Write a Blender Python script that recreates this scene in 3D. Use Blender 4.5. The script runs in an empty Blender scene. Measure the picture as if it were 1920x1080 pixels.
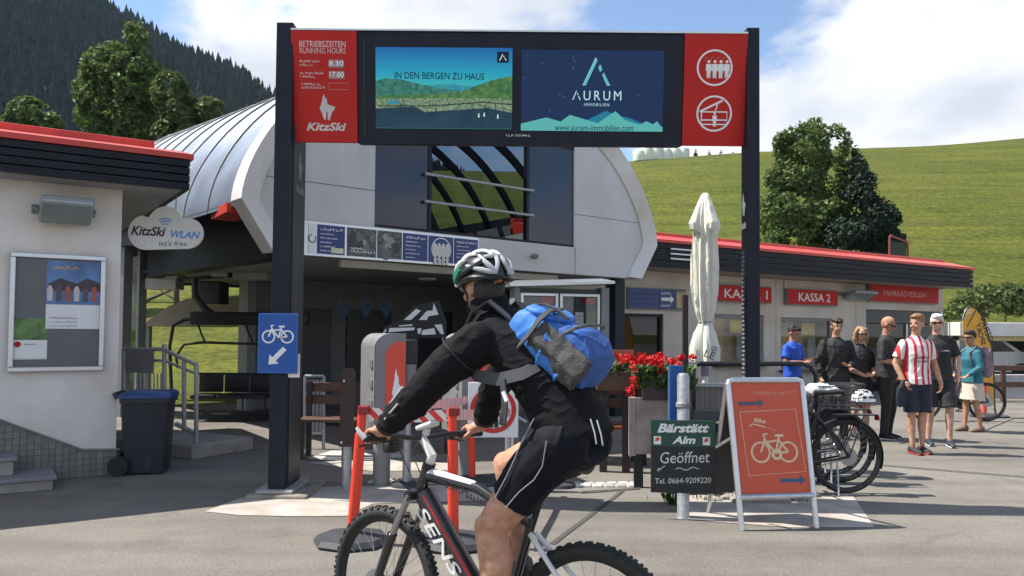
import bpy, bmesh, math, random
from mathutils import Vector as V, Matrix as MX, noise as NZ
random.seed(7)
R = math.radians
sc = bpy.context.scene
COL = sc.collection

# ------------------------------------------------------------------ camera
CAMH, FPX, PITCH, ROLL, HOR = 1.52, 1500.0, R(2.0), R(0.5), 622.0
SHY = ((HOR - 540) / FPX - math.tan(PITCH)) / (1920 / FPX)
CM = MX.Translation((0, 0, CAMH)) @ MX.Rotation(math.pi / 2 + PITCH, 4, 'X') @ MX.Rotation(ROLL, 4, 'Z')
cd = bpy.data.cameras.new('camera'); cam = bpy.data.objects.new('camera', cd); COL.objects.link(cam)
cam.matrix_world = CM
cd.sensor_fit = 'HORIZONTAL'; cd.sensor_width = 36.0; cd.lens = 36.0 * FPX / 1920; cd.shift_y = SHY
cd.clip_start = 0.05; cd.clip_end = 6000
sc.camera = cam
# ------------------------------------------------------------------ sky, sun, exposure
SUN_EL, SUN_A = R(56), R(10)            # light comes from the left, a little from behind the gate
to_sun = V((-math.cos(SUN_EL) * math.cos(SUN_A), math.cos(SUN_EL) * math.sin(SUN_A), math.sin(SUN_EL)))
sd = bpy.data.lights.new('sun', 'SUN'); so = bpy.data.objects.new('sun', sd); COL.objects.link(so)
sd.energy = 5.0; sd.angle = R(0.5); sd.color = (1.0, 0.95, 0.87)
so.rotation_euler = to_sun.to_track_quat('Z', 'Y').to_euler(); so.location = to_sun * 60
w = bpy.data.worlds.new('World'); sc.world = w; w.use_nodes = True
nt = w.node_tree; nt.nodes.clear()
def wn(t, **k):
    n = nt.nodes.new(t)
    for a, b in k.items(): setattr(n, a, b)
    return n
def lk(t, a, b): t.links.new(a, b)
sky = wn('ShaderNodeTexSky', sky_type='NISHITA', sun_disc=False)
sky.sun_elevation = SUN_EL; sky.sun_rotation = math.atan2(to_sun.x, to_sun.y)
sky.air_density = 1.0; sky.dust_density = 0.6; sky.ozone_density = 2.0; sky.altitude = 800
tc = wn('ShaderNodeTexCoord'); sep = wn('ShaderNodeSeparateXYZ'); lk(nt, tc.outputs['Generated'], sep.inputs[0])
den = wn('ShaderNodeMath', operation='ADD'); den.inputs[1].default_value = 0.16; lk(nt, sep.outputs[2], den.inputs[0])
mx0 = wn('ShaderNodeMath', operation='MAXIMUM'); mx0.inputs[1].default_value = 0.03; lk(nt, den.outputs[0], mx0.inputs[0])
dv = wn('ShaderNodeVectorMath', operation='DIVIDE'); lk(nt, tc.outputs['Generated'], dv.inputs[0])
cmb = wn('ShaderNodeCombineXYZ')
for i in range(3): lk(nt, mx0.outputs[0], cmb.inputs[i])
lk(nt, cmb.outputs[0], dv.inputs[1])
mp = wn('ShaderNodeMapping'); mp.inputs['Location'].default_value = (0.6, 2.1, 0.0); mp.inputs['Scale'].default_value = (1.0, 0.75, 0.0)
lk(nt, dv.outputs[0], mp.inputs[0])
n1 = wn('ShaderNodeTexNoise'); n1.inputs['Scale'].default_value = 0.85; n1.inputs['Detail'].default_value = 9; n1.inputs['Roughness'].default_value = 0.57
n1.inputs['Distortion'].default_value = 0.15
lk(nt, mp.outputs[0], n1.inputs['Vector'])
cov = wn('ShaderNodeValToRGB'); cov.color_ramp.elements[0].position = 0.46; cov.color_ramp.elements[1].position = 0.535
cov.color_ramp.interpolation = 'EASE'
lk(nt, n1.outputs['Fac'], cov.inputs[0])
n2 = wn('ShaderNodeTexNoise'); n2.inputs['Scale'].default_value = 2.3; n2.inputs['Detail'].default_value = 6; n2.inputs['Roughness'].default_value = 0.5
lk(nt, mp.outputs[0], n2.inputs['Vector'])
cc = wn('ShaderNodeValToRGB'); cc.color_ramp.elements[0].position = 0.32; cc.color_ramp.elements[1].position = 0.62
cc.color_ramp.elements[0].color = (3.6, 3.8, 4.25, 1); cc.color_ramp.elements[1].color = (5.8, 5.9, 6.05, 1)
lk(nt, n2.outputs['Fac'], cc.inputs[0])
mixs = wn('ShaderNodeMix', data_type='RGBA')
lk(nt, cov.outputs[0], mixs.inputs[0]); lk(nt, sky.outputs[0], mixs.inputs[6]); lk(nt, cc.outputs[0], mixs.inputs[7])
bg = wn('ShaderNodeBackground'); bg.inputs[1].default_value = 0.12; lk(nt, mixs.outputs[2], bg.inputs[0])
wo = wn('ShaderNodeOutputWorld'); lk(nt, bg.outputs[0], wo.inputs[0])
vs = sc.view_settings; vs.view_transform = 'Standard'; vs.look = 'None'; vs.exposure = 0.78; vs.gamma = 1.0; vs.use_curve_mapping = False
sc.render.engine = 'CYCLES'
cy = sc.cycles; cy.use_denoising = True; cy.max_bounces = 6; cy.diffuse_bounces = 3; cy.glossy_bounces = 3; cy.transparent_max_bounces = 8
cy.sample_clamp_indirect = 6.0; cy.caustics_reflective = False; cy.caustics_refractive = False

# ------------------------------------------------------------------ measuring helpers (photo pixel + known plane -> place)
def ray(px, py):
    d = CM.to_3x3() @ V(((px - 960) / FPX, (540 - py) / FPX + SHY * 1920 / FPX, -1.0))
    return V((0, 0, CAMH)), d
def G(px, py, z=0.0):
    o, d = ray(px, py); return o + d * ((z - o.z) / d.z)
def A(px, py, y):
    o, d = ray(px, py); return o + d * (y / d.y)
class Fr:
    """a place's own frame: x along, -y outwards, z up"""
    def __init__(s, loc, rz=0.0, tilt=0.0):
        s.M = MX.Translation(loc) @ MX.Rotation(rz, 4, 'Z') @ MX.Rotation(tilt, 4, 'X'); s.I = s.M.inverted()
    def pl(s, px, py, y=0.0):
        o, d = ray(px, py); o = s.I @ o; d = s.I.to_3x3() @ d
        return o + d * ((y - o.y) / d.y)
    def w(s, x, y, z): return s.M @ V((x, y, z))

# ------------------------------------------------------------------ materials
MATS = {}
def M(name, col, rough=0.6, metal=0.0, var=0.10, scale=6.0, bump=0.0, bscale=80.0, spec=0.5, coat=0.0, emit=0.0, trans=0.0, alpha=1.0, dirt=0.0, streak=0.0):
    if name in MATS: return MATS[name]
    m = bpy.data.materials.new(name); m.use_nodes = True; t = m.node_tree; b = t.nodes['Principled BSDF']
    b.inputs['Roughness'].default_value = rough; b.inputs['Metallic'].default_value = metal
    b.inputs['Specular IOR Level'].default_value = spec; b.inputs['Coat Weight'].default_value = coat
    b.inputs['Transmission Weight'].default_value = trans; b.inputs['Alpha'].default_value = alpha
    c = (col[0], col[1], col[2], 1)
    b.inputs['Base Color'].default_value = c
    g = t.nodes.new('ShaderNodeTexCoord')
    if var > 0:
        n = t.nodes.new('ShaderNodeTexNoise'); n.inputs['Scale'].default_value = scale; n.inputs['Detail'].default_value = 5
        t.links.new(g.outputs['Object'], n.inputs['Vector'])
        r = t.nodes.new('ShaderNodeValToRGB'); r.color_ramp.elements[0].position = 0.3; r.color_ramp.elements[1].position = 0.7
        lo, hi = 1 - var, 1 + var
        r.color_ramp.elements[0].color = (col[0]*lo*(1-dirt*.2), col[1]*lo*(1-dirt*.35), col[2]*lo*(1-dirt*.6), 1)
        r.color_ramp.elements[1].color = (min(1, col[0]*hi), min(1, col[1]*hi), min(1, col[2]*hi), 1)
        t.links.new(n.outputs['Fac'], r.inputs[0]); t.links.new(r.outputs[0], b.inputs['Base Color'])
        q = t.nodes.new('ShaderNodeMapRange'); q.inputs[3].default_value = max(0, rough - 0.08); q.inputs[4].default_value = min(1, rough + 0.08)
        t.links.new(n.outputs['Fac'], q.inputs[0]); t.links.new(q.outputs[0], b.inputs['Roughness'])
    if streak > 0:
        mpp = t.nodes.new('ShaderNodeMapping'); mpp.inputs['Scale'].default_value = (7, 7, .35); t.links.new(g.outputs['Object'], mpp.inputs[0])
        n = t.nodes.new('ShaderNodeTexNoise'); n.inputs['Scale'].default_value = 1.0; n.inputs['Detail'].default_value = 8; n.inputs['Roughness'].default_value = .7; t.links.new(mpp.outputs[0], n.inputs['Vector'])
        r2 = t.nodes.new('ShaderNodeValToRGB'); r2.color_ramp.elements[0].position = .35; r2.color_ramp.elements[1].position = .6; k = 1-streak
        r2.color_ramp.elements[0].color = (k, k*.985, k*.96, 1); r2.color_ramp.elements[1].color = (1, 1, 1, 1); t.links.new(n.outputs['Fac'], r2.inputs[0])
        x = t.nodes.new('ShaderNodeMix'); x.data_type = 'RGBA'; x.blend_type = 'MULTIPLY'; x.inputs[0].default_value = 1.0
        t.links.new(r.outputs[0], x.inputs[6]); t.links.new(r2.outputs[0], x.inputs[7]); t.links.new(x.outputs[2], b.inputs['Base Color'])
    if bump > 0:
        n = t.nodes.new('ShaderNodeTexNoise'); n.inputs['Scale'].default_value = bscale; n.inputs['Detail'].default_value = 4
        t.links.new(g.outputs['Object'], n.inputs['Vector'])
        u = t.nodes.new('ShaderNodeBump'); u.inputs['Strength'].default_value = bump; u.inputs['Distance'].default_value = 0.01
        t.links.new(n.outputs['Fac'], u.inputs['Height']); t.links.new(u.outputs[0], b.inputs['Normal'])
    if emit > 0:
        b.inputs['Emission Color'].default_value = c; b.inputs['Emission Strength'].default_value = emit
    MATS[name] = m
    return m
def stripes(name, c1, c2, k=10.0, vec=(1, 0, 0), duty=0.5, rough=0.6, off=0.0):
    m = M(name, c1, rough, var=0.0); t = m.node_tree; b = t.nodes['Principled BSDF']
    g = t.nodes.new('ShaderNodeTexCoord'); d = t.nodes.new('ShaderNodeVectorMath'); d.operation = 'DOT_PRODUCT'
    d.inputs[1].default_value = vec; t.links.new(g.outputs['Object'], d.inputs[0])
    a = t.nodes.new('ShaderNodeMath'); a.operation = 'MULTIPLY_ADD'; a.inputs[1].default_value = k; a.inputs[2].default_value = off
    t.links.new(d.outputs['Value'], a.inputs[0])
    f = t.nodes.new('ShaderNodeMath'); f.operation = 'FRACT'; t.links.new(a.outputs[0], f.inputs[0])
    s = t.nodes.new('ShaderNodeMath'); s.operation = 'LESS_THAN'; s.inputs[1].default_value = duty; t.links.new(f.outputs[0], s.inputs[0])
    x = t.nodes.new('ShaderNodeMix'); x.data_type = 'RGBA'; x.inputs[6].default_value = (*c2, 1); x.inputs[7].default_value = (*c1, 1)
    t.links.new(s.outputs[0], x.inputs[0]); t.links.new(x.outputs[2], b.inputs['Base Color'])
    return m
def leafmat(name, c1, c2, c3=None, tr=0.35, spec=0.3):
    m = bpy.data.materials.new(name); m.use_nodes = True; t = m.node_tree; b = t.nodes['Principled BSDF']
    g = t.nodes.new('ShaderNodeNewGeometry'); r = t.nodes.new('ShaderNodeValToRGB')
    r.color_ramp.elements[0].color = (*c1, 1); r.color_ramp.elements[1].color = (*c2, 1)
    if c3: e = r.color_ramp.elements.new(0.5); e.color = (*c3, 1)
    t.links.new(g.outputs['Random Per Island'], r.inputs[0]); t.links.new(r.outputs[0], b.inputs['Base Color'])
    b.inputs['Roughness'].default_value = 0.55 if spec else 1.0; b.inputs['Specular IOR Level'].default_value = spec
    tl = t.nodes.new('ShaderNodeBsdfTranslucent'); t.links.new(r.outputs[0], tl.inputs[0])
    x = t.nodes.new('ShaderNodeMixShader'); x.inputs[0].default_value = tr
    o = t.nodes['Material Output']
    t.links.new(b.outputs[0], x.inputs[1]); t.links.new(tl.outputs[0], x.inputs[2]); t.links.new(x.outputs[0], o.inputs[0])
    MATS[name] = m
    return m
def glass(name, tint, rough=0.03, alpha=0.5):
    m = bpy.data.materials.new(name); m.use_nodes = True; t = m.node_tree; o = t.nodes['Material Output']
    t.nodes.remove(t.nodes['Principled BSDF'])
    a = t.nodes.new('ShaderNodeBsdfTransparent'); a.inputs[0].default_value = (*tint, 1)
    g = t.nodes.new('ShaderNodeBsdfGlossy'); g.inputs['Roughness'].default_value = rough
    lw = t.nodes.new('ShaderNodeLayerWeight'); lw.inputs[0].default_value = .5; pw = t.nodes.new('ShaderNodeMath'); pw.operation = 'POWER'; pw.inputs[1].default_value = 4.0; t.links.new(lw.outputs['Facing'], pw.inputs[0])
    f = t.nodes.new('ShaderNodeMath'); f.operation = 'MULTIPLY_ADD'; f.inputs[1].default_value = .7; f.inputs[2].default_value = .05; t.links.new(pw.outputs[0], f.inputs[0])
    x = t.nodes.new('ShaderNodeMixShader'); t.links.new(f.outputs[0], x.inputs[0]); t.links.new(a.outputs[0], x.inputs[1]); t.links.new(g.outputs[0], x.inputs[2])
    t.links.new(x.outputs[0], o.inputs[0]); MATS[name] = m
    return m

white_paint = M('white_paint', (.74, .74, .75), .55, var=.06, scale=1.2, bump=.08, bscale=40, dirt=.4, streak=.06)
wall_white = M('render_white', (.82, .80, .81), .8, var=.06, scale=1.5, bump=.15, bscale=160, dirt=.5, streak=.035)
panel_grey = M('facade_panel', (.60, .605, .63), .45, var=.06, scale=.8, dirt=.4, streak=.05)
navy = M('anthracite_metal', (.014, .017, .030), .5, var=.22, scale=4, streak=.25, spec=.25)
black = M('black_plastic', (.012, .012, .014), .5, var=.15)
black_metal = M('black_metal', (.02, .021, .024), .35, metal=.3, var=.12)
rubber = M('rubber', (.018, .018, .019), .75, var=.2, scale=30, bump=.2)
red_metal = M('red_roof_metal', (.60, .055, .035), .38, var=.12, scale=2.5, dirt=.2, streak=.12)
red_panel = M('red_panel', (.50, .022, .016), .6, var=.06, scale=2, spec=.25)
red_post = M('red_plastic_post', (.78, .055, .025), .4, var=.08, scale=8)
alu = M('aluminium', (.62, .63, .65), .32, metal=.85, var=.06, scale=20)
galv = M('galvanised_steel', (.42, .43, .44), .45, metal=.6, var=.18, scale=25)
grey_metal = M('grey_metal', (.22, .225, .235), .5, var=.12)
mid_grey = M('mid_grey_plastic', (.17, .172, .18), .5, var=.1)
concrete = M('concrete', (.34, .32, .30), .9, var=.16, scale=5, bump=.4, bscale=60, dirt=.4)
dark_wood = M('dark_stained_wood', (.035, .018, .014), .55, var=.3, scale=12)
brown_wood = M('brown_wood', (.10, .045, .028), .6, var=.3, scale=10, bump=.2)
blue_sign = M('blue_sign', (.008, .085, .36), .4, var=.04)
blue_post = M('blue_post', (.01, .09, .32), .4, var=.08)
sign_white = M('sign_white', (.82, .82, .82), .45, var=.03)
text_black = M('text_black', (.02, .02, .025), .5, var=.05)
glass_dark = M('dark_glass', (.012, .018, .045), .08, var=.1, scale=1, spec=.6)
M_skin = {}

# ------------------------------------------------------------------ mesh builder
class MB:
    def __init__(s, M=None): s.v = []; s.f = []; s.M = M
    def add(s, vs, fs):
        o = len(s.v)
        s.v += [(s.M @ V(p)) if s.M else V(p) for p in vs]
        s.f += [tuple(i + o for i in f) for f in fs]
        return s
    def box(s, c, d, rot=None, bev=0.0):
        hx, hy, hz = d[0]/2, d[1]/2, d[2]/2
        if bev > 0:
            bm = bmesh.new(); bmesh.ops.create_cube(bm, size=1)
            for q in bm.verts: q.co = V((q.co.x*d[0], q.co.y*d[1], q.co.z*d[2]))
            bmesh.ops.bevel(bm, geom=bm.edges[:], offset=min(bev, .49*min(d)), segments=2, affect='EDGES', profile=.5)
            bm.verts.index_update()
            vs = [q.co.copy() for q in bm.verts]; fs = [[q.index for q in f.verts] for f in bm.faces]; bm.free()
        else:
            vs = [V((x, y, z)) for x in (-hx, hx) for y in (-hy, hy) for z in (-hz, hz)]
            fs = [(0,1,3,2), (4,6,7,5), (0,4,5,1), (2,3,7,6), (0,2,6,4), (1,5,7,3)]
        if rot is not None: vs = [rot @ p for p in vs]
        c = V(c)
        return s.add([p + c for p in vs], fs)
    def bb(s, x0, x1, y0, y1, z0, z1, bev=0.0):
        return s.box(((x0+x1)/2, (y0+y1)/2, (z0+z1)/2), (abs(x1-x0), abs(y1-y0), abs(z1-z0)), None, bev)
    def loft(s, rings, caps=True, closed=False):
        n = len(rings[0]); vs = [p for r in rings for p in r]; fs = []
        m = len(rings)
        for i in range(m if closed else m-1):
            a, b = i*n, ((i+1) % m)*n
            for j in range(n): fs.append((a+j, a+(j+1) % n, b+(j+1) % n, b+j))
        if caps and not closed: fs += [tuple(reversed(range(n))), tuple(range((m-1)*n, m*n))]
        return s.add(vs, fs)
    def tube(s, pts, r, n=8, closed=False, caps=True, flat=1.0):
        pts = [V(p) for p in pts]; m = len(pts)
        if not hasattr(r, '__len__'): r = [r]*m
        rings = []; up = None
        for i in range(m):
            a = pts[(i-1) % m] if (i > 0 or closed) else pts[i]; b = pts[(i+1) % m] if (i < m-1 or closed) else pts[i]
            t = (b-a).normalized()
            if up is None:
                up = V((0, 0, 1)) if abs(t.z) < .9 else V((0, 1, 0))
            x = (up - t*up.dot(t)).normalized(); y = t.cross(x); up = x
            rings.append([pts[i] + (x*math.cos(k*2*math.pi/n) + y*flat*math.sin(k*2*math.pi/n))*r[i] for k in range(n)])
        return s.loft(rings, caps, closed)
    def ell(s, c, r, n=16, m=10, rot=None):
        c = V(c); vs = []; fs = []
        if not hasattr(r, '__len__'): r = (r, r, r)
        def P(x, y, z):
            p = V((x*r[0], y*r[1], z*r[2]))
            return c + (rot @ p if rot is not None else p)
        vs.append(P(0, 0, -1))
        for i in range(1, m):
            a = -math.pi/2 + math.pi*i/m
            for j in range(n): vs.append(P(math.cos(a)*math.cos(2*math.pi*j/n), math.cos(a)*math.sin(2*math.pi*j/n), math.sin(a)))
        vs.append(P(0, 0, 1))
        for j in range(n): fs.append((0, 1+(j+1) % n, 1+j))
        for i in range(m-2):
            for j in range(n): fs.append((1+i*n+j, 1+i*n+(j+1) % n, 1+(i+1)*n+(j+1) % n, 1+(i+1)*n+j))
        e = len(vs)-1
        for j in range(n): fs.append((e, 1+(m-2)*n+j, 1+(m-2)*n+(j+1) % n))
        return s.add(vs, fs)
    def lathe(s, prof, c=(0, 0, 0), n=20, axis=(0, 0, 1)):
        q = V(axis).to_track_quat('Z', 'Y'); c = V(c)
        rings = [[c + q @ V((rr*math.cos(2*math.pi*j/n), rr*math.sin(2*math.pi*j/n), z)) for j in range(n)] for rr, z in prof]
        return s.loft(rings, True)
    def prism(s, poly, y0, y1):
        """poly of (x, z), extruded from y0 to y1"""
        n = len(poly); ar = sum(poly[i][0]*poly[(i+1) % n][1]-poly[(i+1) % n][0]*poly[i][1] for i in range(n))
        if ar < 0: poly = poly[::-1]
        if y0 > y1: y0, y1 = y1, y0
        vs = [V((x, y0, z)) for x, z in poly] + [V((x, y1, z)) for x, z in poly]
        fs = [tuple(range(n)), tuple(reversed(range(n, 2*n)))] + [(i, i+n, (i+1) % n+n, (i+1) % n) for i in range(n)]
        return s.add(vs, fs)
    def ring(s, c, r0, r1, y0, y1, n=32):
        """flat ring in the xz plane"""
        pts = [(r0, y0), (r1, y0), (r1, y1), (r0, y1)]
        rings = []
        for k in range(n):
            a = 2*math.pi*k/n
            rings.append([V((c[0]+rr*math.cos(a), yy, c[1]+rr*math.sin(a))) for rr, yy in pts])
        return s.loft(rings, False, True)
    def mesh(s, name, fix=False):
        me = bpy.data.meshes.new(name); me.from_pydata([tuple(p) for p in s.v], [], s.f)
        if fix:
            bm = bmesh.new(); bm.from_mesh(me); bmesh.ops.recalc_face_normals(bm, faces=bm.faces[:]); bm.to_mesh(me); bm.free()
        me.update()
        return me
    def build(s, name, mat, parent=None, smooth=False, fix=True):
        return put(name, s.mesh(name, fix), mat, parent, smooth)
def put(name, me, mat, parent=None, smooth=False):
    o = bpy.data.objects.new(name, me); COL.objects.link(o)
    if mat: me.materials.clear(); me.materials.append(mat)
    if smooth:
        me.polygons.foreach_set('use_smooth', [True]*len(me.polygons)); me.set_sharp_from_angle(angle=R(38))
    if parent: o.parent = parent
    return o
def tag(o, label, cat, group=None, kind=None):
    if label: o['label'] = label
    if cat: o['category'] = cat
    if group: o['group'] = group
    if kind: o['kind'] = kind
    return o
def thing(name, label, cat, M=None, group=None):
    o = bpy.data.objects.new(name, None); COL.objects.link(o); o.empty_display_size = .2
    if M is not None: o.matrix_world = M
    return tag(o, label, cat, group)
def struct(o): o['kind'] = 'structure'; return o
def T(x, y, z=0.0, rz=0.0): return MX.Translation((x, y, z)) @ MX.Rotation(rz, 4, 'Z')
def copytree(o, M=None):
    c = o.copy(); COL.objects.link(c)
    if M is not None: c.matrix_world = M
    for ch in o.children:
        d = ch.copy(); COL.objects.link(d); d.parent = c
        for g in ch.children:
            e = g.copy(); COL.objects.link(e); e.parent = d
    return c
def evalmesh(ob):
    dg = bpy.context.evaluated_depsgraph_get(); dg.update()
    return bpy.data.meshes.new_from_object(ob.evaluated_get(dg))
def remesh(mb, voxel, name='m', smooth=4, fac=.5):
    me = mb.mesh('tmp', True); ob = bpy.data.objects.new('tmp', me); COL.objects.link(ob)
    r = ob.modifiers.new('r', 'REMESH'); r.mode = 'VOXEL'; r.voxel_size = voxel; r.adaptivity = 0
    if smooth:
        s = ob.modifiers.new('s', 'SMOOTH'); s.iterations = smooth; s.factor = fac
    out = evalmesh(ob); bpy.data.objects.remove(ob); bpy.data.meshes.remove(me); out.name = name
    return out
def crease(me, amp, scale, stretch=(1, 1, 1), seed=0.0):
    no = [p.normal.copy() for p in me.vertices]
    for p, n in zip(me.vertices, no):
        q = V((p.co.x*stretch[0], p.co.y*stretch[1], p.co.z*stretch[2]))*scale + V((seed, seed, seed)); q += .35*V((NZ.noise(q*.7), NZ.noise(q*.7+V((5, 0, 0))), NZ.noise(q*.7+V((0, 5, 0)))))
        a = 1-min(1, abs(NZ.noise(q))*3.2); m_ = max(0, .5+NZ.noise(q*.35+V((9, 9, 9)))*1.4)
        p.co += n*(amp*(a*a*a-.2)*m_)
    me.update(); return me
def wrinkle(me, amp, scale, stretch=(1, 1, 1), seed=0.0):
    no = [p.normal.copy() for p in me.vertices]
    for p, n in zip(me.vertices, no):
        q = V((p.co.x*stretch[0], p.co.y*stretch[1], p.co.z*stretch[2]))*scale + V((seed, seed, seed))
        h = NZ.noise(q) + .5*NZ.noise(q*2.1)
        p.co += n * (amp*h)
    me.update(); return me
_tc = {}
def textmesh(body, shear=0.0, bold=0.0, spacing=1.0):
    k = (body, shear, bold, spacing)
    if k not in _tc:
        c = bpy.data.curves.new('t', 'FONT'); c.body = body; c.shear = shear; c.offset = bold; c.space_character = spacing
        c.resolution_u = 3; c.extrude = 0.004
        ob = bpy.data.objects.new('t', c); COL.objects.link(ob); me = evalmesh(ob); bpy.data.objects.remove(ob); bpy.data.curves.remove(c)
        vs = [p.co.copy() for p in me.vertices]; fs = [tuple(p.vertices) for p in me.polygons]; bpy.data.meshes.remove(me)
        _tc[k] = (vs, fs)
    return _tc[k]
def letter_groups(body, shear, bold, spacing):
    vs, fs = textmesh(body, shear, bold, spacing); par = list(range(len(vs)))
    def find(i):
        while par[i] != i: par[i] = par[par[i]]; i = par[i]
        return i
    for f in fs:
        for j in f[1:]: par[find(f[0])] = find(j)
    isl = {}
    for f in fs: isl.setdefault(find(f[0]), []).append(f)
    L = []
    for fl in isl.values():
        xs_ = [vs[i].x-shear*vs[i].y for f in fl for i in f]; L.append([min(xs_), max(xs_), fl])
    L.sort(key=lambda e: e[1]-e[0], reverse=True); out = []
    for x0, x1, fl in L:
        for g in out:
            if min(x1, g[1])-max(x0, g[0]) > .6*(x1-x0): g[2] = g[2]+fl; break
        else: out.append([x0, x1, fl])
    return [g[2] for g in out]
def addtext(mb, body, x, z, h, y=-.004, width=None, align='l', shear=0.0, bold=0.0, spacing=1.0, thick=.3, rotd=0.0):
    """lettering in the xz plane; x,z lower left (or centre x), h = letter height"""
    vs, fs = textmesh(body, shear, bold, spacing)
    if not vs: return mb
    x0 = min(p.x for p in vs); x1 = max(p.x for p in vs); z0 = min(p.y for p in vs); z1 = max(p.y for p in vs)
    k = h/(z1-z0); kx = k if width is None else width/(x1-x0); W = (x1-x0)*kx
    ox = x - (W/2 if align == 'c' else W if align == 'r' else 0); cr, sr = math.cos(R(rotd)), math.sin(R(rotd))
    out = []
    for p in vs:
        dx, dz = (p.x-x0)*kx, (p.y-z0)*k
        out.append(V((ox+dx*cr-dz*sr, y-p.z*thick, z+dx*sr+dz*cr)))
    return mb.add(out, fs)
def TXT(parent, mat, *a, name='lettering', **k):
    M = k.pop('M', None)
    h = a[3]
    if h >= .045 and a[0].strip():                      # letters large enough to pick apart are pieces of their own
        full = addtext(MB(M), *a, **k); last = None
        for grp in letter_groups(a[0], k.get('shear', 0.0), k.get('bold', 0.0), k.get('spacing', 1.0)):
            ids = sorted({i for f in grp for i in f}); mp_ = {v: j for j, v in enumerate(ids)}; q = MB(); q.v = [full.v[i] for i in ids]; q.f = [tuple(mp_[i] for i in f) for f in grp]
            last = q.build('letter', mat, parent, fix=False)
        return last
    return addtext(MB(M), *a, **k).build(name, mat, parent, fix=False)
def arc(c, r, a0, a1, n=12):
    return [(c[0]+r*math.cos(R(a0+(a1-a0)*i/n)), c[1]+r*math.sin(R(a0+(a1-a0)*i/n))) for i in range(n+1)]
def stroke(mb, pts, wd, y0=-.006, y1=-.002):
    """a drawn line in the xz plane, made of butted slabs with mitred joints"""
    n = len(pts); L = []; Rr = []
    for i in range(n):
        a = V(pts[max(0, i-1)]); b = V(pts[min(n-1, i+1)]); t = (b-a)
        t = t.normalized() if t.length > 1e-9 else V((1, 0)); nrm = V((-t.y, t.x))*wd/2; p = V(pts[i])
        L.append(p+nrm); Rr.append(p-nrm)
    rings = [[V((L[i].x, y0, L[i].y)), V((Rr[i].x, y0, Rr[i].y)), V((Rr[i].x, y1, Rr[i].y)), V((L[i].x, y1, L[i].y))] for i in range(n)]
    return mb.loft(rings, True)
CHAMOIS = [(.30,1.0),(.36,.86),(.46,.80),(.50,.72),(.48,.66),(.56,.60),(1.0,.50),(.78,.30),(.62,.0),(.52,.02),(.50,.34),(.44,.34),(.40,.06),(.30,.02),(.16,.28),(.02,.44),(.10,.56),(.18,.74),(.22,.88)]
def chamois(mb, x, z, h, w=None, y=-.005):
    w = w or h*.62
    return mb.prism([(x+a*w, z+b*h) for a, b in CHAMOIS], y, y+.003)
def bike_icon(mb, x, z, w, lw, y0=-.006, y1=-.003):
    """pictogram bicycle facing left, lower left at x,z, width w"""
    r = w*.21
    a = (x+r, z+r); b = (x+w-r, z+r)
    for c in (a, b): mb.ring(c, r-lw, r, y0, y1, 28)
    k = (x+w*.52, z+r*.9); st = (x+w*.60, z+w*.44); hd = (x+w*.31, z+w*.46)
    stroke(mb, [b, k, hd], lw, y0, y1); stroke(mb, [k, (x+w*.62, z+w*.52)], lw, y0-.0006, y1)
    stroke(mb, [b, st], lw, y0-.0012, y1); stroke(mb, [a, hd, (x+w*.29, z+w*.56), (x+w*.37, z+w*.56)], lw, y0-.0018, y1)
    stroke(mb, [(x+w*.53, z+w*.53), (x+w*.71, z+w*.53)], lw*1.2, y0-.0024, y1); stroke(mb, [(x+w*.32, z+w*.40), st], lw, y0-.003, y1)
    return mb
def arrow(mb, x0, z0, x1, z1, lw, y0=-.006, y1=-.003):
    a = V((x0, z0)); b = V((x1, z1)); t = (b-a).normalized(); n = V((-t.y, t.x)); h = lw*1.3
    s = b - t*h*1.2
    P = [a+n*lw/2, s+n*lw/2, s+n*h, b, s-n*h, s-n*lw/2, a-n*lw/2]
    return mb.prism([(p.x, p.y) for p in P], y0, y1)

def blur_text(parent, mat, x, z, w, h, y=-.004, seed=0, name='print_line', M=None):
    """lettering too blurred to read: uneven little marks"""
    rg_ = random.Random(int(x*997+z*131+seed*17)); mb = MB(M); q = x
    while q < x+w-h*.4:
        ww = h*rg_.uniform(.35, .8); hh = h*rg_.uniform(.65, 1.0); zz = z+(h*.15 if rg_.random() < .2 else 0)
        if rg_.random() < .5: mb.prism([(q, zz), (q+ww*.4, zz), (q+ww*.45, zz+hh*.55), (q+ww, zz+hh*.6), (q+ww, zz+hh), (q, zz+hh)], y, y+.002)
        else: mb.prism([(q, zz), (q+ww, zz), (q+ww*.95, zz+hh*.3), (q+ww*.4, zz+hh*.35), (q+ww*.4, zz+hh), (q, zz+hh)], y, y+.002)
        q += ww+h*(.18 if rg_.random() < .8 else .6)
    return mb.build(name, mat, parent)
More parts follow.
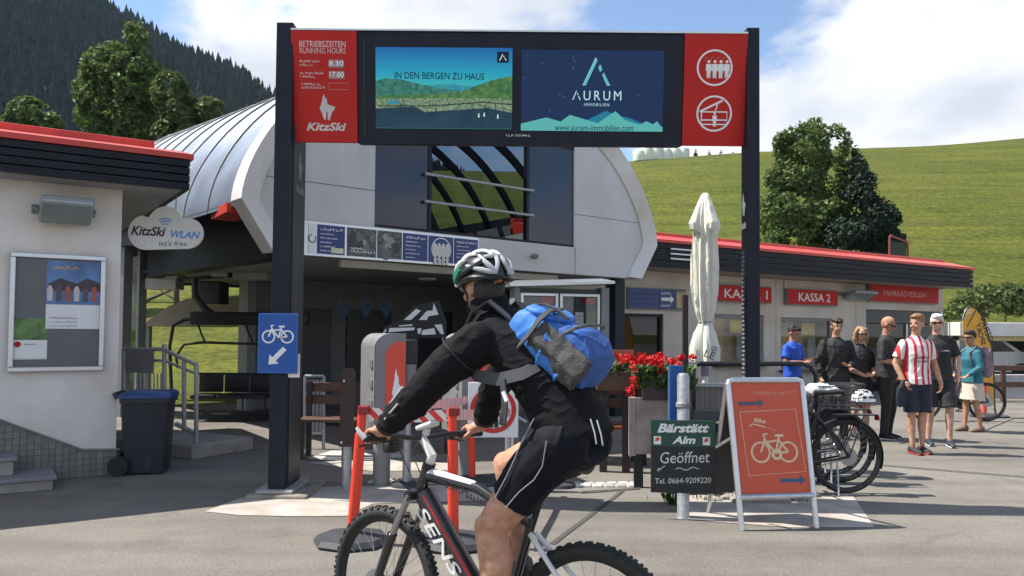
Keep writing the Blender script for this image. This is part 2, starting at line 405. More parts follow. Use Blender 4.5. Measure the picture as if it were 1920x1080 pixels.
# ================================================================== the setting
def asphalt():
    m = M('asphalt', (.2, .19, .17), .9, var=0); t = m.node_tree; b = t.nodes['Principled BSDF']; g = t.nodes['Texture Coordinate']
    def nz(s, d, r=.5):
        n = t.nodes.new('ShaderNodeTexNoise'); n.inputs['Scale'].default_value = s; n.inputs['Detail'].default_value = d; n.inputs['Roughness'].default_value = r
        t.links.new(g.outputs['Object'], n.inputs['Vector']); return n
    def rp(n, p0, c0, p1, c1):
        r = t.nodes.new('ShaderNodeValToRGB'); r.color_ramp.elements[0].position = p0; r.color_ramp.elements[1].position = p1
        r.color_ramp.elements[0].color = (*c0, 1); r.color_ramp.elements[1].color = (*c1, 1); t.links.new(n.outputs['Fac'], r.inputs[0]); return r
    def mul(a, bb, f=1.0):
        x = t.nodes.new('ShaderNodeMix'); x.data_type = 'RGBA'; x.blend_type = 'MULTIPLY'; x.inputs[0].default_value = f
        t.links.new(a, x.inputs[6]); t.links.new(bb, x.inputs[7]); return x.outputs[2]
    big = rp(nz(.35, 6, .6), .3, (.158, .145, .126), .7, (.228, .210, .184))
    mid = rp(nz(3.0, 5, .6), .3, (.84, .84, .85), .7, (1.0, 1.0, 1.0))
    fine = rp(nz(46, 7, .85), .36, (.58, .575, .57), .64, (1.36, 1.34, 1.30))
    v = t.nodes.new('ShaderNodeTexVoronoi'); v.inputs['Scale'].default_value = 16; t.links.new(g.outputs['Object'], v.inputs['Vector'])
    vr = t.nodes.new('ShaderNodeValToRGB'); vr.color_ramp.elements[0].position = .0; vr.color_ramp.elements[1].position = .09
    vr.color_ramp.elements[0].color = (2.0, 1.95, 1.85, 1); vr.color_ramp.elements[1].color = (1, 1, 1, 1); t.links.new(v.outputs['Distance'], vr.inputs[0])
    st = rp(nz(1.1, 10, .75), .56, (1, 1, 1), .70, (.70, .69, .68))
    mpa = t.nodes.new('ShaderNodeMapping'); mpa.inputs['Scale'].default_value = (.22, 1.5, 1); mpa.inputs['Rotation'].default_value = (0, 0, .35); t.links.new(g.outputs['Object'], mpa.inputs[0]); ns = nz(1.0, 7, .65); t.links.new(mpa.outputs[0], ns.inputs['Vector']); tyre = rp(ns, .36, (.80, .80, .80), .56, (1.05, 1.05, 1.05))
    wob = nz(1.6, 6, .7); ad = t.nodes.new('ShaderNodeVectorMath'); ad.operation = 'MULTIPLY_ADD'; ad.inputs[1].default_value = (.55, .55, 0)
    t.links.new(wob.outputs['Color'], ad.inputs[0]); t.links.new(g.outputs['Object'], ad.inputs[2])
    ck = t.nodes.new('ShaderNodeTexVoronoi'); ck.feature = 'DISTANCE_TO_EDGE'; ck.inputs['Scale'].default_value = .42; t.links.new(ad.outputs[0], ck.inputs['Vector'])
    cr = t.nodes.new('ShaderNodeValToRGB'); cr.color_ramp.elements[0].position = .002; cr.color_ramp.elements[1].position = .006
    cr.color_ramp.elements[0].color = (.78, .775, .77, 1); cr.color_ramp.elements[1].color = (1, 1, 1, 1); t.links.new(ck.outputs['Distance'], cr.inputs[0])
    msk = rp(nz(.5, 2), .54, (0, 0, 0), .62, (1, 1, 1)); cm_ = t.nodes.new('ShaderNodeMix'); cm_.data_type = 'RGBA'; cm_.inputs[6].default_value = (1, 1, 1, 1); t.links.new(msk.outputs[0], cm_.inputs[0]); t.links.new(cr.outputs[0], cm_.inputs[7])
    c = mul(mul(mul(mul(mul(big.outputs[0], mid.outputs[0]), fine.outputs[0]), vr.outputs[0]), st.outputs[0]), mul(cm_.outputs[2], tyre.outputs[0]))
    t.links.new(c, b.inputs['Base Color'])
    u = t.nodes.new('ShaderNodeBump'); u.inputs['Strength'].default_value = .55; u.inputs['Distance'].default_value = .012
    t.links.new(nz(95, 4, .7).outputs['Fac'], u.inputs['Height']); t.links.new(u.outputs[0], b.inputs['Normal'])
    return m
def grassmat(name, c1, c2, c3, s=1.0):
    m = M(name, c1, .95, var=0, spec=.2); t = m.node_tree; b = t.nodes['Principled BSDF']; g = t.nodes['Texture Coordinate']
    def nz(sc_, d, r=.6):
        n = t.nodes.new('ShaderNodeTexNoise'); n.inputs['Scale'].default_value = sc_; n.inputs['Detail'].default_value = d; n.inputs['Roughness'].default_value = r
        t.links.new(g.outputs['Object'], n.inputs['Vector']); return n
    r = t.nodes.new('ShaderNodeValToRGB'); r.color_ramp.elements[0].color = (*c1, 1); r.color_ramp.elements[1].color = (*c2, 1)
    r.color_ramp.elements[0].position = .3; r.color_ramp.elements[1].position = .72; t.links.new(nz(.09*s, 9, .68).outputs['Fac'], r.inputs[0])
    r2 = t.nodes.new('ShaderNodeValToRGB'); r2.color_ramp.elements[0].position = .42; r2.color_ramp.elements[1].position = .60
    r2.color_ramp.elements[0].color = (0, 0, 0, 1); t.links.new(nz(1.3*s, 10, .85).outputs['Fac'], r2.inputs[0])
    mpg = t.nodes.new('ShaderNodeMapping'); mpg.inputs['Scale'].default_value = (.10, .10, 2.6); t.links.new(g.outputs['Object'], mpg.inputs[0])
    nb = t.nodes.new('ShaderNodeTexNoise'); nb.inputs['Scale'].default_value = 1.0; nb.inputs['Detail'].default_value = 6; nb.inputs['Roughness'].default_value = .7; t.links.new(mpg.outputs[0], nb.inputs['Vector'])
    rb = t.nodes.new('ShaderNodeValToRGB'); rb.color_ramp.elements[0].position = .38; rb.color_ramp.elements[1].position = .62; rb.color_ramp.elements[0].color = (.74, .80, .74, 1); rb.color_ramp.elements[1].color = (1.22, 1.16, 1.1, 1); t.links.new(nb.outputs['Fac'], rb.inputs[0])
    rf = t.nodes.new('ShaderNodeValToRGB'); rf.color_ramp.elements[0].position = .38; rf.color_ramp.elements[1].position = .62; rf.color_ramp.elements[0].color = (.66, .70, .66, 1); rf.color_ramp.elements[1].color = (1.3, 1.26, 1.2, 1); t.links.new(nz(3.4, 3, .6).outputs['Fac'], rf.inputs[0])
    x = t.nodes.new('ShaderNodeMix'); x.data_type = 'RGBA'; x.inputs[7].default_value = (*c3, 1)
    f = t.nodes.new('ShaderNodeMath'); f.operation = 'MULTIPLY'; f.inputs[1].default_value = .55; t.links.new(r2.outputs[0], f.inputs[0])
    t.links.new(f.outputs[0], x.inputs[0]); t.links.new(r.outputs[0], x.inputs[6]); 
    for tex in (rb, rf):
        mm_ = t.nodes.new('ShaderNodeMix'); mm_.data_type = 'RGBA'; mm_.blend_type = 'MULTIPLY'; mm_.inputs[0].default_value = 1.0
        t.links.new(x.outputs[2], mm_.inputs[6]); t.links.new(tex.outputs[0], mm_.inputs[7]); x = mm_
    t.links.new(x.outputs[2], b.inputs['Base Color'])
    u = t.nodes.new('ShaderNodeBump'); u.inputs['Strength'].default_value = .6; u.inputs['Distance'].default_value = .10
    t.links.new(nz(4.5*s, 10, .85).outputs['Fac'], u.inputs['Height']); t.links.new(u.outputs[0], b.inputs['Normal'])
    return m
asph = asphalt()
GRASS = grassmat('meadow_grass', (.072, .090, .009), (.122, .120, .016), (.046, .070, .008))
gm = MB(); gm.add([(-650, -300, -.05), (650, -300, -.05), (650, 650, -.05), (-650, 650, -.05)], [(0, 1, 2, 3)])
struct(gm.build('ground', GRASS, fix=False))
pz = MB(); pz.add([(-90, -90, 0), (90, -90, 0), (90, 30, 0), (12, 27, 0), (4, 22, 0), (-3.5, 18.5, 0), (-9, 13.2, 0), (-90, 11.5, 0)], [tuple(range(8))])
struct(pz.build('plaza_paving', asph, fix=False))
# hill: rises behind the ticket office
def hill(x, y):
    s0 = 27 + .12*max(0, -x)
    t = max(0.0, y - s0)
    Yc = 100.0                       # the crest runs about a hundred metres off
    cr = Yc*(.240 + .0002*max(0, x) + .014*max(0, (x-38)/26)**1.5) - Yc*.010*max(0, (28-x)/15) if x > 0 else Yc*.2213
    u = t/(Yc-s0); h = cr*(u-.10*math.sin(2*math.pi*u)/6.28*2) if u < 1 else cr - (u-1)*4
    if .85 < u < 1.1: h -= cr*.012*(1-((u-1)/.15)**2) if u < 1 else 0
    h += .10*math.sin(t*1.25+1.5*NZ.noise(V((x*.05, y*.05, 0))))*min(1, t/5)*(1 if u < 1 else 0)
    h *= 1.0 if x > -14 else max(.0, 1+(x+14)/60)
    return h + .35*NZ.noise(V((x*.06, y*.06, 1.7)))*min(1, t/6) + .9*NZ.noise(V((x*.015, y*.015, 4)))*min(1, t/20)
hm = MB(); nx, ny = 120, 90
xs = [-70 + 230*i/nx for i in range(nx+1)]; ys = [19 + 150*(j/ny)**1.3 for j in range(ny+1)]
hv = [V((x, y, hill(x, y) - .03 if hill(x, y) > .02 else -.04)) for y in ys for x in xs]
hm.add(hv, [(j*(nx+1)+i, j*(nx+1)+i+1, (j+1)*(nx+1)+i+1, (j+1)*(nx+1)+i) for j in range(ny) for i in range(nx)])
struct(hm.build('grass_hill', GRASS, smooth=True, fix=False))
# forested mountain at the left; cloud shade is put into its dark greens
def mount(x, y):
    ridge = 100 - .56*(x+104) if x < -104 else 100 - .40*(x+104)
    f = min(1.0, max(0.0, (y-130)/250)); f = f*f*(3-2*f)
    return max(0, ridge)*f*(1 if y < 390 else max(.3, 1-(y-390)/300)) + 7*NZ.noise(V((x*.02, y*.02, 9)))*f
mm = MB(); nx, ny = 70, 50
hv = []
for j in range(ny+1):
    for i in range(nx+1):
        x = -560 + 700*i/nx; y = 125 + 420*j/ny; hv.append(V((x, y, mount(x, y)-.5)))
mm.add(hv, [(j*(nx+1)+i, j*(nx+1)+i+1, (j+1)*(nx+1)+i+1, (j+1)*(nx+1)+i) for j in range(ny) for i in range(nx)])
struct(mm.build('mountain', M('forest_floor', (.012, .02, .012), .95, var=.3, scale=.05), smooth=True, fix=False))
fm = MB(); rg = random.Random(11)
for k in range(19000):
    y = 150 + 250*rg.random()**.8; x = y*(-1.05+1.15*rg.random())
    if x > 20: continue
    z = mount(x, y)-1; h = 4+7*rg.random()**1.5; r0 = h*(.16+.10*rg.random())
    vs = []; fs = []
    for q in range(4):
        zb = z+h*(.08+.22*q); rr = r0*(1-.22*q); zt = min(z+h, zb+h*.42); o = len(vs); a0 = rg.random()*6
        vs += [V((x+rr*(.7+.6*rg.random())*math.cos(a0+j*1.047), y+rr*(.7+.6*rg.random())*math.sin(a0+j*1.047), zb-.06*h*rg.random())) for j in range(6)]+[V((x, y, zt))]
        fs += [(o+j, o+(j+1) % 6, o+6) for j in range(6)]
    fm.add(vs, fs)
tag(fm.build('spruce_forest', leafmat('spruce_far_shaded', (.008, .020, .014), (.022, .040, .024), (.013, .028, .018), .05, 0.0), fix=False), 'dark spruce forest covering the mountainside at the left', 'forest', kind='stuff')

# ------------------------------------------------------------------ trees
def leafcloud(mb, blobs, n, size, rg, core=.35, flat=.0, upb=.4):
    tot = sum(b[3]*b[4]*b[5] for b in blobs)
    for (cx, cy_, cz, rx, ry, rz) in blobs:
        for k in range(int(n*rx*ry*rz/tot)):
            while True:
                u = V((rg.uniform(-1, 1), rg.uniform(-1, 1), rg.uniform(-1, 1)))
                if core < u.length < 1: break
            p = V((cx+u.x*rx, cy_+u.y*ry, cz+u.z*rz))
            if NZ.noise(p*1.2) + .4*NZ.noise(p*3.1) < -.06: continue
            nn = (u.normalized()*.7 + V((rg.gauss(0, .6), rg.gauss(0, .6), rg.gauss(0, .6)+upb))).normalized()
            t = nn.orthogonal().normalized(); t.rotate(MX.Rotation(rg.random()*6.28, 3, nn)); b = nn.cross(t)
            s = size*rg.uniform(.6, 1.35)
            mb.add([p-t*s*.5, p+b*s*.32+nn*s*.06, p+t*s*.6-nn*s*.1, p-b*s*.32+nn*s*.06], [(0, 1, 2, 3)])
def limbs(mb, base, h, r, rg, n=7, spread=.5, lean=(0, 0)):
    top = V(base)+V((lean[0], lean[1], h))
    pts = [V(base)+(top-V(base))*t+V((.08*math.sin(t*5), .08*math.cos(t*4), 0)) for t in (0, .25, .5, .75, 1)]
    mb.tube(pts, [r, r*.8, r*.6, r*.4, r*.12], 9)
    for k in range(n):
        t = .25+.65*k/n; p = V(base)+(top-V(base))*t; a = k*2.4+rg.random(); L = h*spread*(1.1-t)*rg.uniform(.7, 1.2)
        q = p+V((math.cos(a)*L, math.sin(a)*L, L*.6)); m_ = (p+q)/2+V((0, 0, -.05*L))
        mb.tube([p, m_, q], [r*.4*(1.1-t), r*.25*(1.1-t), r*.06], 6)
bark = M('bark', (.055, .042, .032), .9, var=.3, scale=6, bump=.6, bscale=14)
LEAF1 = leafmat('broad_leaves', (.055, .10, .024), (.19, .24, .07), (.10, .155, .04), .42)
LEAF2 = leafmat('olive_leaves', (.055, .09, .024), (.15, .18, .055), (.09, .125, .038))
LEAF3 = leafmat('conifer_sprays', (.010, .026, .014), (.034, .058, .028), (.018, .038, .02), .15)
def tree(name, label, base, h, blobs, n, size, mat, rg, r=.2, group=None, cat='tree', **k):
    t = thing(name, label, cat, T(*base), group)
    tm = MB(); limbs(tm, (0, 0, -.2), h*.88, r, rg, spread=.16 if mat is LEAF3 else .30); tm.build('trunk', bark, t, True)
    c = MB(); leafcloud(c, blobs, n, size, rg, **k); c.build('crown', mat, t, fix=False)
    return t
def at(px, py, y): return A(px, py, y)
# big broadleaf tree behind the ticket office, dark conifer next to it
rg = random.Random(21)
b0 = at(1545, 470, 33); zb = hill(b0.x, b0.y)
def blob(px, py, y, rpx, rpy, base):
    p = at(px, py, y); k = y/FPX
    return (p.x-base[0], p.y-base[1], p.z-base[2], rpx*k, (rpx+rpy)/2*k, rpy*k)
B = (b0.x, 33, zb)
tree('broadleaf_tree', 'tall green broadleaf tree behind the ticket office roof', B, at(1520, 240, 33).z-zb,
     [blob(1505, 285, 33, 52, 58, B), blob(1565, 270, 33.2, 30, 40, B), blob(1500, 340, 33, 68, 50, B), blob(1560, 350, 33, 62, 60, B), blob(1475, 400, 32.6, 62, 55, B), blob(1550, 420, 32.6, 80, 60, B), blob(1470, 455, 32.4, 60, 45, B),
      blob(1470, 270, 33, 22, 26, B), blob(1530, 235, 33, 20, 16, B)], 34000, .19, LEAF1, rg, .28)
b0 = at(1640, 480, 31.5); B = (b0.x, 31.5, hill(b0.x, 31.5))
tree('conifer_tree', 'dark green conifer leaning right beside the broadleaf tree', B, at(1600, 300, 31.5).z-B[2],
     [blob(1602, 330, 31.5, 26, 44, B), blob(1618, 375, 31.5, 44, 55, B), blob(1635, 420, 31.3, 52, 55, B), blob(1648, 455, 31.2, 48, 45, B), blob(1600, 440, 31.2, 55, 50, B), blob(1604, 295, 31.5, 10, 22, B)], 26000, .16, LEAF3, rg, .25, upb=.9)
# trees behind the left kiosk
rg = random.Random(5)
B = (*at(265, 250, 42).xy, 0)
tree('broadleaf_tree', 'tall broadleaf tree rising above the left kiosk roof', B, 13.5,
     [blob(255, 75, 42, 22, 38, B), blob(215, 125, 42, 60, 45, B), blob(200, 175, 42, 58, 60, B), blob(255, 170, 42, 60, 75, B), blob(190, 225, 42, 50, 45, B), blob(250, 240, 42, 70, 50, B)], 20000, .28, LEAF1, rg, .3)
B = (*at(335, 270, 40).xy, 0)
tree('broadleaf_tree', 'lower yellow-green broadleaf tree right of the tall kiosk tree', B, 10.5,
     [blob(320, 175, 40, 34, 42, B), blob(345, 215, 40, 42, 40, B), blob(395, 215, 40, 32, 34, B), blob(340, 250, 40, 55, 30, B), blob(400, 250, 40, 40, 25, B)], 12000, .26, LEAF2, rg, .2)
B = (*at(60, 250, 40).xy, 0)
tree('broadleaf_tree', 'low round tree behind the left end of the kiosk roof', B, 9.5,
     [blob(55, 215, 40, 38, 34, B), blob(40, 235, 40, 40, 26, B), blob(90, 235, 40, 30, 26, B)], 6000, .27, LEAF1, rg, .2)
def spruce(label, px, ytop, ybase, y, rpx, rg, group=None):
    p = at(px, ybase, y); top = at(px, ytop, y); h = top.z
    t = thing('spruce_tree', label, 'tree', T(p.x, y, 0), group)
    MB().tube([(0, 0, -.2), (0, 0, h*.97)], [.2, .02], 8).build('trunk', bark, t, True)
    c = MB(); k = y/FPX*rpx/(1-.2)
    n = 26
    for i in range(n):
        z = h*(.15+.83*i/n); L = max(.15, k*(1-z/h)*rg.uniform(.8, 1.15))
        for j in range(13):
            a = j*.483+i*.9+rg.random()*.3; d = V((math.cos(a), math.sin(a), -.25)); s = d.cross(V((0, 0, 1))).normalized()
            for q in range(5):
                f = (q+1)/5; pp = V((0, 0, z))+d*L*f; wd = .10+.26*L*(1.1-f)*.5
                c.add([pp-d*L*.22-s*wd, pp-d*L*.22+s*wd, pp+s*wd*.3+V((0, 0, -.05*L)), pp-s*wd*.3+V((0, 0, -.05*L))], [(0, 1, 2, 3)])
    c.build('crown', LEAF3, t, fix=False); return t
spruce('slim spruce beside the curved lift station roof', 480, 135, 260, 48, 45, random.Random(2))
g_ = 'dark spruces along the hill crest'
for i, (px, yt, nm) in enumerate([(1305, 277, 'first'), (1330, 280, 'second'), (1352, 279, 'third'), (1374, 283, 'fourth')]):
    yy = 108; p = at(px, 290, yy); h = at(px, yt, yy).z-hill(p.x, yy)+1.5
    t = thing('spruce_tree', 'dark spruce on the hill crest behind the gate, %s from the hay bales' % nm, 'tree', T(p.x, yy, hill(p.x, yy)-1.5), g_)
    MB().tube([(0, 0, -.5), (0, 0, h*.9)], [.2, .02], 6).build('trunk', bark, t)
    c = MB(); rr_ = random.Random(i)
    for q in range(300):
        z = h*rr_.random()**1.2; L = (h*.42)*(1-z/h)*rr_.uniform(.4, 1.1); a = rr_.random()*6.28
        d = V((math.cos(a), math.sin(a), -.4)); s = d.cross(V((0, 0, 1))); pp = V((0, 0, z))
        c.add([pp, pp+d*L+s*.25, pp+d*L*1.1, pp+d*L-s*.25], [(0, 1, 2, 3)])
    c.build('crown', LEAF3, t, fix=False)
bale_m = M('bale_wrap', (.68, .72, .64), .4, var=.1, scale=2)
nm = ['leftmost', 'second', 'third', 'fourth', 'fifth', 'rightmost']
for i, (px, py, r, up) in enumerate([(1200, 293, .85, 0), (1214, 288, .95, .3), (1231, 289, .95, .25), (1249, 291, .8, 0), (1266, 292, .8, 0), (1282, 295, .7, 0)]):
    p = at(px, py, 97); z = hill(p.x, 97)-.12
    b = MB().lathe([(r*.7, 0), (r*.98, .08), (r, .3), (r*1.02, .7), (r, 1.2+up), (r*.9, 1.34+up), (r*.3, 1.38+up)], n=18)
    o = b.build('hay_bale', bale_m, smooth=True); o.matrix_world = T(p.x, 97, z); tag(o, '%s white plastic-wrapped hay bale on the hill crest' % nm[i], 'hay bale', 'wrapped hay bales on the crest')

# ------------------------------------------------------------------ left kiosk
kc = G(216, 889); KI = Fr((kc.x, kc.y, 0), math.atan2(.55, .83)); KT = thing('kiosk_building', 'white rendered kiosk with red-edged flat roof at the left', 'building', KI.M)
KW = -7.0
MB().bb(KW, 0, 0, 4.5, 0, 3.12).build('wall', wall_white, KT)
a = KI.pl(155, 843); b = KI.pl(0, 787); c0 = KI.pl(216, 843); sl = (b.z-a.z)/(b.x-a.x)
tile_m = [M('plinth_tile_%d' % i, c, .6, var=.12, scale=20) for i, c in enumerate([(.20, .185, .17), (.225, .205, .18), (.18, .17, .16)])]
plb = MB(); plb.prism([(.012, 0), (.012, c0.z), (a.x, a.z), (KW, a.z+sl*(KW-a.x)), (KW, 0)], -.012, .02); plb.build('plinth', M('grout', (.175, .165, .15), .9), KT)
ts = .062; i = 0; tme = MB().box((0, 0, 0), (ts-.0045, .006, ts-.0045), None, .002).mesh('tile')
z = ts/2
while z < 1.2:
    x = -ts/2+.008
    while x > -2.05:
        top = c0.z if x > a.x else a.z+sl*(x-a.x)
        if z+ts/2 < top-.004:
            i += 1
            if i <= 300:
                o = put('tile', tme, None, KT); o.location = (x, -.0155, z)
                if not tme.materials: tme.materials.append(tile_m[0])
                o.material_slots[0].link = 'OBJECT'; o.material_slots[0].material = tile_m[(i*7+int(z*50)) % 3]
        x -= ts
    z += ts
MB().prism([(.03, c0.z), (.03, c0.z+.012), (a.x, a.z+.012), (KW, a.z+.012+sl*(KW-a.x)), (KW, a.z+sl*(KW-a.x)), (a.x, a.z)], -.026, 0.03).build('plinth_cap', M('cap_grey', (.30, .30, .31), .5), KT)
# roof: fascia slats, red edge, sloped red sheet
OV, RX = .52, .62
e1 = KI.pl(352, 300, -OV); e0 = KI.pl(352, 357, -OV); RX = e1.x; FZ0, FZ1 = e0.z, e1.z
MB().bb(KW, RX, -OV+.05, 4.8, FZ0+.02, FZ1-.01).build('soffit', M('soffit_grey', (.36, .36, .37), .7), KT)
nsl = 4
for k in range(nsl):
    h = (FZ1-FZ0)/nsl; z0 = FZ0+k*h
    q = MB(); q.add([(x, y, z) for x in (KW, RX+.02) for y, z in ((-OV+.05, z0+.004), (-OV-.016, z0+.008), (-OV-.026, z0+h-.01), (-OV+.05, z0+h-.003))], [(0, 1, 2, 3), (7, 6, 5, 4), (0, 4, 5, 1), (1, 5, 6, 2), (2, 6, 7, 3), (3, 7, 4, 0)])
    q.build('fascia_slat', navy, KT)
    MB().bb(RX-.02, RX+.022, -OV+.06, 4.8, z0+.006, z0+h-.005).build('fascia_slat', navy, KT)
rz_ = KI.pl(320, 265, -OV+.7).z
q = MB(); q.add([(x, y, z) for x in (KW, RX+.05) for y, z in ((-OV-.05, FZ1), (-OV-.05, FZ1+.055), (-OV+.75, FZ1+.24), (-OV+.75, FZ1+.01))], [(0, 1, 2, 3), (7, 6, 5, 4), (0, 4, 5, 1), (1, 5, 6, 2), (2, 6, 7, 3), (3, 7, 4, 0)])
q.build('roof_edge', red_metal, KT)
MB().bb(KW, RX-.2, -OV+.72, -OV+.86, FZ1+.1, FZ1+.31, .02).build('roof_upstand', red_metal, KT)
MB().bb(KW, RX-.25, -OV+.86, 4.8, FZ1+.01, FZ1+.2).build('roof', M('roof_felt', (.12, .12, .125), .9), KT)
p = KI.pl(300, 262, 1.2)
MB().tube([(RX-.3, 1.0, FZ1+.1), (RX-.05, 1.2, FZ1+.42)], .02).build('vent_rod', alu, KT)
# steps at the left
for k, (x1, z0, z1, d0) in enumerate([(KI.pl(100, 880, -.62).x, 0, .13, .62), (KI.pl(26, 850, -.40).x, .13, .30, .40)]):
    MB().bb(-3.5, x1, -d0, -.03, z0, z1-.035, .01).build('step', concrete, KT); MB().bb(-3.5, x1+.03, -d0-.02, -.03, z1-.035, z1, .008).build('step_tread', grey_metal, KT)
# notice board
q0 = KI.pl(20, 473); q1 = KI.pl(192, 694); NB = thing('notice_board', 'grey notice case with posters on the kiosk wall', 'notice board', KI.M @ MX.Translation((q0.x, -.02, q1.z)))
W, H = q1.x-q0.x, q0.z-q1.z
MB().bb(.03, W-.03, -.02, .015, .03, H-.03).build('backing', M('case_grey', (.115, .12, .135), .35, spec=.6), NB)
for x0, x1, z0, z1 in ((0, W, 0, .045), (0, W, H-.045, H), (0, .045, .045, H-.045), (W-.045, W, .045, H-.045)):
    MB().bb(x0, x1, -.05, .018, z0, z1, .006).build('frame', alu, NB)
def npl(px, py): r_ = KI.pl(px, py); return r_.x-q0.x, r_.z-q1.z
def poster(parent, x0, z0, x1, z1, mat, y=-.024, name='poster', t=.003): return MB().bb(min(x0, x1), max(x0, x1), y, y+t, min(z0, z1), max(z0, z1)).build(name, mat, parent)
x0, z1 = npl(88, 488); x1, zm = npl(187, 572); _, z0 = npl(187, 617)
poster(NB, x0, zm, x1, z1, M('poster_sky', (.10, .20, .42), .4, var=.5, scale=3)); pk = MB(); hh = z1-zm
pk.prism([(x0+.01, zm+hh*.45), (x0+.12, zm+hh*.60), (x0+(x1-x0)*.55, zm+hh*.48), (x0+(x1-x0)*.75, zm+hh*.62), (x1-.005, zm+hh*.5), (x1-.005, zm+hh*.3), (x0+.01, zm+hh*.3)], -.027, -.024)
pk.build('poster_print', M('print_roof', (.06, .05, .055), .5, var=.3), NB)
for k in range(6):
    xx = x0+.03+(x1-x0-.06)*k/5.4; ppl = MB(); ppl.prism([(xx-.022, zm+.03), (xx-.026, zm+hh*.33), (xx-.01, zm+hh*.42), (xx+.01, zm+hh*.42), (xx+.028, zm+hh*.33), (xx+.024, zm+.03)], -.030, -.027)
    ppl.build('poster_print', [M('print_white', (.6, .56, .55), .5), M('print_dark', (.10, .09, .11), .5), M('print_red', (.42, .10, .09), .5)][k % 3], NB)
poster(NB, x0, z0, x1, zm-.004, sign_white)
for k in range(3): blur_text(NB, M('hand_grey', (.3, .3, .34), .6), x0+.03, z0+.10-.04*k, .25, .018, y=-.027)
blur_text(NB, M('poster_gold', (.65, .40, .12), .5), x0+.05, zm+hh*.80, .24, .03, y=-.027)
x0, z1 = npl(26, 597); x1, zm = npl(88, 637); _, z0 = npl(88, 671)
poster(NB, x0, zm, x1, z1, M('poster_green', (.12, .22, .07), .45, var=.5, scale=14)); poster(NB, x0, z0, x1, zm-.003, sign_white)
MB().lathe([(.03, 0), (.03, .003)], (x0+.035, -.024, zm-.045), 20, (0, -1, 0)).build('poster_print', red_panel, NB)
blur_text(NB, text_black, x0+.09, zm-.05, .10, .012, y=-.027); poster(NB, x0+.0, z0-.012, x1, z0-.002, M('poster_strip', (.75, .8, .7), .5))
# flood light on the kiosk
def floodlight(label, fr, px0, py0, px1, py1, group=None):
    p = fr.pl((px0+px1)/2, (py0+py1)/2, -.28); t = thing('flood_light', label, 'lamp', fr.M @ MX.Translation(p) , group)
    wd = (fr.pl(px1, py1, -.28)-fr.pl(px0, py0, -.28)).x
    rt = MX.Rotation(R(-28), 4, 'X'); mb = MB(rt); mb.bb(-wd*.45, wd*.45, -.19, .19, -.02, .07, .025); mb.build('housing', M('lamp_grey', (.36, .38, .37), .4, metal=.3), t)
    MB(rt).bb(-wd*.41, wd*.41, -.17, .16, -.028, -.02).build('lens', M('lamp_glass', (.28, .33, .33), .12, spec=.7), t)
    for k in range(3): MB(rt).bb(-wd*.44, wd*.44, -.1+.1*k, -.085+.1*k, .07, .10).build('cooling_fin', M('lamp_grey', (.3, .3, .3)), t)
    MB().tube([(-wd*.46, .0, .0), (-wd*.52, .05, .03), (-wd*.52, .26, .05)], .014).build('bracket', grey_metal, t)
    MB().tube([(wd*.46, .0, .0), (wd*.50, .05, .03), (wd*.50, .26, .05)], .014).build('bracket', grey_metal, t)
    MB().bb(-wd*.56, wd*.54, .255, .275, .0, .09, .005).build('wall_plate', grey_metal, t); return t
floodlight('grey flood light on the wall of the left kiosk', KI, 70, 372, 180, 425)
# ------------------------------------------------------------------ lift station with the curved roof
ST = Fr((-2.66, 10.35, 0), math.atan2(.64, .768))
STT = thing('lift_station', 'grey-white chairlift station with curved metal roof and dark window front', 'station', ST.M)
sL = ST.pl(452, 400).x; sR = ST.pl(1219, 455).x; SC, HW = (sL+sR)/2, (sR-sL)/2
zB = .5*(ST.pl(575, 478).z+ST.pl(1190, 522).z); zE = zB+.62; zTop = 5.55
def prof(x, t=0.0):
    """height of the curved roof at x across the front, t metres back"""
    u = min(1, abs(x-SC)/HW); up = zTop+.085*min(t, 9.3)
    return zE+(up-zE)*(1-u**2.35)**.62
NA = 44
ax = [SC+HW*math.sin(math.pi/2*(-1+2*i/NA)) for i in range(NA+1)]
INS = .42        # the front leans in below the widest point
outline = [(sL+INS, zB)]+[(x, prof(x)) for x in ax]+[(sR-INS, zB)]
# facade with window opening: left, right, bottom strip, top strip
wl = ST.pl(703, 350).x; wr = ST.pl(1077, 350).x; wb = .5*(ST.pl(703, 426).z+ST.pl(1076, 463).z); wt = zTop-.9
def clip(x0, x1, z0=None):
    pts = [(x, min(prof(x), 99)) for x in ([x0]+[a_ for a_ in ax if x0 < a_ < x1]+[x1])]
    return pts
FT = .16
q = MB(); L = clip(sL, wl); q.prism([(sL+INS, zB)]+L+[(wl, zB)], 0, FT); q.build('facade_panel', panel_grey, STT)
q = MB(); L = clip(wr, sR); q.prism([(wr, zB)]+L+[(sR-INS, zB)], 0, FT); q.build('facade_panel', panel_grey, STT)
MB().bb(wl, wr, 0, FT, zB, wb).build('facade_panel', panel_grey, STT)
q = MB(); q.prism([(wl, wt)]+clip(wl, wr)+[(wr, wt)], 0, FT); q.build('facade_panel', panel_grey, STT)
zj1 = ST.pl(640, 350).z; MB().bb(sL+.1, wl-.003, -.003, .0, zj1, zj1+.012).build('panel_joint', mid_grey, STT)
zj2 = ST.pl(1120, 408).z; MB().bb(wr+.003, sR-.12, -.003, .0, zj2, zj2+.012).build('panel_joint', mid_grey, STT)
MB().bb(wr+.02, wr+.032, -.003, .0, zB+.01, wb).build('panel_joint', mid_grey, STT)
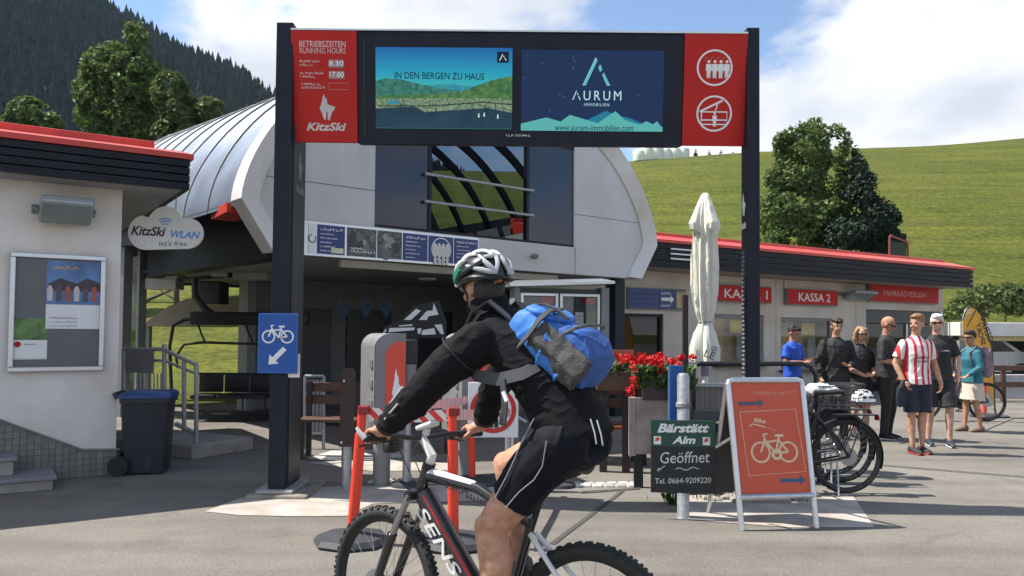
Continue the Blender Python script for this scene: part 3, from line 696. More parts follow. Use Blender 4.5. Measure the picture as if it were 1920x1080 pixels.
# projecting rim round the arch
rim = []
for i, (x, z) in enumerate(outline):
    c = V((x-SC, 0, z-zE)); nrm = V((x-SC, 0, (z-zE)*1.2+.02)).normalized() if 0 < i < len(outline)-1 else V(((-1 if x < SC else 1), 0, -.1)).normalized()
    o1 = V((x, 0, z))+nrm*.05; i1 = V((x, 0, z))-nrm*.22
    rim.append([V((i1.x, -.03, i1.z)), V((o1.x, -.13, o1.z)), V((o1.x, .22, o1.z)), V((i1.x, .22, i1.z))])
MB().loft(rim).build('arch_rim', white_paint, STT, True)
# roof shell: left half sheet metal panels, right half glazed between ribs
DEP = 9.0; roofm = M('zinc_roof', (.40, .445, .52), .36, metal=.85, var=.08, scale=1.5)
NB_ = 9
for k in range(NB_):
    y0 = .2+DEP*k/NB_; y1 = .2+DEP*(k+1)/NB_-.025
    q = MB(); half = [x for x in ax if x <= SC+.01]
    rows = []
    for y, off in ((y0, .0), (y1, .0)):
        rows.append([V((x, y, prof(x, y)+off)) for x in half])
    n = len(half)
    q.add(rows[0]+rows[1]+[p+V((0, 0, -.05)) for p in rows[0]]+[p+V((0, 0, -.05)) for p in rows[1]],
          [(i, i+1, n+i+1, n+i) for i in range(n-1)]+[(2*n+i+1, 2*n+i, 3*n+i, 3*n+i+1) for i in range(n-1)]+[(i, 2*n+i, 2*n+i+1, i+1) for i in range(n-1)]+[(n+i+1, 3*n+i+1, 3*n+i, n+i) for i in range(n-1)])
    q.build('roof_panel', roofm, STT, True)
    MB().tube([V((x, y1+.012, prof(x, y1)+.02)) for x in half], .016, 5).build('roof_seam', grey_metal, STT, True)
MB().tube([V((SC, .1, prof(SC, .1)+.06)), V((SC, DEP+.3, prof(SC, DEP)+.06))], .09, 8).build('roof_ridge', white_paint, STT)
gl_roof = glass('skylight_glass', (.22, .25, .28), .06)
hr = [x for x in ax if x >= SC-.01]
for k in range(8):
    y = .5+k*1.0
    rb = [[V((x, y-.05, prof(x, y)-.02)), V((x, y+.05, prof(x, y)-.02)), V((x-.03, y+.05, prof(x, y)-.16)), V((x-.03, y-.05, prof(x, y)-.16))] for x in hr]
    rb.append([V((sR-.25, y-.07, zB)), V((sR-.25, y+.07, zB)), V((sR-.5, y+.07, zB)), V((sR-.5, y-.07, zB))])
    MB().loft(rb).build('roof_rib', navy, STT)
n = len(hr); q = MB(); r0 = [V((x, .2, prof(x, .2))) for x in hr]; r1 = [V((x, DEP, prof(x, DEP))) for x in hr]
q.add(r0+r1, [(i, i+1, n+i+1, n+i) for i in range(n-1)]); q.build('skylight', gl_roof, STT, True, fix=False)
q = MB(); q.prism([(sL+INS, zB)]+[(x, prof(x, DEP)-.06) for x in ax]+[(sR-INS, zB)], DEP-.2, DEP-.05); q.build('rear_gable', M('gable_grey', (.035, .038, .055), .6), STT)
MB().bb(sR-.9, sR-.3, .3, DEP-.25, zE+.55, zE+.75).build('side_beam', navy, STT)
# floor slab of the upper room = ceiling over the platform; machinery inside
MB().bb(sL+.6, sR-.5, FT+.01, DEP-1.0, zB+.02, zB+.20).build('platform_ceiling', M('ceiling_grey', (.26, .26, .265), .8), STT)
mach = M('machine_blue', (.02, .08, .22), .4); MB().bb(wl+1.2, wl+2.2, 2.6, 4.4, zB+.95, zB+1.45, .08).build('drive_housing', mach, STT)
MB().lathe([(.65, -.1), (.72, -.1), (.72, .1), (.65, .1)], (wl+1.9, 2.4, zB+.85), 26, (0, -1, .3)).build('drive_wheel', black_metal, STT)
MB().bb(wl+1.5, wl+1.75, 1.9, 2.1, zB+.2, zB+1.6).build('machine_pillar', grey_metal, STT)
MB().bb(wl+.3, wr-.4, 3.2, 3.5, zB+.2, zB+.75, .05).build('machine_bed', black_metal, STT)
# window: fixed dark panes either side, open middle with two guard bars
ol = ST.pl(806, 380).x; orr = ST.pl(992, 380).x
for x0, x1 in ((wl+.004, ol), (orr, wr-.004)): MB().bb(x0, x1, .03, .06, wb+.004, wt-.004).build('window_pane', glass_dark, STT)
for x0, x1, z0, z1 in ((wl, wr, wb, wb+.04), (ol-.02, ol+.04, wb+.04, wt), (orr-.04, orr+.02, wb+.04, wt), (wl, wr, wt-.05, wt)):
    MB().bb(x0+.002, x1-.002, .015, .10, z0+.001, z1).build('window_frame', navy, STT)
for (pxa, pya, pyb) in ((806, 331, 354), (806, 381, 402)):
    z_ = .5*(ST.pl(808, pya).z+ST.pl(990, pyb).z); MB().tube([(ol-.1, -.02, z_), (orr+.08, -.02, z_)], .022, 8).build('guard_bar', galv, STT, True)
    for xx in (ol-.06, orr+.05): MB().bb(xx-.02, xx+.02, -.02, .03, z_-.025, z_+.025).build('bar_bracket', galv, STT)
# board strip below the window
bz1 = .5*(ST.pl(580, 418).z+ST.pl(890, 449).z); bz0 = .5*(ST.pl(580, 480).z+ST.pl(890, 496).z)
bx0, bx1 = ST.pl(560, 440).x, ST.pl(895, 470).x
MB().bb(bx0, bx1, -.035, -.003, bz0-.02, bz1+.02).build('board_strip', alu, STT)
navyb = M('board_blue', (.022, .045, .19), .4); photo_m = M('board_photo', (.10, .10, .105), .45, var=.9, scale=22)
def bslot(pa, pb): return ST.pl(pa, 455).x+.012, ST.pl(pb, 455).x-.012
for i, (pa, pb, kind) in enumerate([(574, 591, 'w'), (591, 645, 'b'), (647, 704, 'p'), (704, 752, 'p'), (752, 800, 'b'), (800, 848, 'c'), (848, 894, 'b')]):
    x0, x1 = bslot(pa, pb); wd = x1-x0
    MB().bb(x0, x1, -.045, -.036, bz0+.012, bz1-.012).build('info_board', {'w': sign_white, 'b': navyb, 'p': photo_m, 'c': navyb}[kind], STT)
    hh = bz1-bz0-.03
    if kind == 'b':
        for r_ in range(6): blur_text(STT, sign_white, x0+.04, bz1-.085-r_*hh/6.8, wd*(.85 if r_ == 0 else .35+.35*((r_*37) % 5)/5), .032 if r_ == 0 else .02, y=-.048, seed=i)
        if i == 1: MB().bb(x1-.2, x1-.02, -.049, -.045, bz0+.03, bz0+.10).build('sticker', M('sticker_cream', (.7, .68, .5)), STT)
    elif kind == 'c':
        q = MB(); q.ring(((x0+x1)/2, (bz0+bz1)/2), min(wd, hh)*.42, min(wd, hh)*.46, -.049, -.045, 36); q.build('emblem_ring', sign_white, STT)
        for k in range(4):
            xx = (x0+x1)/2+(k-1.5)*wd*.17; zz = (bz0+bz1)/2; g = MB(); g.ell((xx, -.048, zz+.12*hh+.02), (.022, .003, .026), 10, 6); g.build('emblem_figure', sign_white, STT)
            g = MB(); g.prism([(xx-.04, zz+.03), (xx-.03, zz+.055), (xx+.03, zz+.055), (xx+.04, zz+.03), (xx+.035, zz-.10), (xx+.022, zz-.10), (xx+.018, zz-.22), (xx-.018, zz-.22), (xx-.022, zz-.10), (xx-.035, zz-.10)], -.049, -.045); g.build('emblem_figure', M('figure_cream', (.72, .70, .6)), STT)
    elif kind == 'p':
        rr_ = random.Random(i)
        for k in range(9):
            xx = x0+.05+(wd-.1)*rr_.random(); zz = bz0+.07+hh*.6*rr_.random(); s_ = .03+.05*rr_.random()
            MB().ell((xx, -.046, zz), (s_, .002, s_*1.2), 8, 6).build('photo_print', M('photo_%d' % (k % 3), [(.35, .33, .32), (.06, .06, .07), (.18, .17, .16)][k % 3]), STT)
        if i == 2:
            blur_text(STT, sign_white, x0+.05, bz0+.10, wd*.5, .03, y=-.050); blur_text(STT, sign_white, x0+.05, bz0+.06, wd*.85, .03, y=-.050, seed=3)
    else:
        stroke(MB(), arc(((x0+x1)/2, bz0+.2), .05, 100, 400, 10), .012, -.049, -.045).build('emblem', text_black, STT)
MB().bb(ST.pl(640, 490).x, ST.pl(905, 500).x, .02, .09, zB-.13, zB-.03).build('cable_tray', M('tray_beige', (.30, .27, .21), .6), STT)
MB().bb(ST.pl(910, 500).x, ST.pl(1050, 520).x, .05, .11, zB-.14, zB-.04).build('cable_tray', M('tray_beige', (.3, .27, .21)), STT)
p = ST.pl(998, 481); MB().ell((p.x, -.07, p.z), (.045, .08, .045), 12, 8).build('camera_head', grey_metal, STT, True); MB().tube([(p.x+.05, 0, p.z), (p.x, -.05, p.z)], .02).build('camera_arm', grey_metal, STT)
# skirt below the left eave (dark) and red trims
MB().bb(sL+.45, sL+.75, .3, DEP-1, zB-.05, zE+.3).build('side_skirt', navy, STT)
q = MB(); q.add([(sL-.05, .35, zE-.12), (sL+.05, 1.2, zE-.12), (sL+.05, 1.2, zE-.0), (sL-.05, .35, zE-.0), (sL+.3, .35, zE-.12), (sL+.4, 1.2, zE-.12), (sL+.4, 1.2, zE-.0), (sL+.3, .35, zE-.0)], [(0, 3, 2, 1), (4, 5, 6, 7), (0, 1, 5, 4), (3, 7, 6, 2), (0, 4, 7, 3), (1, 2, 6, 5)]); q.build('red_trim', red_metal, STT)
# rear and side walls under the platform roof, pillars
ygr = M('interior_wall', (.22, .215, .21), .8, var=.08)
MB().bb(1.35, sR+1.6, 5.2, 5.4, 0, zB).build('rear_wall', ygr, STT)
for x0, x1 in ((2.1, 3.0), (3.35, 4.4), (5.1, 6.0)): MB().bb(x0, x1, 5.15, 5.195, 0.02, 1.95).build('door', M('door_dark', (.05, .05, .055), .45), STT)
MB().bb(1.37, 2.0, 5.16, 5.195, .9, 1.9).build('wall_notice', M('notice_green', (.12, .16, .09), .6, var=.3), STT)
MB().bb(1.45, 1.95, 5.14, 5.158, 1.15, 1.5).build('wall_notice', M('notice_pale', (.30, .33, .20), .6), STT)
MB().bb(1.2, 1.36, 5.0, 5.45, 0, zB).build('pillar', grey_metal, STT)
MB().bb(sR-.6, sR-.35, .3, .55, 0, zB).build('pillar', navy, STT)
lampz = zB-.01
p = ST.pl(822, 532); MB().lathe([(.16, 0), (.17, .03), (.10, .05)], (3.6, 2.6, zB-.04), 24).build('ceiling_lamp', sign_white, STT, True)
# bunting of three pennants inside
for i, px in enumerate((646, 686, 724)):
    p = ST.pl(px, 575, 3.6); t = thing('pennant_flag', '%s of three blue diamond pennants hanging in the dark station hall' % ['leftmost', 'middle', 'rightmost'][i], 'flag', ST.M @ MX.Translation(p), 'pennants in the station hall')
    bl = M('pennant_blue', (.03, .09, .20), .6)
    q = MB(); q.prism([(-.17, .02), (0, -.22), (.17, .02)], -.004, .004); q.build('cloth', bl, t); q = MB(); q.prism([(-.06, .16), (0, .25), (.06, .16), (0, .09)], -.004, .004); q.build('emblem', bl, t)
    q = MB(); stroke(q, [(-.15, .03), (0, .24), (.15, .03)], .012, -.003, .003); q.build('cord', grey_metal, t)
# side wing: low red-trimmed roof between kiosk and station
p = A(330, 392, 13.0)
WG = thing('rear_shelter', 'low red-edged shelter roof between kiosk and lift station', 'shelter', T(p.x, 13.0, 0, R(-28)))
a_ = Fr((p.x, 13, 0), R(-28))
l = a_.pl(268, 385); r = a_.pl(384, 412); zt = (l.z+r.z)/2
q = MB(); q.add([(x, y, z) for x in (l.x-2.2, r.x) for y, z in ((-.05, zt-.10), (-.05, zt-.02), (.5, zt+.16), (.5, zt-.08))], [(0, 1, 2, 3), (7, 6, 5, 4), (0, 4, 5, 1), (1, 5, 6, 2), (2, 6, 7, 3), (3, 7, 4, 0)]); q.build('roof_edge', red_metal, WG)
MB().bb(l.x-2.2, r.x-.02, 0, 2.2, zt-.5, zt-.105).build('fascia', navy, WG)
MB().bb(l.x-.75, l.x-.58, .1, .27, 0, zt-.5).build('pillar', mid_grey, WG)
MB().bb(l.x-2.2, l.x-.95, .7, .78, 0.02, zt-.55).build('glass_wall', glass('shelter_glass', (.35, .42, .36)), WG)
for xx in (l.x-2.2, l.x-1.55, l.x-.95): MB().bb(xx-.03, xx+.03, .66, .82, 0, zt-.5).build('mullion', grey_metal, WG)

# ------------------------------------------------------------------ ticket office (kassa)
a1 = A(1232, 500, 16.1); a2 = A(1822, 541, 22.3)
KR = math.atan2(a2.y-a1.y, a2.x-a1.x); KA = Fr((a1.x, a1.y, 0), KR)
KAT = thing('ticket_office', 'long low ticket office with red-edged roof and ribbed dark fascia', 'building', KA.M)
fz0 = .5*(KA.pl(1260, 500).z+KA.pl(1800, 540).z); fz1 = .5*(KA.pl(1260, 476).z+KA.pl(1800, 512).z)-.0
fz1 = fz0+.50; xE = KA.pl(1823, 520).x; WY = .9; WX1 = KA.pl(1768, 560, WY).x
kw = M('kassa_render', (.60, .56, .52), .8, var=.05, scale=1.2, bump=.12, bscale=120, dirt=.5)
# wall pieces leave the openings free
def kx(px, py=620): return KA.pl(px, py, WY).x
def kz(px, py): return KA.pl(px, py, WY).z
ops = [(kx(1150), kx(1244), 0.05, kz(1200, 588)), (kx(1340), kx(1432), kz(1390, 682), kz(1390, 590)), (kx(1464), kx(1562), kz(1510, 692), kz(1510, 596)), (kx(1624), kx(1764), .03, kz(1690, 582))]
ztop = fz0-.0; xprev = -2.6
for (x0, x1, z0, z1) in ops:
    MB().bb(xprev, x0, WY, WY+.25, 0, ztop).build('wall', kw, KAT); MB().bb(x0, x1, WY, WY+.25, z1, ztop).build('wall', kw, KAT)
    if z0 > .1: MB().bb(x0, x1, WY, WY+.25, 0, z0).build('wall', kw, KAT)
    xprev = x1
MB().bb(xprev, WX1, WY, WY+.25, 0, ztop).build('wall', kw, KAT)
MB().bb(WX1-.25, WX1-.002, WY+.252, 6.5, 0, ztop).build('wall', kw, KAT); MB().bb(-1, WX1-.26, 6.3, 6.5, 0, ztop).build('wall', kw, KAT)
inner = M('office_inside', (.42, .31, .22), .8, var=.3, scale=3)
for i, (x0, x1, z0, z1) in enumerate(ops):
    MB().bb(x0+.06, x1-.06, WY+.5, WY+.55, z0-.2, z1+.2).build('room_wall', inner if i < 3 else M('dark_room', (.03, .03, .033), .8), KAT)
    if i < 3:
        fr_ = navy if i == 0 else grey_metal
        for bx in ((x0, x0+.07, z0, z1), (x1-.07, x1, z0, z1), (x0+.07, x1-.07, z1-.07, z1), (x0+.07, x1-.07, z0, z0+.05)): MB().bb(bx[0]+.002, bx[1]-.002, WY+.05, WY+.15, bx[2]+.002, bx[3]-.002).build('window_frame', fr_, KAT)
        MB().bb(x0+.072, x1-.072, WY+.09, WY+.10, z0+.052, z1-.072).build('window_pane', glass('office_glass_%d' % i, (.88, .88, .86) if i else (.4, .42, .45), .02), KAT)
    if i in (1, 2):
        MB().bb(x0-.08, x1+.08, WY-.22, WY-.003, z0-.06, z0-.003, .01).build('window_sill', M('sill_brown', (.10, .05, .045), .5), KAT)
        MB().bb(x0+.14, x0+.14+.35*(x1-x0), WY+.42, WY+.44, z0+.1, z1-.1).build('curtain', M('curtain_tan', (.52, .36, .24), .8, var=.2, scale=12), KAT)
        MB().bb(x1-.75, x1-.25, WY+.36, WY+.38, z1-.42, z1-.12).build('price_board', M('board_yellow', (.75, .55, .06), .5), KAT)
        MB().bb(x1-.55, x1-.25, WY+.34, WY+.36, z0+.1, z1-.5).build('price_board', M('board_bluegrey', (.22, .28, .36), .5), KAT)
# door opening: half-open dark roller and frame
x0, x1, z0, z1 = ops[3]
MB().bb(x0+.02, x1-.02, WY+.06, WY+.10, z1-.36, z1-.005).build('roller_shutter', M('shutter_grey', (.07, .07, .075), .5), KAT)
for xx in (x0+.03, x0+.55*(x1-x0), x1-.05): MB().bb(xx, xx+.06, WY+.07, WY+.13, .03, z1-.37).build('door_frame', alu, KAT)
MB().bb(x0+.1, x1-.1, WY+.12, WY+.13, .05, z1-.38).build('door_pane', glass('door_glass', (.3, .3, .32)), KAT)
for px in (1342, 1470): 
    x = kx(px, 510); MB().tube([(x, WY-.03, fz0-.05), (x, WY-.03, fz0-.42)], .025).build('downpipe', white_paint, KAT)
for xx in (kx(1455), kx(1605)): MB().bb(xx-.012, xx+.012, WY-.004, WY+.0, 0, ztop-.01).build('wall_joint', M('joint_grey', (.35, .34, .33)), KAT)
MB().bb(-3, xE-.05, .06, 6.4, fz0+.01, fz1).build('soffit', M('soffit_warm', (.42, .39, .37), .7), KAT)
for k in range(4):
    h = (fz1-fz0)/4; z0 = fz0+k*h
    for nm_, cs in (('f', [(-6.0, .05), (-6.0, -.016)]),):
        q = MB(); q.add([(x, y, z) for x in (-3.0, xE) for y, z in ((.055, z0+.004), (-.018, z0+.010), (-.032, z0+h-.02), (.055, z0+h-.005))], [(0, 1, 2, 3), (7, 6, 5, 4), (0, 4, 5, 1), (1, 5, 6, 2), (2, 6, 7, 3), (3, 7, 4, 0)]); q.build('fascia_slat', navy, KAT)
        MB().bb(xE-.04, xE+.012, .062, 6.4, z0+.006, z0+h-.005).build('fascia_slat', navy, KAT)
q = MB(); q.add([(x, y, z) for x in (-3.0, xE+.06) for y, z in ((-.06, fz1), (-.06, fz1+.06), (.7, fz1+.26), (.7, fz1+.01))], [(0, 1, 2, 3), (7, 6, 5, 4), (0, 4, 5, 1), (1, 5, 6, 2), (2, 6, 7, 3), (3, 7, 4, 0)]); q.build('roof_edge', red_metal, KAT)
MB().bb(-3.0, xE-.15, .68, .80, fz1+.1, fz1+.32, .02).build('roof_upstand', red_metal, KAT)
MB().bb(-3.0, xE-.2, .80, 6.3, fz1+.01, fz1+.2).build('roof', M('roof_felt', (.12, .12, .12)), KAT)
for k in range(3): MB().bb(KA.pl(1253, 470).x+.03, KA.pl(1300, 470).x, -.045, -.033, fz1-.13-.1*k, fz1-.10-.1*k).build('vent_slot', sign_white, KAT)
# red-framed ladder hatch on the roof
p = KA.pl(1667, 480, 3.0); HT = thing('roof_hatch', 'red tubular hatch frame standing on the ticket office roof', 'hatch', KA.M @ MX.Translation((p.x, 3.0, fz1+.2)))
hz = KA.pl(1680, 443, 3.0).z-fz1-.2; wd = KA.pl(1702, 455, 3.0).x-p.x
MB().tube([(0, 0, 0), (.04, 0, hz*.97), (.1, 0, hz), (wd, 0, hz*.86), (wd, 0, 0)], .035).build('frame', M('hatch_red', (.25, .05, .05), .5), HT, True)
MB().bb(.12, wd-.05, .02, .05, .05, hz*.84).build('mesh_panel', M('hatch_mesh', (.03, .045, .03), .8), HT)
def wallsign(label, px0, py0, px1, py1, text, y, th, fr=KA, mat=None, tm=None):
    pa = fr.pl(px0, py0, y); pb = fr.pl(px1, py1, y); wd = pb.x-pa.x; zc = .5*(fr.pl((px0+px1)/2, py0, y).z+fr.pl((px0+px1)/2, py1, y).z); h = th
    t = thing('sign_box', label, 'sign', fr.M @ MX.Translation((pa.x, y, zc-h/2)))
    MB().bb(0, wd, 0, .10, 0, h, .008).build('box', mat or red_panel, t); MB().bb(-.02, wd+.02, .015, .12, -.02, h+.02, .006).build('frame', grey_metal, t)
    return t, wd, h
wp = M('sign_letter', (.80, .74, .72), .5, var=.05)
t, wd, h = wallsign('red KASSA 1 sign partly behind the right gate post', 1343, 535, 1447, 567, '', WY-.13, .36)
TXT(t, wp, 'KASSA 1', wd*.14, h*.2, h*.58, width=wd*.78, bold=.012)
t, wd, h = wallsign('red KASSA 2 sign above the ticket window', 1478, 541, 1571, 574, '', WY-.13, .36)
TXT(t, wp, 'KASSA 2', wd*.2, h*.2, h*.58, width=wd*.64, bold=.012)
t, wd, h = wallsign('wide red FAHRRADVERLEIH sign above the dark doorway', 1632, 536, 1760, 567, '', WY-.13, .44)
TXT(t, M('faded_letter', (.68, .38, .36), .5), 'FAHRRADVERLEIH', wd*.18, h*.34, h*.34, width=wd*.62)
floodlight('grey flood light between KASSA 2 and the bicycle rental sign', Fr(KA.w(0, WY, 0), KR), 1592, 540, 1640, 570)
# blue exit sign on the office wall below the station corner
t, wd, h = wallsign('dark blue exit sign with white arrow under the station corner', 1180, 541, 1286, 580, '', WY-.08, .42, mat=navyb)
for k in range(3): blur_text(t, M('dim_blue', (.05, .09, .2)), .08, .28-.1*k, wd*.4, .05, y=-.006, seed=k)
q = MB(); q.prism([(wd*.52, .03), (wd*.80, .03), (wd*.80, h-.03), (wd*.52, h-.03)], -.006, -.001); q.build('arrow_field', navyb, t)
arrow(MB(), wd*.55, h*.5, wd*.78, h*.5, .07, -.011, -.007).build('arrow', sign_white, t)
blur_text(t, sign_white, wd*.55, h*.75, wd*.17, .05, y=-.011); blur_text(t, sign_white, wd*.55, h*.12, wd*.17, .05, y=-.011, seed=4)
MB().bb(wd*.82, wd-.01, -.008, -.001, .02, h-.02).build('map_field', M('map_sand', (.40, .32, .18), .6, var=.4, scale=6), t)
# ------------------------------------------------------------------ entrance gate with billboard
GY = G(530, 930).y
GA = Fr((0, GY, 0)); GT = thing('entrance_gate', 'dark entrance gate with two posts carrying a wide billboard', 'gate', GA.M)
lx = GA.pl(511, 500).x; rx = GA.pl(1424, 500).x; ztp = GA.pl(520, 43).z; lw, ld = .155, .50; rw, rd = .118, .17
MB().bb(lx, lx+lw, -.02, ld, .06, ztp, .006).build('post', navy, GT)
MB().bb(rx-rw, rx, -.02, rd, .06, GA.pl(1412, 53).z, .006).build('post', navy, GT)
MB().bb(lx+lw+.0005, lx+lw+.012, .06, ld-.03, .10, 3.45, .003).build('post_face', M('post_face_grey', (.035, .037, .042), .45, var=.15), GT)
# vertical scale and logo on the inner face of the left post
FM = MX.Translation((lx+lw+.013, ld-.04, 0)) @ MX.Rotation(R(90), 4, 'Z') @ MX.Rotation(math.pi, 4, 'Z')
FM = MX.Translation((lx+lw+.013, .08, 0)) @ MX.Rotation(R(90), 4, 'Z')
gtx = M('faint_print', (.20, .205, .215), .5)
q = MB(FM); chamois(q, .12, 2.95, .30, .15, -.003); q.build('emblem', gtx, GT)
TXT(GT, gtx, 'KitzSki', .06, 2.82, .075, y=-.002, width=.26, shear=.2, bold=.02, M=FM)
q = MB(FM)
for k in range(26): q.bb(.02, .02+(.26 if k % 5 == 0 else .16+.05*((k*7) % 3)/3), -.002, 0, 1.15+k*.052, 1.160+k*.052)
q.build('scale_print', M('faint_print2', (.10, .10, .11), .5), GT)
FR = MX.Translation((rx-rw-.001, rd-.005, 0)) @ MX.Rotation(R(-90), 4, 'Z')
q = MB(FR); chamois(q, .03, 2.62, .22, .11, -.003); q.build('emblem', sign_white, GT); TXT(GT, sign_white, 'KitzSki', .02, 2.50, .06, y=-.002, width=.13, shear=.2, bold=.02, M=FR)
q = MB(FR)
for k in range(34): q.bb(.02, .09+.03*((k*5) % 3)/3, -.002, 0, .95+k*.04, .97+k*.04)
q.build('scale_print', gtx, GT)
for xx, dd, ww in ((lx+lw/2, ld/2, lw), (rx-rw/2, rd/2, rw)):
    MB().bb(xx-ww/2-.09, xx+ww/2+.09, -.10, dd*2+.06, .035, .065, .008).build('base_plate', grey_metal if ww == rw else M('plate_weathered', (.33, .33, .31), .6, var=.2), GT)
    MB().bb(xx-ww/2-.17, xx+ww/2+.24, -.16, dd*2+.12, -.02, .034, .02).build('footing', M('footing', (.26, .23, .19), .9, var=.3, scale=9, bump=.6), GT)
# billboard, leaning forward
TL = R(7.5); BP = Fr((0, GY+.12, GA.pl(960, 270).z), 0, TL); BM = GA.I @ BP.M
def bp(px, py): return BP.pl(px, py)
x0 = bp(548, 160).x; x1 = bp(670, 160).x; x2 = bp(1281, 170).x; x3 = bp(1398, 170).x; zt = bp(960, 61).z; zb = bp(960, 270).z
MB(BM).bb(x1+.002, x2-.002, 0, .16, zb-.01, zt, .006).build('billboard_housing', navy, GT)
MB(BM).bb(x0+.03, x3-.03, .06, .14, zb+.08, zt-.06).build('billboard_backing', black_metal, GT)
RL = MB(BM).bb(x0, x1, -.018, .05, zb+.0, zt+.0, .004).build('side_panel', red_panel, GT); RR = MB(BM).bb(x2, x3, -.018, .05, zb, zt, .004).build('side_panel', red_panel, GT)
MB(BM).bb(x0, x3, -.02, .17, zt+.004, zt+.02).build('top_edge', alu, GT)
yy = -.020
pr = M('red_print', (.72, .50, .48), .5); prs = M('red_print_soft', (.60, .22, .20), .5)
wd = x1-x0
def rp_(px, py): r_ = BP.pl(px, py, -.02); return r_.x, r_.z
def lbl(parent, mat, s, pxl, pyb, pxr, pyt, **k):
    xa, za = rp_(pxl, pyb); xb, zb_ = rp_(pxr, pyt); return TXT(parent, mat, s, xa, za, zb_-za, y=yy, width=xb-xa, M=BM, **k)
lbl(RL, pr, 'BETRIEBSZEITEN', 561, 88, 648, 77, bold=.01); lbl(RL, pr, 'RUNNING HOURS', 562, 100, 648, 90)
for (s, a_, b_, c_, d_) in (('8.30', 617, 124, 644, 114), ('17.00', 618, 145, 645, 135)):
    xa, za = rp_(a_-1, b_+3); xb, zb_ = rp_(d_ if False else c_+1, d_-2); MB(BM).bb(xa, xb, -.0215, -.0185, za, zb_).build('time_field', M('time_grey', (.35, .20, .19), .5), RL); 
    xa, za = rp_(a_, b_); xb, zb_ = rp_(c_, d_); TXT(RL, sign_white, s, xa, za, zb_-za, y=-.023, width=xb-xa, M=BM, bold=.02)
for (a_, b_, c_) in ((562, 117, 600), (562, 124, 590), (563, 139, 606), (563, 146, 592), (565, 160, 602), (565, 166, 612)):
    xa, za = rp_(a_, b_); xb, _ = rp_(c_, b_); blur_text(RL, pr, xa, za, xb-xa, .022, y=-.0215, M=BM)
xa, za = rp_(617, 168); xb, zb_ = rp_(652, 156); stroke(MB(BM), [(xa, za), (xb, za), (xb, zb_), (xa, zb_), (xa, za)], .006, -.0215, -.0185).build('time_field', prs, RL)
xa, za = rp_(599, 226); xb, zb_ = rp_(629, 176); chamois(MB(BM), xa, za, zb_-za, xb-xa, -.023).build('emblem', M('emblem_pale', (.62, .58, .57), .5), RL)
lbl(RL, M('emblem_pale', (.6, .58, .57)), 'KitzSki', 575, 245, 649, 230, shear=.25, bold=.03)
# right panel pictograms
def disc(px, py, r): c = rp_(px, py); q = MB(BM); q.ring(c, r*.90, r, -.0225, -.0185, 44); q.build('emblem_ring', sign_white, RR); return c
rr_ = abs(rp_(1374, 127)[0]-rp_(1307, 127)[0])/2
c = disc(1340, 127, rr_)
def figure(mb, x, z, h, y=-.0225):
    mb.ell((x, y+.001, z+h*.91), (h*.085, .0015, h*.09), 10, 6)
    mb.prism([(x-h*.15, z+h*.78), (x+h*.15, z+h*.78), (x+h*.17, z+h*.40), (x+h*.11, z+h*.40), (x+h*.10, z), (x+h*.015, z), (x, z+h*.4), (x-h*.015, z), (x-h*.10, z), (x-h*.11, z+h*.40), (x-h*.17, z+h*.40)], y, y+.003)
for k in range(4):
    q = MB(BM); figure(q, c[0]-.055+k*.056, c[1]-.095, .165); q.build('emblem_figure', sign_white, RR)
    q = MB(BM); stroke(q, [(c[0]-.095+k*.056, c[1]+.06), (c[0]-.085+k*.056, c[1]+.095), (c[0]-.06+k*.056, c[1]+.09)], .005, -.0225, -.0185); q.build('emblem_figure', prs, RR)
c = disc(1339, 213, rr_); q = MB(BM)
stroke(q, [(c[0]-rr_*.82, c[1]+rr_*.10), (c[0]+rr_*.45, c[1]+rr_*.72)], .018, -.0225, -.0185); q.build('emblem_line', sign_white, RR)
q = MB(BM); stroke(q, [(c[0]+.01, c[1]+rr_*.15), (c[0]+.03, c[1]+rr_*.52)], .010, -.0228, -.0185); q.build('emblem_line', sign_white, RR)
q = MB(BM); e = rr_*.72; stroke(q, [(c[0]-e, c[1]+.015), (c[0]+e, c[1]+.015), (c[0]+e, c[1]-.10), (c[0]-e, c[1]-.10), (c[0]-e, c[1]+.015)], .012, -.0231, -.0185); q.build('emblem_line', sign_white, RR)
q = MB(BM); stroke(q, [(c[0]-e, c[1]-.06), (c[0]+e, c[1]-.06)], .012, -.0234, -.0185); q.build('emblem_line', sign_white, RR)
q = MB(BM); figure(q, c[0]+.005, c[1]-.12, .13, -.0245); q.build('emblem_figure', sign_white, RR)
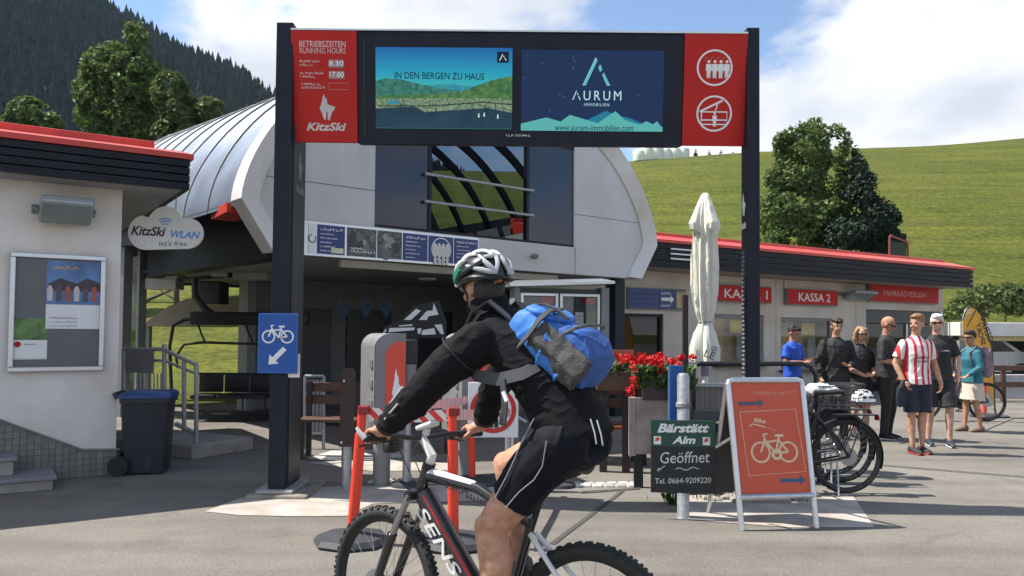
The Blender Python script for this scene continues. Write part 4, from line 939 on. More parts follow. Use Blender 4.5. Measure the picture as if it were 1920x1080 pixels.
# two screens
def emis(name, col, st=1.0, var=0, col2=None, sc_=3.0, grad=None):
    m = bpy.data.materials.new(name); m.use_nodes = True; t = m.node_tree; b = t.nodes['Principled BSDF']; b.inputs['Base Color'].default_value = (.004, .004, .005, 1); b.inputs['Roughness'].default_value = .5; b.inputs['Specular IOR Level'].default_value = .12
    b.inputs['Emission Strength'].default_value = st; b.inputs['Emission Color'].default_value = (*col, 1)
    g = t.nodes.new('ShaderNodeTexCoord')
    if grad:
        s = t.nodes.new('ShaderNodeSeparateXYZ'); t.links.new(g.outputs['Generated'], s.inputs[0]); r = t.nodes.new('ShaderNodeValToRGB')
        for i, (p_, c_) in enumerate(grad):
            e_ = r.color_ramp.elements[i] if i < 2 else r.color_ramp.elements.new(p_)
            e_.position = p_; e_.color = (*c_, 1)
        t.links.new(s.outputs[2], r.inputs[0]); t.links.new(r.outputs[0], b.inputs['Emission Color'])
    elif col2:
        n = t.nodes.new('ShaderNodeTexNoise'); n.inputs['Scale'].default_value = sc_; n.inputs['Detail'].default_value = 8; n.inputs['Roughness'].default_value = .7; t.links.new(g.outputs['Object'], n.inputs['Vector'])
        r = t.nodes.new('ShaderNodeValToRGB'); r.color_ramp.elements[0].position = .4; r.color_ramp.elements[1].position = .62; r.color_ramp.elements[0].color = (*col, 1); r.color_ramp.elements[1].color = (*col2, 1)
        t.links.new(n.outputs['Fac'], r.inputs[0]); t.links.new(r.outputs[0], b.inputs['Emission Color'])
    return m
EK = .68
def sp(px, py): r_ = BP.pl(px, py, -.006); return r_.x, r_.z
sx0, sz1 = sp(704, 88); sx1, _ = sp(961, 90); _, sz0 = sp(830, 241); tx0, tz1 = sp(978, 93); tx1, _ = sp(1246, 94); _, tz0 = sp(1110, 246)
S1 = MB(BM).bb(sx0, sx1, -.010, -.001, sz0, sz1).build('screen', emis('screen_sky', (0, 0, 0), EK, grad=[(.38, (.055, .43, .36)), (1.0, (.012, .10, .30)), (.7, (.02, .27, .40))]), GT)
S2 = MB(BM).bb(tx0, tx1, -.010, -.001, tz0, tz1).build('screen', emis('screen_navy', (.010, .026, .075), EK), GT)
MB(BM).bb(x1+.06, tx0-.28 if False else x1+.075, -.006, -.001, zb+.05, zt-.06).build('housing_trim', black_metal, GT)
def P1(u, v): return (sx0+u*(sx1-sx0), sz0+v*(sz1-sz0))
def poly(parent, mat, pts, y, name='screen_image'): q = MB(BM); q.prism(pts, y, y+.0012); return q.build(name, mat, parent)
def ridge(pts, base=0.0, seed=0, amp=.006, n=70):
    out = []
    for i in range(n+1):
        u = i/n
        for (u0, v0), (u1, v1) in zip(pts, pts[1:]):
            if u0 <= u <= u1: v = v0+(v1-v0)*(u-u0)/max(1e-6, u1-u0); break
        out.append(P1(u, v+amp*NZ.noise(V((u*25, seed, 0)))))
    return out+[P1(1, base), P1(0, base)]
poly(S1, emis('far_hills', (.02, .19, .26), EK, col2=(.035, .25, .30), sc_=14), ridge([(0, .52), (.3, .53), (.45, .545), (.55, .55), (.75, .52), (1, .5)], .0, 1), -.0115)
poly(S1, emis('mid_hills', (.015, .09, .085), EK, col2=(.06, .21, .15), sc_=26), ridge([(0, .58), (.08, .62), (.2, .60), (.35, .535), (.5, .49), (.62, .47), (1, .44)], 0, 2), -.0130)
poly(S1, emis('near_hill', (.025, .10, .045), EK, col2=(.10, .20, .06), sc_=20), ridge([(0, .40), (.4, .42), (.6, .44), (.72, .52), (.85, .60), (1, .66)], 0, 3), -.0145)
poly(S1, emis('valley', (.02, .085, .05), EK, col2=(.28, .34, .22), sc_=60), ridge([(0, .36), (.5, .38), (1, .37)], 0, 5), -.0160)
poly(S1, emis('terrace', (.012, .035, .06), EK, col2=(.018, .05, .075), sc_=5), [P1(0, .24), P1(.28, .27), (P1(.36, .20)), P1(.82, .26), P1(1, .20), P1(1, 0), P1(0, 0)], -.0175)
q = MB(BM); stroke(q, [P1(.02, .27), P1(.42, .28), P1(.8, .33), P1(1, .30)], .008, -.0190, -.0175); q.build('screen_image', emis('rail_dark', (.004, .012, .02), EK), S1)
for u in (.18, .44, .81, .88): q = MB(BM); stroke(q, [P1(u, .18), P1(u, .31)], .006, -.0193, -.0175); q.build('screen_image', MATS.get('x') or emis('rail_dark%d' % int(u*100), (.004, .012, .02), EK), S1)
poly(S1, emis('spa_blue', (.03, .20, .32), EK), [P1(.08, .30), P1(.09, .335), P1(.17, .34), P1(.19, .30)], -.0190)
for u, v in ((.75, .14), (.79, .15), (.89, .13)): poly(S1, emis('lamp_%d' % int(u*100), (.55, .62, .55), EK), [P1(u, v), P1(u+.012, v), P1(u+.010, v+.05), P1(u+.003, v+.05)], -.0190)
xa, za = sp(740, 150); xb, zb_ = sp(908, 133); TXT(S1, emis('screen_text', (.004, .012, .03), .4), 'IN DEN BERGEN ZU HAUS', xa, za+.012, .062, y=-.0135+.002, width=xb-xa, M=BM, bold=.006, rotd=-.4)
xa, zb_ = sp(932, 97); xb, za = sp(954, 118); poly(S1, emis('logo_tile', (.006, .012, .03), EK), [(xa, za), (xb, za), (xb, zb_), (xa, zb_)], -.0125)
def aurum_a(parent, mat, x, z, w_, h_, y):
    for pts in ([(0, 0), (.12, 0), (.52, .90), (.46, 1.0)], [(.56, .63), (.63, .48), (.70, .58), (.63, .74)], [(.88, 0), (1, 0), (.76, .46), (.70, .37)]): poly(parent, mat, [(x+u*w_, z+v*h_) for u, v in pts], y)
aq = emis('aqua_line', (.10, .40, .42), EK); aqw = emis('aqua_white', (.42, .60, .66), EK)
aurum_a(S1, emis('logo_white', (.6, .65, .7), EK), xa+.02, za+.02, xb-xa-.04, zb_-za-.04, -.0138)
def P2(u, v): return (tx0+u*(tx1-tx0), tz0+v*(tz1-tz0))
xa, za = sp(1092, 160); xb, zb_ = sp(1145, 108); aurum_a(S2, aqw, xa, za, xb-xa, zb_-za, -.0135)
ins = .16; aurum_a(S2, aq, xa+.004, za+.004, xb-xa-.006, zb_-za-.012, -.0148)
xa, za = sp(1073, 188); xb, zb_ = sp(1165, 171); aurum_a(S2, aqw, xa, za+.004, (xb-xa)*.17, (zb_-za), -.0135)
TXT(S2, aqw, 'URUM', xa+(xb-xa)*.23, za, zb_-za, y=-.0125, width=(xb-xa)*.77, M=BM, spacing=1.4)
xa, za = sp(1095, 199); xb, zb_ = sp(1142, 194); TXT(S2, aqw, 'IMMOBILIEN', xa, za, zb_-za, y=-.0125, width=xb-xa, M=BM, spacing=1.4)
teal = emis('teal_mountain', (.085, .36, .34), EK); dteal = emis('dark_teal_mountain', (.015, .16, .26), EK)
poly(S2, dteal, [P2(.36, .02), P2(.5, .17), P2(.6, .255), P2(.68, .19), P2(.76, .17), P2(.86, .10), P2(.86, .02)], -.0115)
poly(S2, teal, [P2(0, 0), P2(0, .085), P2(.18, .165), P2(.28, .115), P2(.345, .20), P2(.54, .10), P2(.665, .25), P2(.735, .14), P2(.84, .085), P2(.885, .13), P2(.93, .09), P2(.96, .13), P2(.99, .06), P2(1, .06), P2(1, 0)], -.0128)
xa, za = sp(1040, 246); xb, zb_ = sp(1187, 237); TXT(S2, emis('web_text', (.01, .03, .06), .3), 'www.aurum-immobilien.com', xa, za+.006, zb_-za+.006, y=-.0142, width=xb-xa, M=BM)
for (u, v) in ((.14, .83), (.36, .90), (.37, .86), (.36, .78), (.02, .65), (.27, .45), (.30, .42), (.82, .44), (.20, .25)): poly(S2, aqw, [P2(u, v), P2(u+.004, v), P2(u+.004, v+.007), P2(u, v+.007)], -.0115)
xa, za = sp(961, 256); blur_text(S2, sign_white, xa-.06, za, .07, .022, y=-.003, M=BM, name='maker_plate'); MB(BM).bb(xa+.02, xa+.08, -.004, -.001, za, za+.022).build('maker_plate', grey_metal, S2); blur_text(S2, sign_white, xa+.09, za, .08, .022, y=-.003, M=BM, name='maker_plate')
# blue cycle route sign on the left post
b0 = GA.pl(483, 700, -.06); b1 = GA.pl(560, 588, -.06)
CS = thing('cycle_sign', 'blue cycle route sign with white arrow on the left gate post', 'sign', T(b0.x, GY-.06, b0.z))
W, H = b1.x-b0.x, b1.z-b0.z
MB().bb(0, W, -.012, 0, 0, H, .005).build('plate', blue_sign, CS); q = MB(); stroke(q, [(.012, .012), (W-.012, .012), (W-.012, H-.012), (.012, H-.012), (.012, .012)], .005, -.0135, -.0118); q.build('border', M('border_blue', (.06, .16, .42), .4), CS)
bike_icon(MB(), W*.10, H*.50, W*.80, .014, -.0165, -.0122).build('cycle_symbol', sign_white, CS); arrow(MB(), W*.68, H*.42, W*.28, H*.15, .045, -.0165, -.0122).build('arrow', sign_white, CS)
MB().bb(W*.25, W*.6, .0, .04, H*.4, H*.6).build('bracket', grey_metal, CS)
b2 = GA.pl(540, 707, -.045); MB().bb(b2.x-b0.x, b2.x-b0.x+.105, .02, .024, -.035, .18).build('sticker', sign_white, CS)
# ------------------------------------------------------------------ paving details
def slab(name, pts, mat, z0, z1=None):
    q = MB(); P = [G(*p) for p in pts]
    q.add([V((p.x, p.y, z0)) for p in P], [tuple(range(len(P)))]) if z1 is None else None
    o = q.build(name, mat, fix=True); 
    if o.data.polygons[0].normal.z < 0: o.data.flip_normals()
    return struct(o)
pale = M('pale_concrete', (.40, .37, .34), .9, var=.14, scale=4, bump=.4, bscale=50, dirt=.4)
slab('concrete_pavement', [(384, 960), (450, 935), (500, 922), (640, 912), (900, 910), (980, 921), (965, 938), (700, 945), (650, 968), (560, 969), (450, 967)], pale, .005)
slab('concrete_pavement', [(1270, 932), (1420, 920), (1600, 932), (1640, 990), (1480, 990), (1290, 975)], pale, .005)
slab('tar_patch', [(1640, 870), (1920, 893), (1920, 896), (1640, 873)], M('tar_worn', (.10, .095, .088), .8, var=.3, scale=20), .0045)
slab('tar_patch', [(1030, 1020), (1165, 920), (1172, 921), (1040, 1022)], M('tar', (.06, .057, .053), .8), .0055)
slab('tar_patch', [(1090, 922), (1200, 915), (1200, 918), (1090, 926)], M('tar', (.06, .057, .053)), .0065)
cob = [M('cobble_%d' % i, c, .8, var=.15, scale=15) for i, c in enumerate([(.42, .40, .38), (.34, .325, .31), (.50, .48, .45)])]
rg = random.Random(9); stoneme = MB().box((0, 0, 0), (.105, .105, .06), None, .018).mesh('cobble'); stoneme.materials.append(cob[0])
def cobbles(a, b, rows, label):
    A_, B_ = G(*a), G(*b); d = (B_-A_); n = int(d.length/.115); d.normalize(); s = V((-d.y, d.x, 0))
    t = thing('cobble_strip', None, None, MX.Translation((A_.x, A_.y, 0))); t['kind'] = 'structure'
    for r_ in range(rows):
        for k in range(n):
            o = put('cobble', stoneme, None, t); o.location = d*(k*.115+.05*(r_ % 2))+s*(r_*.112)+V((0, 0, -.012+.008*rg.random())); o.rotation_euler = (rg.uniform(-.04, .04), rg.uniform(-.04, .04), math.atan2(d.y, d.x)+rg.uniform(-.1, .1))
            o.material_slots[0].link = 'OBJECT'; o.material_slots[0].material = rg.choice(cob)
cobbles((1055, 912), (1215, 912), 2, ''); cobbles((700, 905), (905, 905), 2, '')
slab('concrete_pavement', [(575, 860), (620, 846), (760, 842), (760, 858), (640, 866)], M('bright_concrete', (.5, .48, .45), .9, var=.2, scale=9, bump=.5), .006)
slab('concrete_pavement', [(575, 868), (700, 862), (860, 870), (860, 882), (700, 884)], pale, .005)
# ------------------------------------------------------------------ cloud sign
CF = Fr(A(311, 428, 8.6), R(2)); p = CF.pl(311, 428)
CL = thing('cloud_sign', 'white cloud-shaped KitzSki WLAN sign hanging by the kiosk', 'sign', CF.M)
def cp(px, py): r_ = CF.pl(px, py); return r_.x, r_.z
k_ = 8.6/FPX
body = arc(cp(275, 436), 33*k_, 265, 105, 14)+arc(cp(312, 420), 33*k_, 160, 20, 14)+arc(cp(352, 438), 29*k_, 80, -85, 14)
MB().prism(body, -.02, .02).build('plate', white_paint, CL)
def clbl(mat, s, a, b, c, d, **k): xa, za = cp(a, b); xb, zb_ = cp(c, d); return TXT(CL, mat, s, xa, za, zb_-za, y=-.022, width=xb-xa, **k)
clbl(text_black, 'KitzSki', 247, 441, 312, 424, shear=.25, bold=.025, rotd=-2); clbl(M('wlan_blue', (.10, .30, .62), .5), 'WLAN', 321, 446, 376, 433, shear=.25, bold=.03, rotd=-2)
clbl(M('hand_dark', (.12, .12, .14), .6), "let's free", 299, 461, 352, 452, shear=.2)
for r_ in (6, 11, 16): c = cp(311, 426); stroke(MB(), arc(c, r_*k_, 45, 135, 10), .012, -.026, -.020).build('wifi_arc', M('wlan_blue', (.1, .3, .6)), CL)
MB().tube([(-.12, 0, .17), (-.12, .02, .62)], .006).build('hanger', grey_metal, CL); MB().tube([(.10, 0, .17), (.10, .02, .62)], .006).build('hanger', grey_metal, CL)
# ------------------------------------------------------------------ wheelie bin
b = G(277, 884); BN = thing('wheelie_bin', 'black wheelie bin with blue lid beside the kiosk', 'bin', T(b.x, b.y, 0, R(14)))
bm_ = M('bin_plastic', (.018, .020, .032), .5, var=.1)
def rr(w_, d_, z, r_=.05, cy_=0):
    pts = []
    for sx, sy, a0 in ((1, 1, 0), (-1, 1, 90), (-1, -1, 180), (1, -1, 270)):
        for a_ in (0, 45, 90): pts.append(V((sx*(w_/2-r_)+r_*math.cos(R(a0+a_)), cy_+sy*(d_/2-r_)+r_*math.sin(R(a0+a_)), z)))
    return pts
MB().loft([rr(.40, .42, .02), rr(.41, .44, .20), rr(.46, .50, .74), rr(.50, .54, .745), rr(.50, .54, .79)]).build('body', bm_, BN, True)
MB().loft([rr(.52, .56, .795), rr(.52, .56, .83), rr(.46, .48, .855), rr(.2, .2, .865)]).build('lid', M('bin_lid_blue', (.02, .06, .20), .45, var=.08), BN, True)
MB().tube([(-.27, .2, .79), (-.30, .2, .835), (-.30, -.2, .835), (-.27, -.2, .79)], .022).build('handle', bm_, BN, True)
for s in (-1, 1): MB().lathe([(.02, -.03), (.10, -.03), (.10, .03), (.02, .03)], (-.24, s*.24, .10), 18, (0, 1, 0)).build('wheel', rubber, BN, True)
MB().lathe([(.05, -.002), (.05, .004)], (0.03, -.224, .12), 18, (0, -1, 0)).build('round_badge', bm_, BN)
for zz in (.55, .62, .69): MB().bb(.08, .12, -.27, -.245, zz, zz+.02).build('rib', bm_, BN)
# ------------------------------------------------------------------ stair railing behind the bin
RF = Fr((*G(300, 850).xy, 0), R(-28)); RT = thing('ramp_railing', 'grey steel ramp railing behind the wheelie bin', 'railing', RF.M)
def rl(px, py): r_ = RF.pl(px, py); return V((r_.x, 0, r_.z))
topp = [rl(232, 655), rl(306, 655), rl(368, 684)]
MB().tube(topp, .025, 8).build('top_rail', galv, RT, True)
MB().tube([rl(232, 676)+V((0, .02, 0)), rl(306, 676)+V((0, .02, 0)), rl(368, 702)+V((0, .02, 0))], .018, 8).build('middle_rail', galv, RT, True)
for (a, b_) in (((232, 655), (232, 850)), ((308, 645), (308, 840)), ((368, 684), (368, 829)), ((345, 672), (345, 815))): MB().tube([rl(*a), rl(*b_)], .026, 8).build('post', galv, RT)
for k in range(9): p = rl(250+k*6.5, 700); MB().tube([p, rl(250+k*6.5, 800)], .010, 6).build('baluster', galv, RT)
p0 = rl(240, 655); p1 = rl(290, 700); MB().bb(p0.x, p1.x, -.03, -.01, p1.z, p0.z).build('infill_plate', grey_metal, RT)
MB().tube([rl(330, 795), rl(366, 812)], .03).build('kerb_rail', galv, RT)
p0 = rl(225, 830); p1 = rl(368, 830); MB().bb(p0.x, p1.x+.1, -.15, .8, 0, .16, .01).build('kerb', concrete, RT)
# ------------------------------------------------------------------ chairlift chair
LC = Fr((*A(420, 700, 13.6).xy, 0), R(4)); CH = thing('chairlift_chair', 'dark four-seat lift chair waiting over the green meadow', 'lift chair', LC.M)
def lc(px, py, y=0): r_ = LC.pl(px, py, y); return V((r_.x, y, r_.z))
bkp = M('chair_pad', (.014, .015, .018), .5, var=.15); steel = M('chair_steel', (.03, .031, .035), .4, metal=.4)
xl, xr = lc(335, 720).x, lc(560, 720).x; zs = lc(400, 745).z; zb_ = lc(400, 702).z
for i in range(4):
    x0 = xl+.3+(xr-xl-.3)*i/4; x1 = xl+.3+(xr-xl-.3)*(i+1)/4-.02
    MB().bb(x0, x1, .10, .16, zs+.08, zb_, .02).build('backrest', bkp, CH, True); MB().bb(x0, x1, -.38, .10, zs, zs+.07, .025).build('seat', bkp, CH, True)
MB().tube([lc(322, 745), lc(318, 650), lc(325, 610), lc(345, 600), lc(362, 598)], .03, 8).build('side_frame', steel, CH, True)
MB().tube([V((xl+.25, .2, zs)), V((xr, .2, zs))], .03).build('cross_bar', steel, CH); MB().tube([V((xl+.25, .2, zb_)), V((xr, .2, zb_))], .02).build('cross_bar', steel, CH)
p0 = lc(358, 584); p1 = lc(478, 610); MB().bb(p0.x, p1.x+.9, -.08, .10, p1.z, p0.z, .03).build('hanger_beam', steel, CH, True)
MB().tube([lc(365, 520), lc(366, 556), lc(385, 580), lc(400, 590)], .06, 8).build('hanger_arm', steel, CH, True)
MB().tube([lc(333, 690, -.3), lc(330, 668, -.3), lc(345, 646, -.3), lc(380, 642, -.3), lc(478, 645, -.3), lc(560, 648, -.3)], .022, 8).build('safety_bar', steel, CH, True)
for px in (371, 460): MB().tube([lc(px, 608), lc(px+8, 630, -.2), lc(px+14, 643, -.3)], .018).build('bar_link', steel, CH, True)
for px in (455, 497): MB().tube([lc(px, 745, -.3), lc(px, 772, -.42)], .015).build('footrest_link', steel, CH)
MB().tube([V((xl+.5, -.42, lc(455, 772).z)), V((xr, -.42, lc(455, 772).z))], .02).build('footrest', steel, CH)
# track beam and tyres overhead
TB = Fr((*A(400, 520, 14.2).xy, 0), R(-7)); TR = thing('lift_track_beam', 'overhead lift track beam with pale drive covers above the chair', 'track', TB.M)
def tb(px, py, y=0): r_ = TB.pl(px, py, y); return V((r_.x, y, r_.z))
p0 = tb(270, 510); p1 = tb(520, 486); MB().tube([p0, p1], .05, 6).build('beam', steel, TR); MB().tube([tb(270, 530), tb(520, 508)], .035, 6).build('beam', steel, TR)
cov_ = M('cover_pale', (.42, .43, .42), .6)
for a, b_ in (((278, 522), (335, 543)), ((315, 505), (338, 522)), ((400, 495), (430, 520)), ((440, 502), (505, 525))):
    u, v = tb(*a), tb(*b_); MB().bb(u.x, v.x, -.1, .2, v.z, u.z, .02).build('cover', cov_, TR)
u, v = tb(382, 528), tb(420, 571); MB().bb(u.x, v.x, -.2, .2, v.z, u.z, .03).build('drive_box', black_metal, TR)
# second platform roof edge in the distance (tan)
SL = Fr((*A(420, 590, 17.5).xy, 0), R(-5)); u = SL.pl(270, 560); v = SL.pl(560, 610)
ST2 = thing('loading_ramp', 'tan loading ramp roof behind the lift chair', 'shelter', SL.M)
q = MB(); q.prism([(SL.pl(262, 612).x, SL.pl(262, 612).z), (SL.pl(315, 575).x, SL.pl(315, 575).z), (SL.pl(350, 560).x, SL.pl(350, 560).z), (SL.pl(620, 548).x, SL.pl(620, 548).z), (SL.pl(620, 607).x, SL.pl(620, 607).z), (SL.pl(330, 612).x, SL.pl(330, 612).z)], 0, 2.5); q.build('roof_slab', M('tan_board', (.34, .29, .24), .8), ST2)
for px in (264, 620): MB().bb(SL.pl(px, 700).x-.06, SL.pl(px, 700).x+.06, .2, .32, 0, SL.pl(px, 606).z).build('post', grey_metal, ST2)
dk = MB(); P = [G(365, 792), G(520, 790), G(640, 800), G(600, 775), G(370, 768)]; dk.add([V((p.x, p.y, .01)) for p in P], [tuple(range(5))]); struct(dk.build('platform_deck', M('deck_dark', (.03, .03, .032), .7), fix=False))
# ------------------------------------------------------------------ turnstiles
def turnstile(label, px, Y, group):
    p = A(px, 800, Y); t = thing('turnstile', label, 'turnstile', T(p.x, Y, 0, R(24)), group)
    zt, zb_ = 1.52-(0)/1, 0
    z1 = A(px, 625, Y).z; z0 = A(px, 815, Y).z; w_ = .30
    out = [(0, z0), (0, z1-.14)]+[(.14-.14*math.cos(R(a)), z1-.14+.14*math.sin(R(a))) for a in range(10, 91, 16)]+[(w_, z1), (w_, z0)]
    MB().prism(out, -.05, .55).build('cabinet', M('cabinet_grey', (.20, .205, .215), .5, var=.08), t, True)
    o2 = [(.10, z0+.05), (.10, z1-.22)]+[(.24-.14*math.cos(R(a)), z1-.22+.14*math.sin(R(a))) for a in range(10, 91, 16)]+[(w_-.003, z1-.08), (w_-.003, z0+.05)]
    MB().prism(o2, -.056, -.0505).build('red_inlay', M('turnstile_red', (.68, .07, .035), .4, var=.06), t)
    q = MB(); chamois(q, .16, z0+.22, .42, .14, -.061); q.build('emblem', sign_white, t)
    for k in range(4): MB().bb(-.022, -.001, .05, .12, z0+.05+k*(z1-z0-.3)/3.4, z0+.13+k*(z1-z0-.3)/3.4, .005).build('hinge', alu, t)
    MB().bb(w_+.002, w_+.16, .05, .5, z1-.42, z1-.06, .03).build('reader_box', black, t, True)
    MB().bb(w_+.01, w_+.12, -.02, .04, z1-.50, z1-.30, .02).build('card_slot', mid_grey, t)
    MB().tube([(.14, .2, 0), (.14, .2, z0+.02)], .085, 16).build('pedestal', M('pedestal_grey', (.27, .27, .265), .6), t, True)
    for a in (0, 120, 240): MB().tube([(w_+.16, .25, z0+.3), (w_+.5*1.0, .25+.25*math.cos(R(a)), z0+.3+.25*math.sin(R(a)))], .014).build('turnstile_arm', alu, t, True)
    return t
turnstile('grey and red turnstile pillar left of the cyclist', 700, 7.75, 'red lift turnstiles')
turnstile('grey and red turnstile pillar behind the cyclist\'s arm', 862, 8.1, 'red lift turnstiles')
# made-up dark panel above turnstile, white stripes standing for sunlit things beyond
p = A(780, 600, 11.0); BR = Fr((p.x, 11.0, 0), R(30)); BN2 = thing('striped_stand_in', 'black banner with white slanted stripes behind the turnstile', 'banner', BR.M)
def br(px, py): r_ = BR.pl(px, py); return (r_.x, r_.z)
MB().prism([br(712, 634), br(722, 612), br(750, 600), br(778, 574), br(822, 562), br(838, 604), br(836, 634)], .0, .02).build('cloth', black, BN2)  # dark sheet made up as a ground for the stripes
for i, pts in enumerate([[(757, 600), (780, 579), (789, 583), (770, 600)], [(785, 600), (800, 583), (811, 582), (813, 568), (822, 590), (803, 593), (800, 600)], [(748, 610), (773, 608), (773, 611), (748, 612)], [(718, 623), (724, 616), (724, 621), (719, 625)], [(730, 615), (778, 614), (776, 619), (728, 623)], [(782, 616), (790, 615), (788, 625), (784, 627)], [(792, 619), (814, 615), (817, 627), (790, 628)], [(814, 609), (828, 608), (832, 627), (826, 626)]]):
    MB().prism([br(*p_) for p_ in pts], -.006, -.001).build('stripe', sign_white, BN2)
for px in (716, 856): MB().tube([V((br(px, 634)[0], .03, br(px, 640)[1]+.05)), V((br(px, 634)[0], .03, 0))], .025).build('post', galv, BN2)
# brown plank posts and steel fence left of the turnstile
p = A(650, 830, 7.7); PB = thing('plank_post', 'dark brown plank bolted to a steel post by the left turnstile', 'post', T(p.x, 7.7, 0, R(8)))
z1 = A(655, 690, 7.7).z; z0 = A(640, 836, 7.7).z
q = MB(); q.prism([(-.07, z0), (-.055, z1-.05), (-.03, z1), (.05, z1), (.075, z1-.04), (.06, z0)], -.06, -.02); q.build('plank', dark_wood, PB)
for xx, zz in ((-.045, z0+.04), (-.03, z1-.12)): MB().ell((xx, -.062, zz), (.012, .006, .012), 10, 6).build('bolt', alu, PB)
MB().tube([(0, .03, -.02), (0, .03, z1-.1)], .05, 14).build('post', galv, PB, True)
FF = Fr((*G(600, 842).xy, 0), R(-4)); FE = thing('barrier_fence', 'grey steel crowd barrier right of the left gate post', 'fence', FF.M)
def ff(px, py): r_ = FF.pl(px, py); return V((r_.x, 0, r_.z))
a_, b_, c_, d_ = ff(572, 705), ff(607, 705), ff(607, 812), ff(572, 812)
MB().tube([a_, b_], .02).build('top_rail', galv, FE); MB().tube([d_, c_], .018).build('bottom_rail', galv, FE); MB().tube([b_, V((c_.x, 0, 0))], .022).build('post', galv, FE); MB().tube([a_, V((d_.x, 0, 0))], .022).build('post', galv, FE)
for k in range(5): x = a_.x+(b_.x-a_.x)*(k+.5)/5; MB().bb(x-.022, x+.012, -.008, .008, c_.z, b_.z-.05).build('slat', M('slat_grey', (.3, .3, .31), .5), FE)
# dark timber rails behind the fence, and terrace benches
def bench(label, px, py, Y, wpx, group=None, rz=0):
    p = A(px, py, Y); w_ = wpx*Y/FPX; t = thing('wooden_bench', label, 'bench', T(p.x, Y, 0, R(rz)), group)
    for k in range(3): MB().bb(-w_/2, w_/2, -.2+.13*k, -.09+.13*k, .44, .475, .006).build('seat_plank', brown_wood, t)
    for k in range(2): MB().bb(-w_/2, w_/2, .20, .225, .62+.15*k, .73+.15*k, .006).build('back_plank', brown_wood, t)
    for s in (-1, 1):
        MB().bb(s*w_*.42-.03, s*w_*.42+.03, -.18, -.12, 0, .44).build('leg', dark_wood, t); MB().bb(s*w_*.42-.03, s*w_*.42+.03, .14, .20, 0, .9).build('leg', dark_wood, t)
    return t
bench('brown wooden bench behind the plank post', 620, 730, 9.6, 110)
bench('brown wooden bench behind the turnstile gap', 790, 740, 10.2, 120)
bench('brown wooden bench beside the flower trough on the terrace', 1165, 770, 9.4, 90)
# ------------------------------------------------------------------ red barrier posts and tape
rib_base = M('base_rubber', (.035, .036, .042), .6, var=.2, scale=14, bump=.2)
def barrier(label, base, top, s=1.0, hex_=True):
    b = G(*base); tp = A(top[0], top[1], b.y); t = thing('barrier_post', label, 'barrier post', T(b.x, b.y, 0), 'red barrier posts')
    d = V((tp.x-b.x, 0, tp.z))
    MB().lathe([(.27*s, 0), (.28*s, .02), (.25*s, .055), (.10*s, .075), (.05, .08)], n=8 if hex_ else 24).build('base', rib_base, t)
    d = V((d.x*.9, .0, d.z))
    MB().tube([(0, 0, .07), d*.80], .039*s, 14).build('tube', red_post, t, True); MB().tube([d*.795, d], [.032*s, .032*s], 14).build('upper_tube', red_post, t, True)
    MB().bb(d.x-.025, d.x+.05, -.045*s, .045*s, d.z-.055, d.z+.004, .006).build('clip', M('clip_dark', (.25, .02, .015), .4), t)
    return t, V((b.x+d.x, b.y, d.z))
_, e1 = barrier('leaning red barrier post in front of the cyclist', (660, 1018), (682, 762))
_, e2 = barrier('upright red barrier post behind the handlebar', (850, 1022), (848, 765))
_, e3 = barrier('short red barrier post behind the cyclist\'s hands', (885, 908), (884, 768), .9, False)
tape_m = stripes('barrier_tape', (.72, .05, .04), (.8, .78, .76), 9.0, (1, 0, 1.0), .5)
tape_f = stripes('thin_barrier_tape', (.75, .10, .09), (.8, .78, .77), 22, (1, 0, .2), .5)
def tape(label, a, b, h, mat, sag=.02, gap=.045):
    d = (b-a); L = d.length; d0 = d.normalized(); t0 = MX.Translation(a) @ V((d0.x, d0.y, 0)).to_track_quat('X', 'Z').to_matrix().to_4x4()
    n = 12; up = []; q = MB()
    for i in range(n+1):
        u = i/n; x = gap+(L-2*gap)*u; z = (b.z-a.z)*u-sag*4*u*(1-u); up.append((x, z, .004*math.sin(u*9)))
    vs = [V((x, y, z)) for x, z, y in up]+[V((x, y+.004, z-h)) for x, z, y in up]+[V((x, y+.0025, z)) for x, z, y in up]+[V((x, y+.0065, z-h)) for x, z, y in up]; m_ = n+1
    q.add(vs, [(i, i+1, m_+i+1, m_+i) for i in range(n)]+[(2*m_+i+1, 2*m_+i, 3*m_+i, 3*m_+i+1) for i in range(n)])
    o = q.build('barrier_tape', mat, fix=False); o.matrix_world = t0; return tag(o, label, 'tape')
tape('red-white tape between the two front barrier posts', e1+V((0, 0, -.005)), e2+V((0, 0, -.01)), .085, tape_m, .015)
tape('finely striped tape running back from the front barrier post', e2+V((-.3, .6, .0)), A(880, 742, 7.9), .075, tape_f, .01)
tape('finely striped tape right of the upright barrier post', e2+V((0, 0, -.01)), A(960, 765, 7.6), .08, tape_f, .01)
# no-entry sign
NF = Fr((*A(925, 770, 7.75).xy, 0), R(3)); u = NF.pl(877, 820); v = NF.pl(972, 717); NS = thing('prohibition_sign', 'white board with red ring and black figure behind the cyclist\'s arm', 'sign', NF.M)
MB().bb(u.x, v.x, -.01, .01, u.z, v.z, .004).build('board', sign_white, NS); cx, cz = (u.x+v.x)/2, (u.z+v.z)/2; r_ = (v.x-u.x)*.46
q = MB(); q.ring((cx, cz), r_*.80, r_, -.016, -.0105, 40); q.build('red_ring', M('ring_red', (.55, .035, .025), .45), NS)
q = MB(); q.ell((cx+.01, -.013, cz+.10), (.022, .003, .024), 12, 8); q.build('figure', text_black, NS)
q = MB(); q.prism([(cx-.13, cz+.05), (cx+.14, cz+.05), (cx+.14, cz+.03), (cx+.05, cz+.03), (cx+.05, cz-.17), (cx+.012, cz-.17), (cx+.01, cz-.07), (cx, cz-.17), (cx-.035, cz-.17), (cx-.035, cz+.03), (cx-.13, cz+.03)], -.016, -.0105); q.build('figure', text_black, NS)
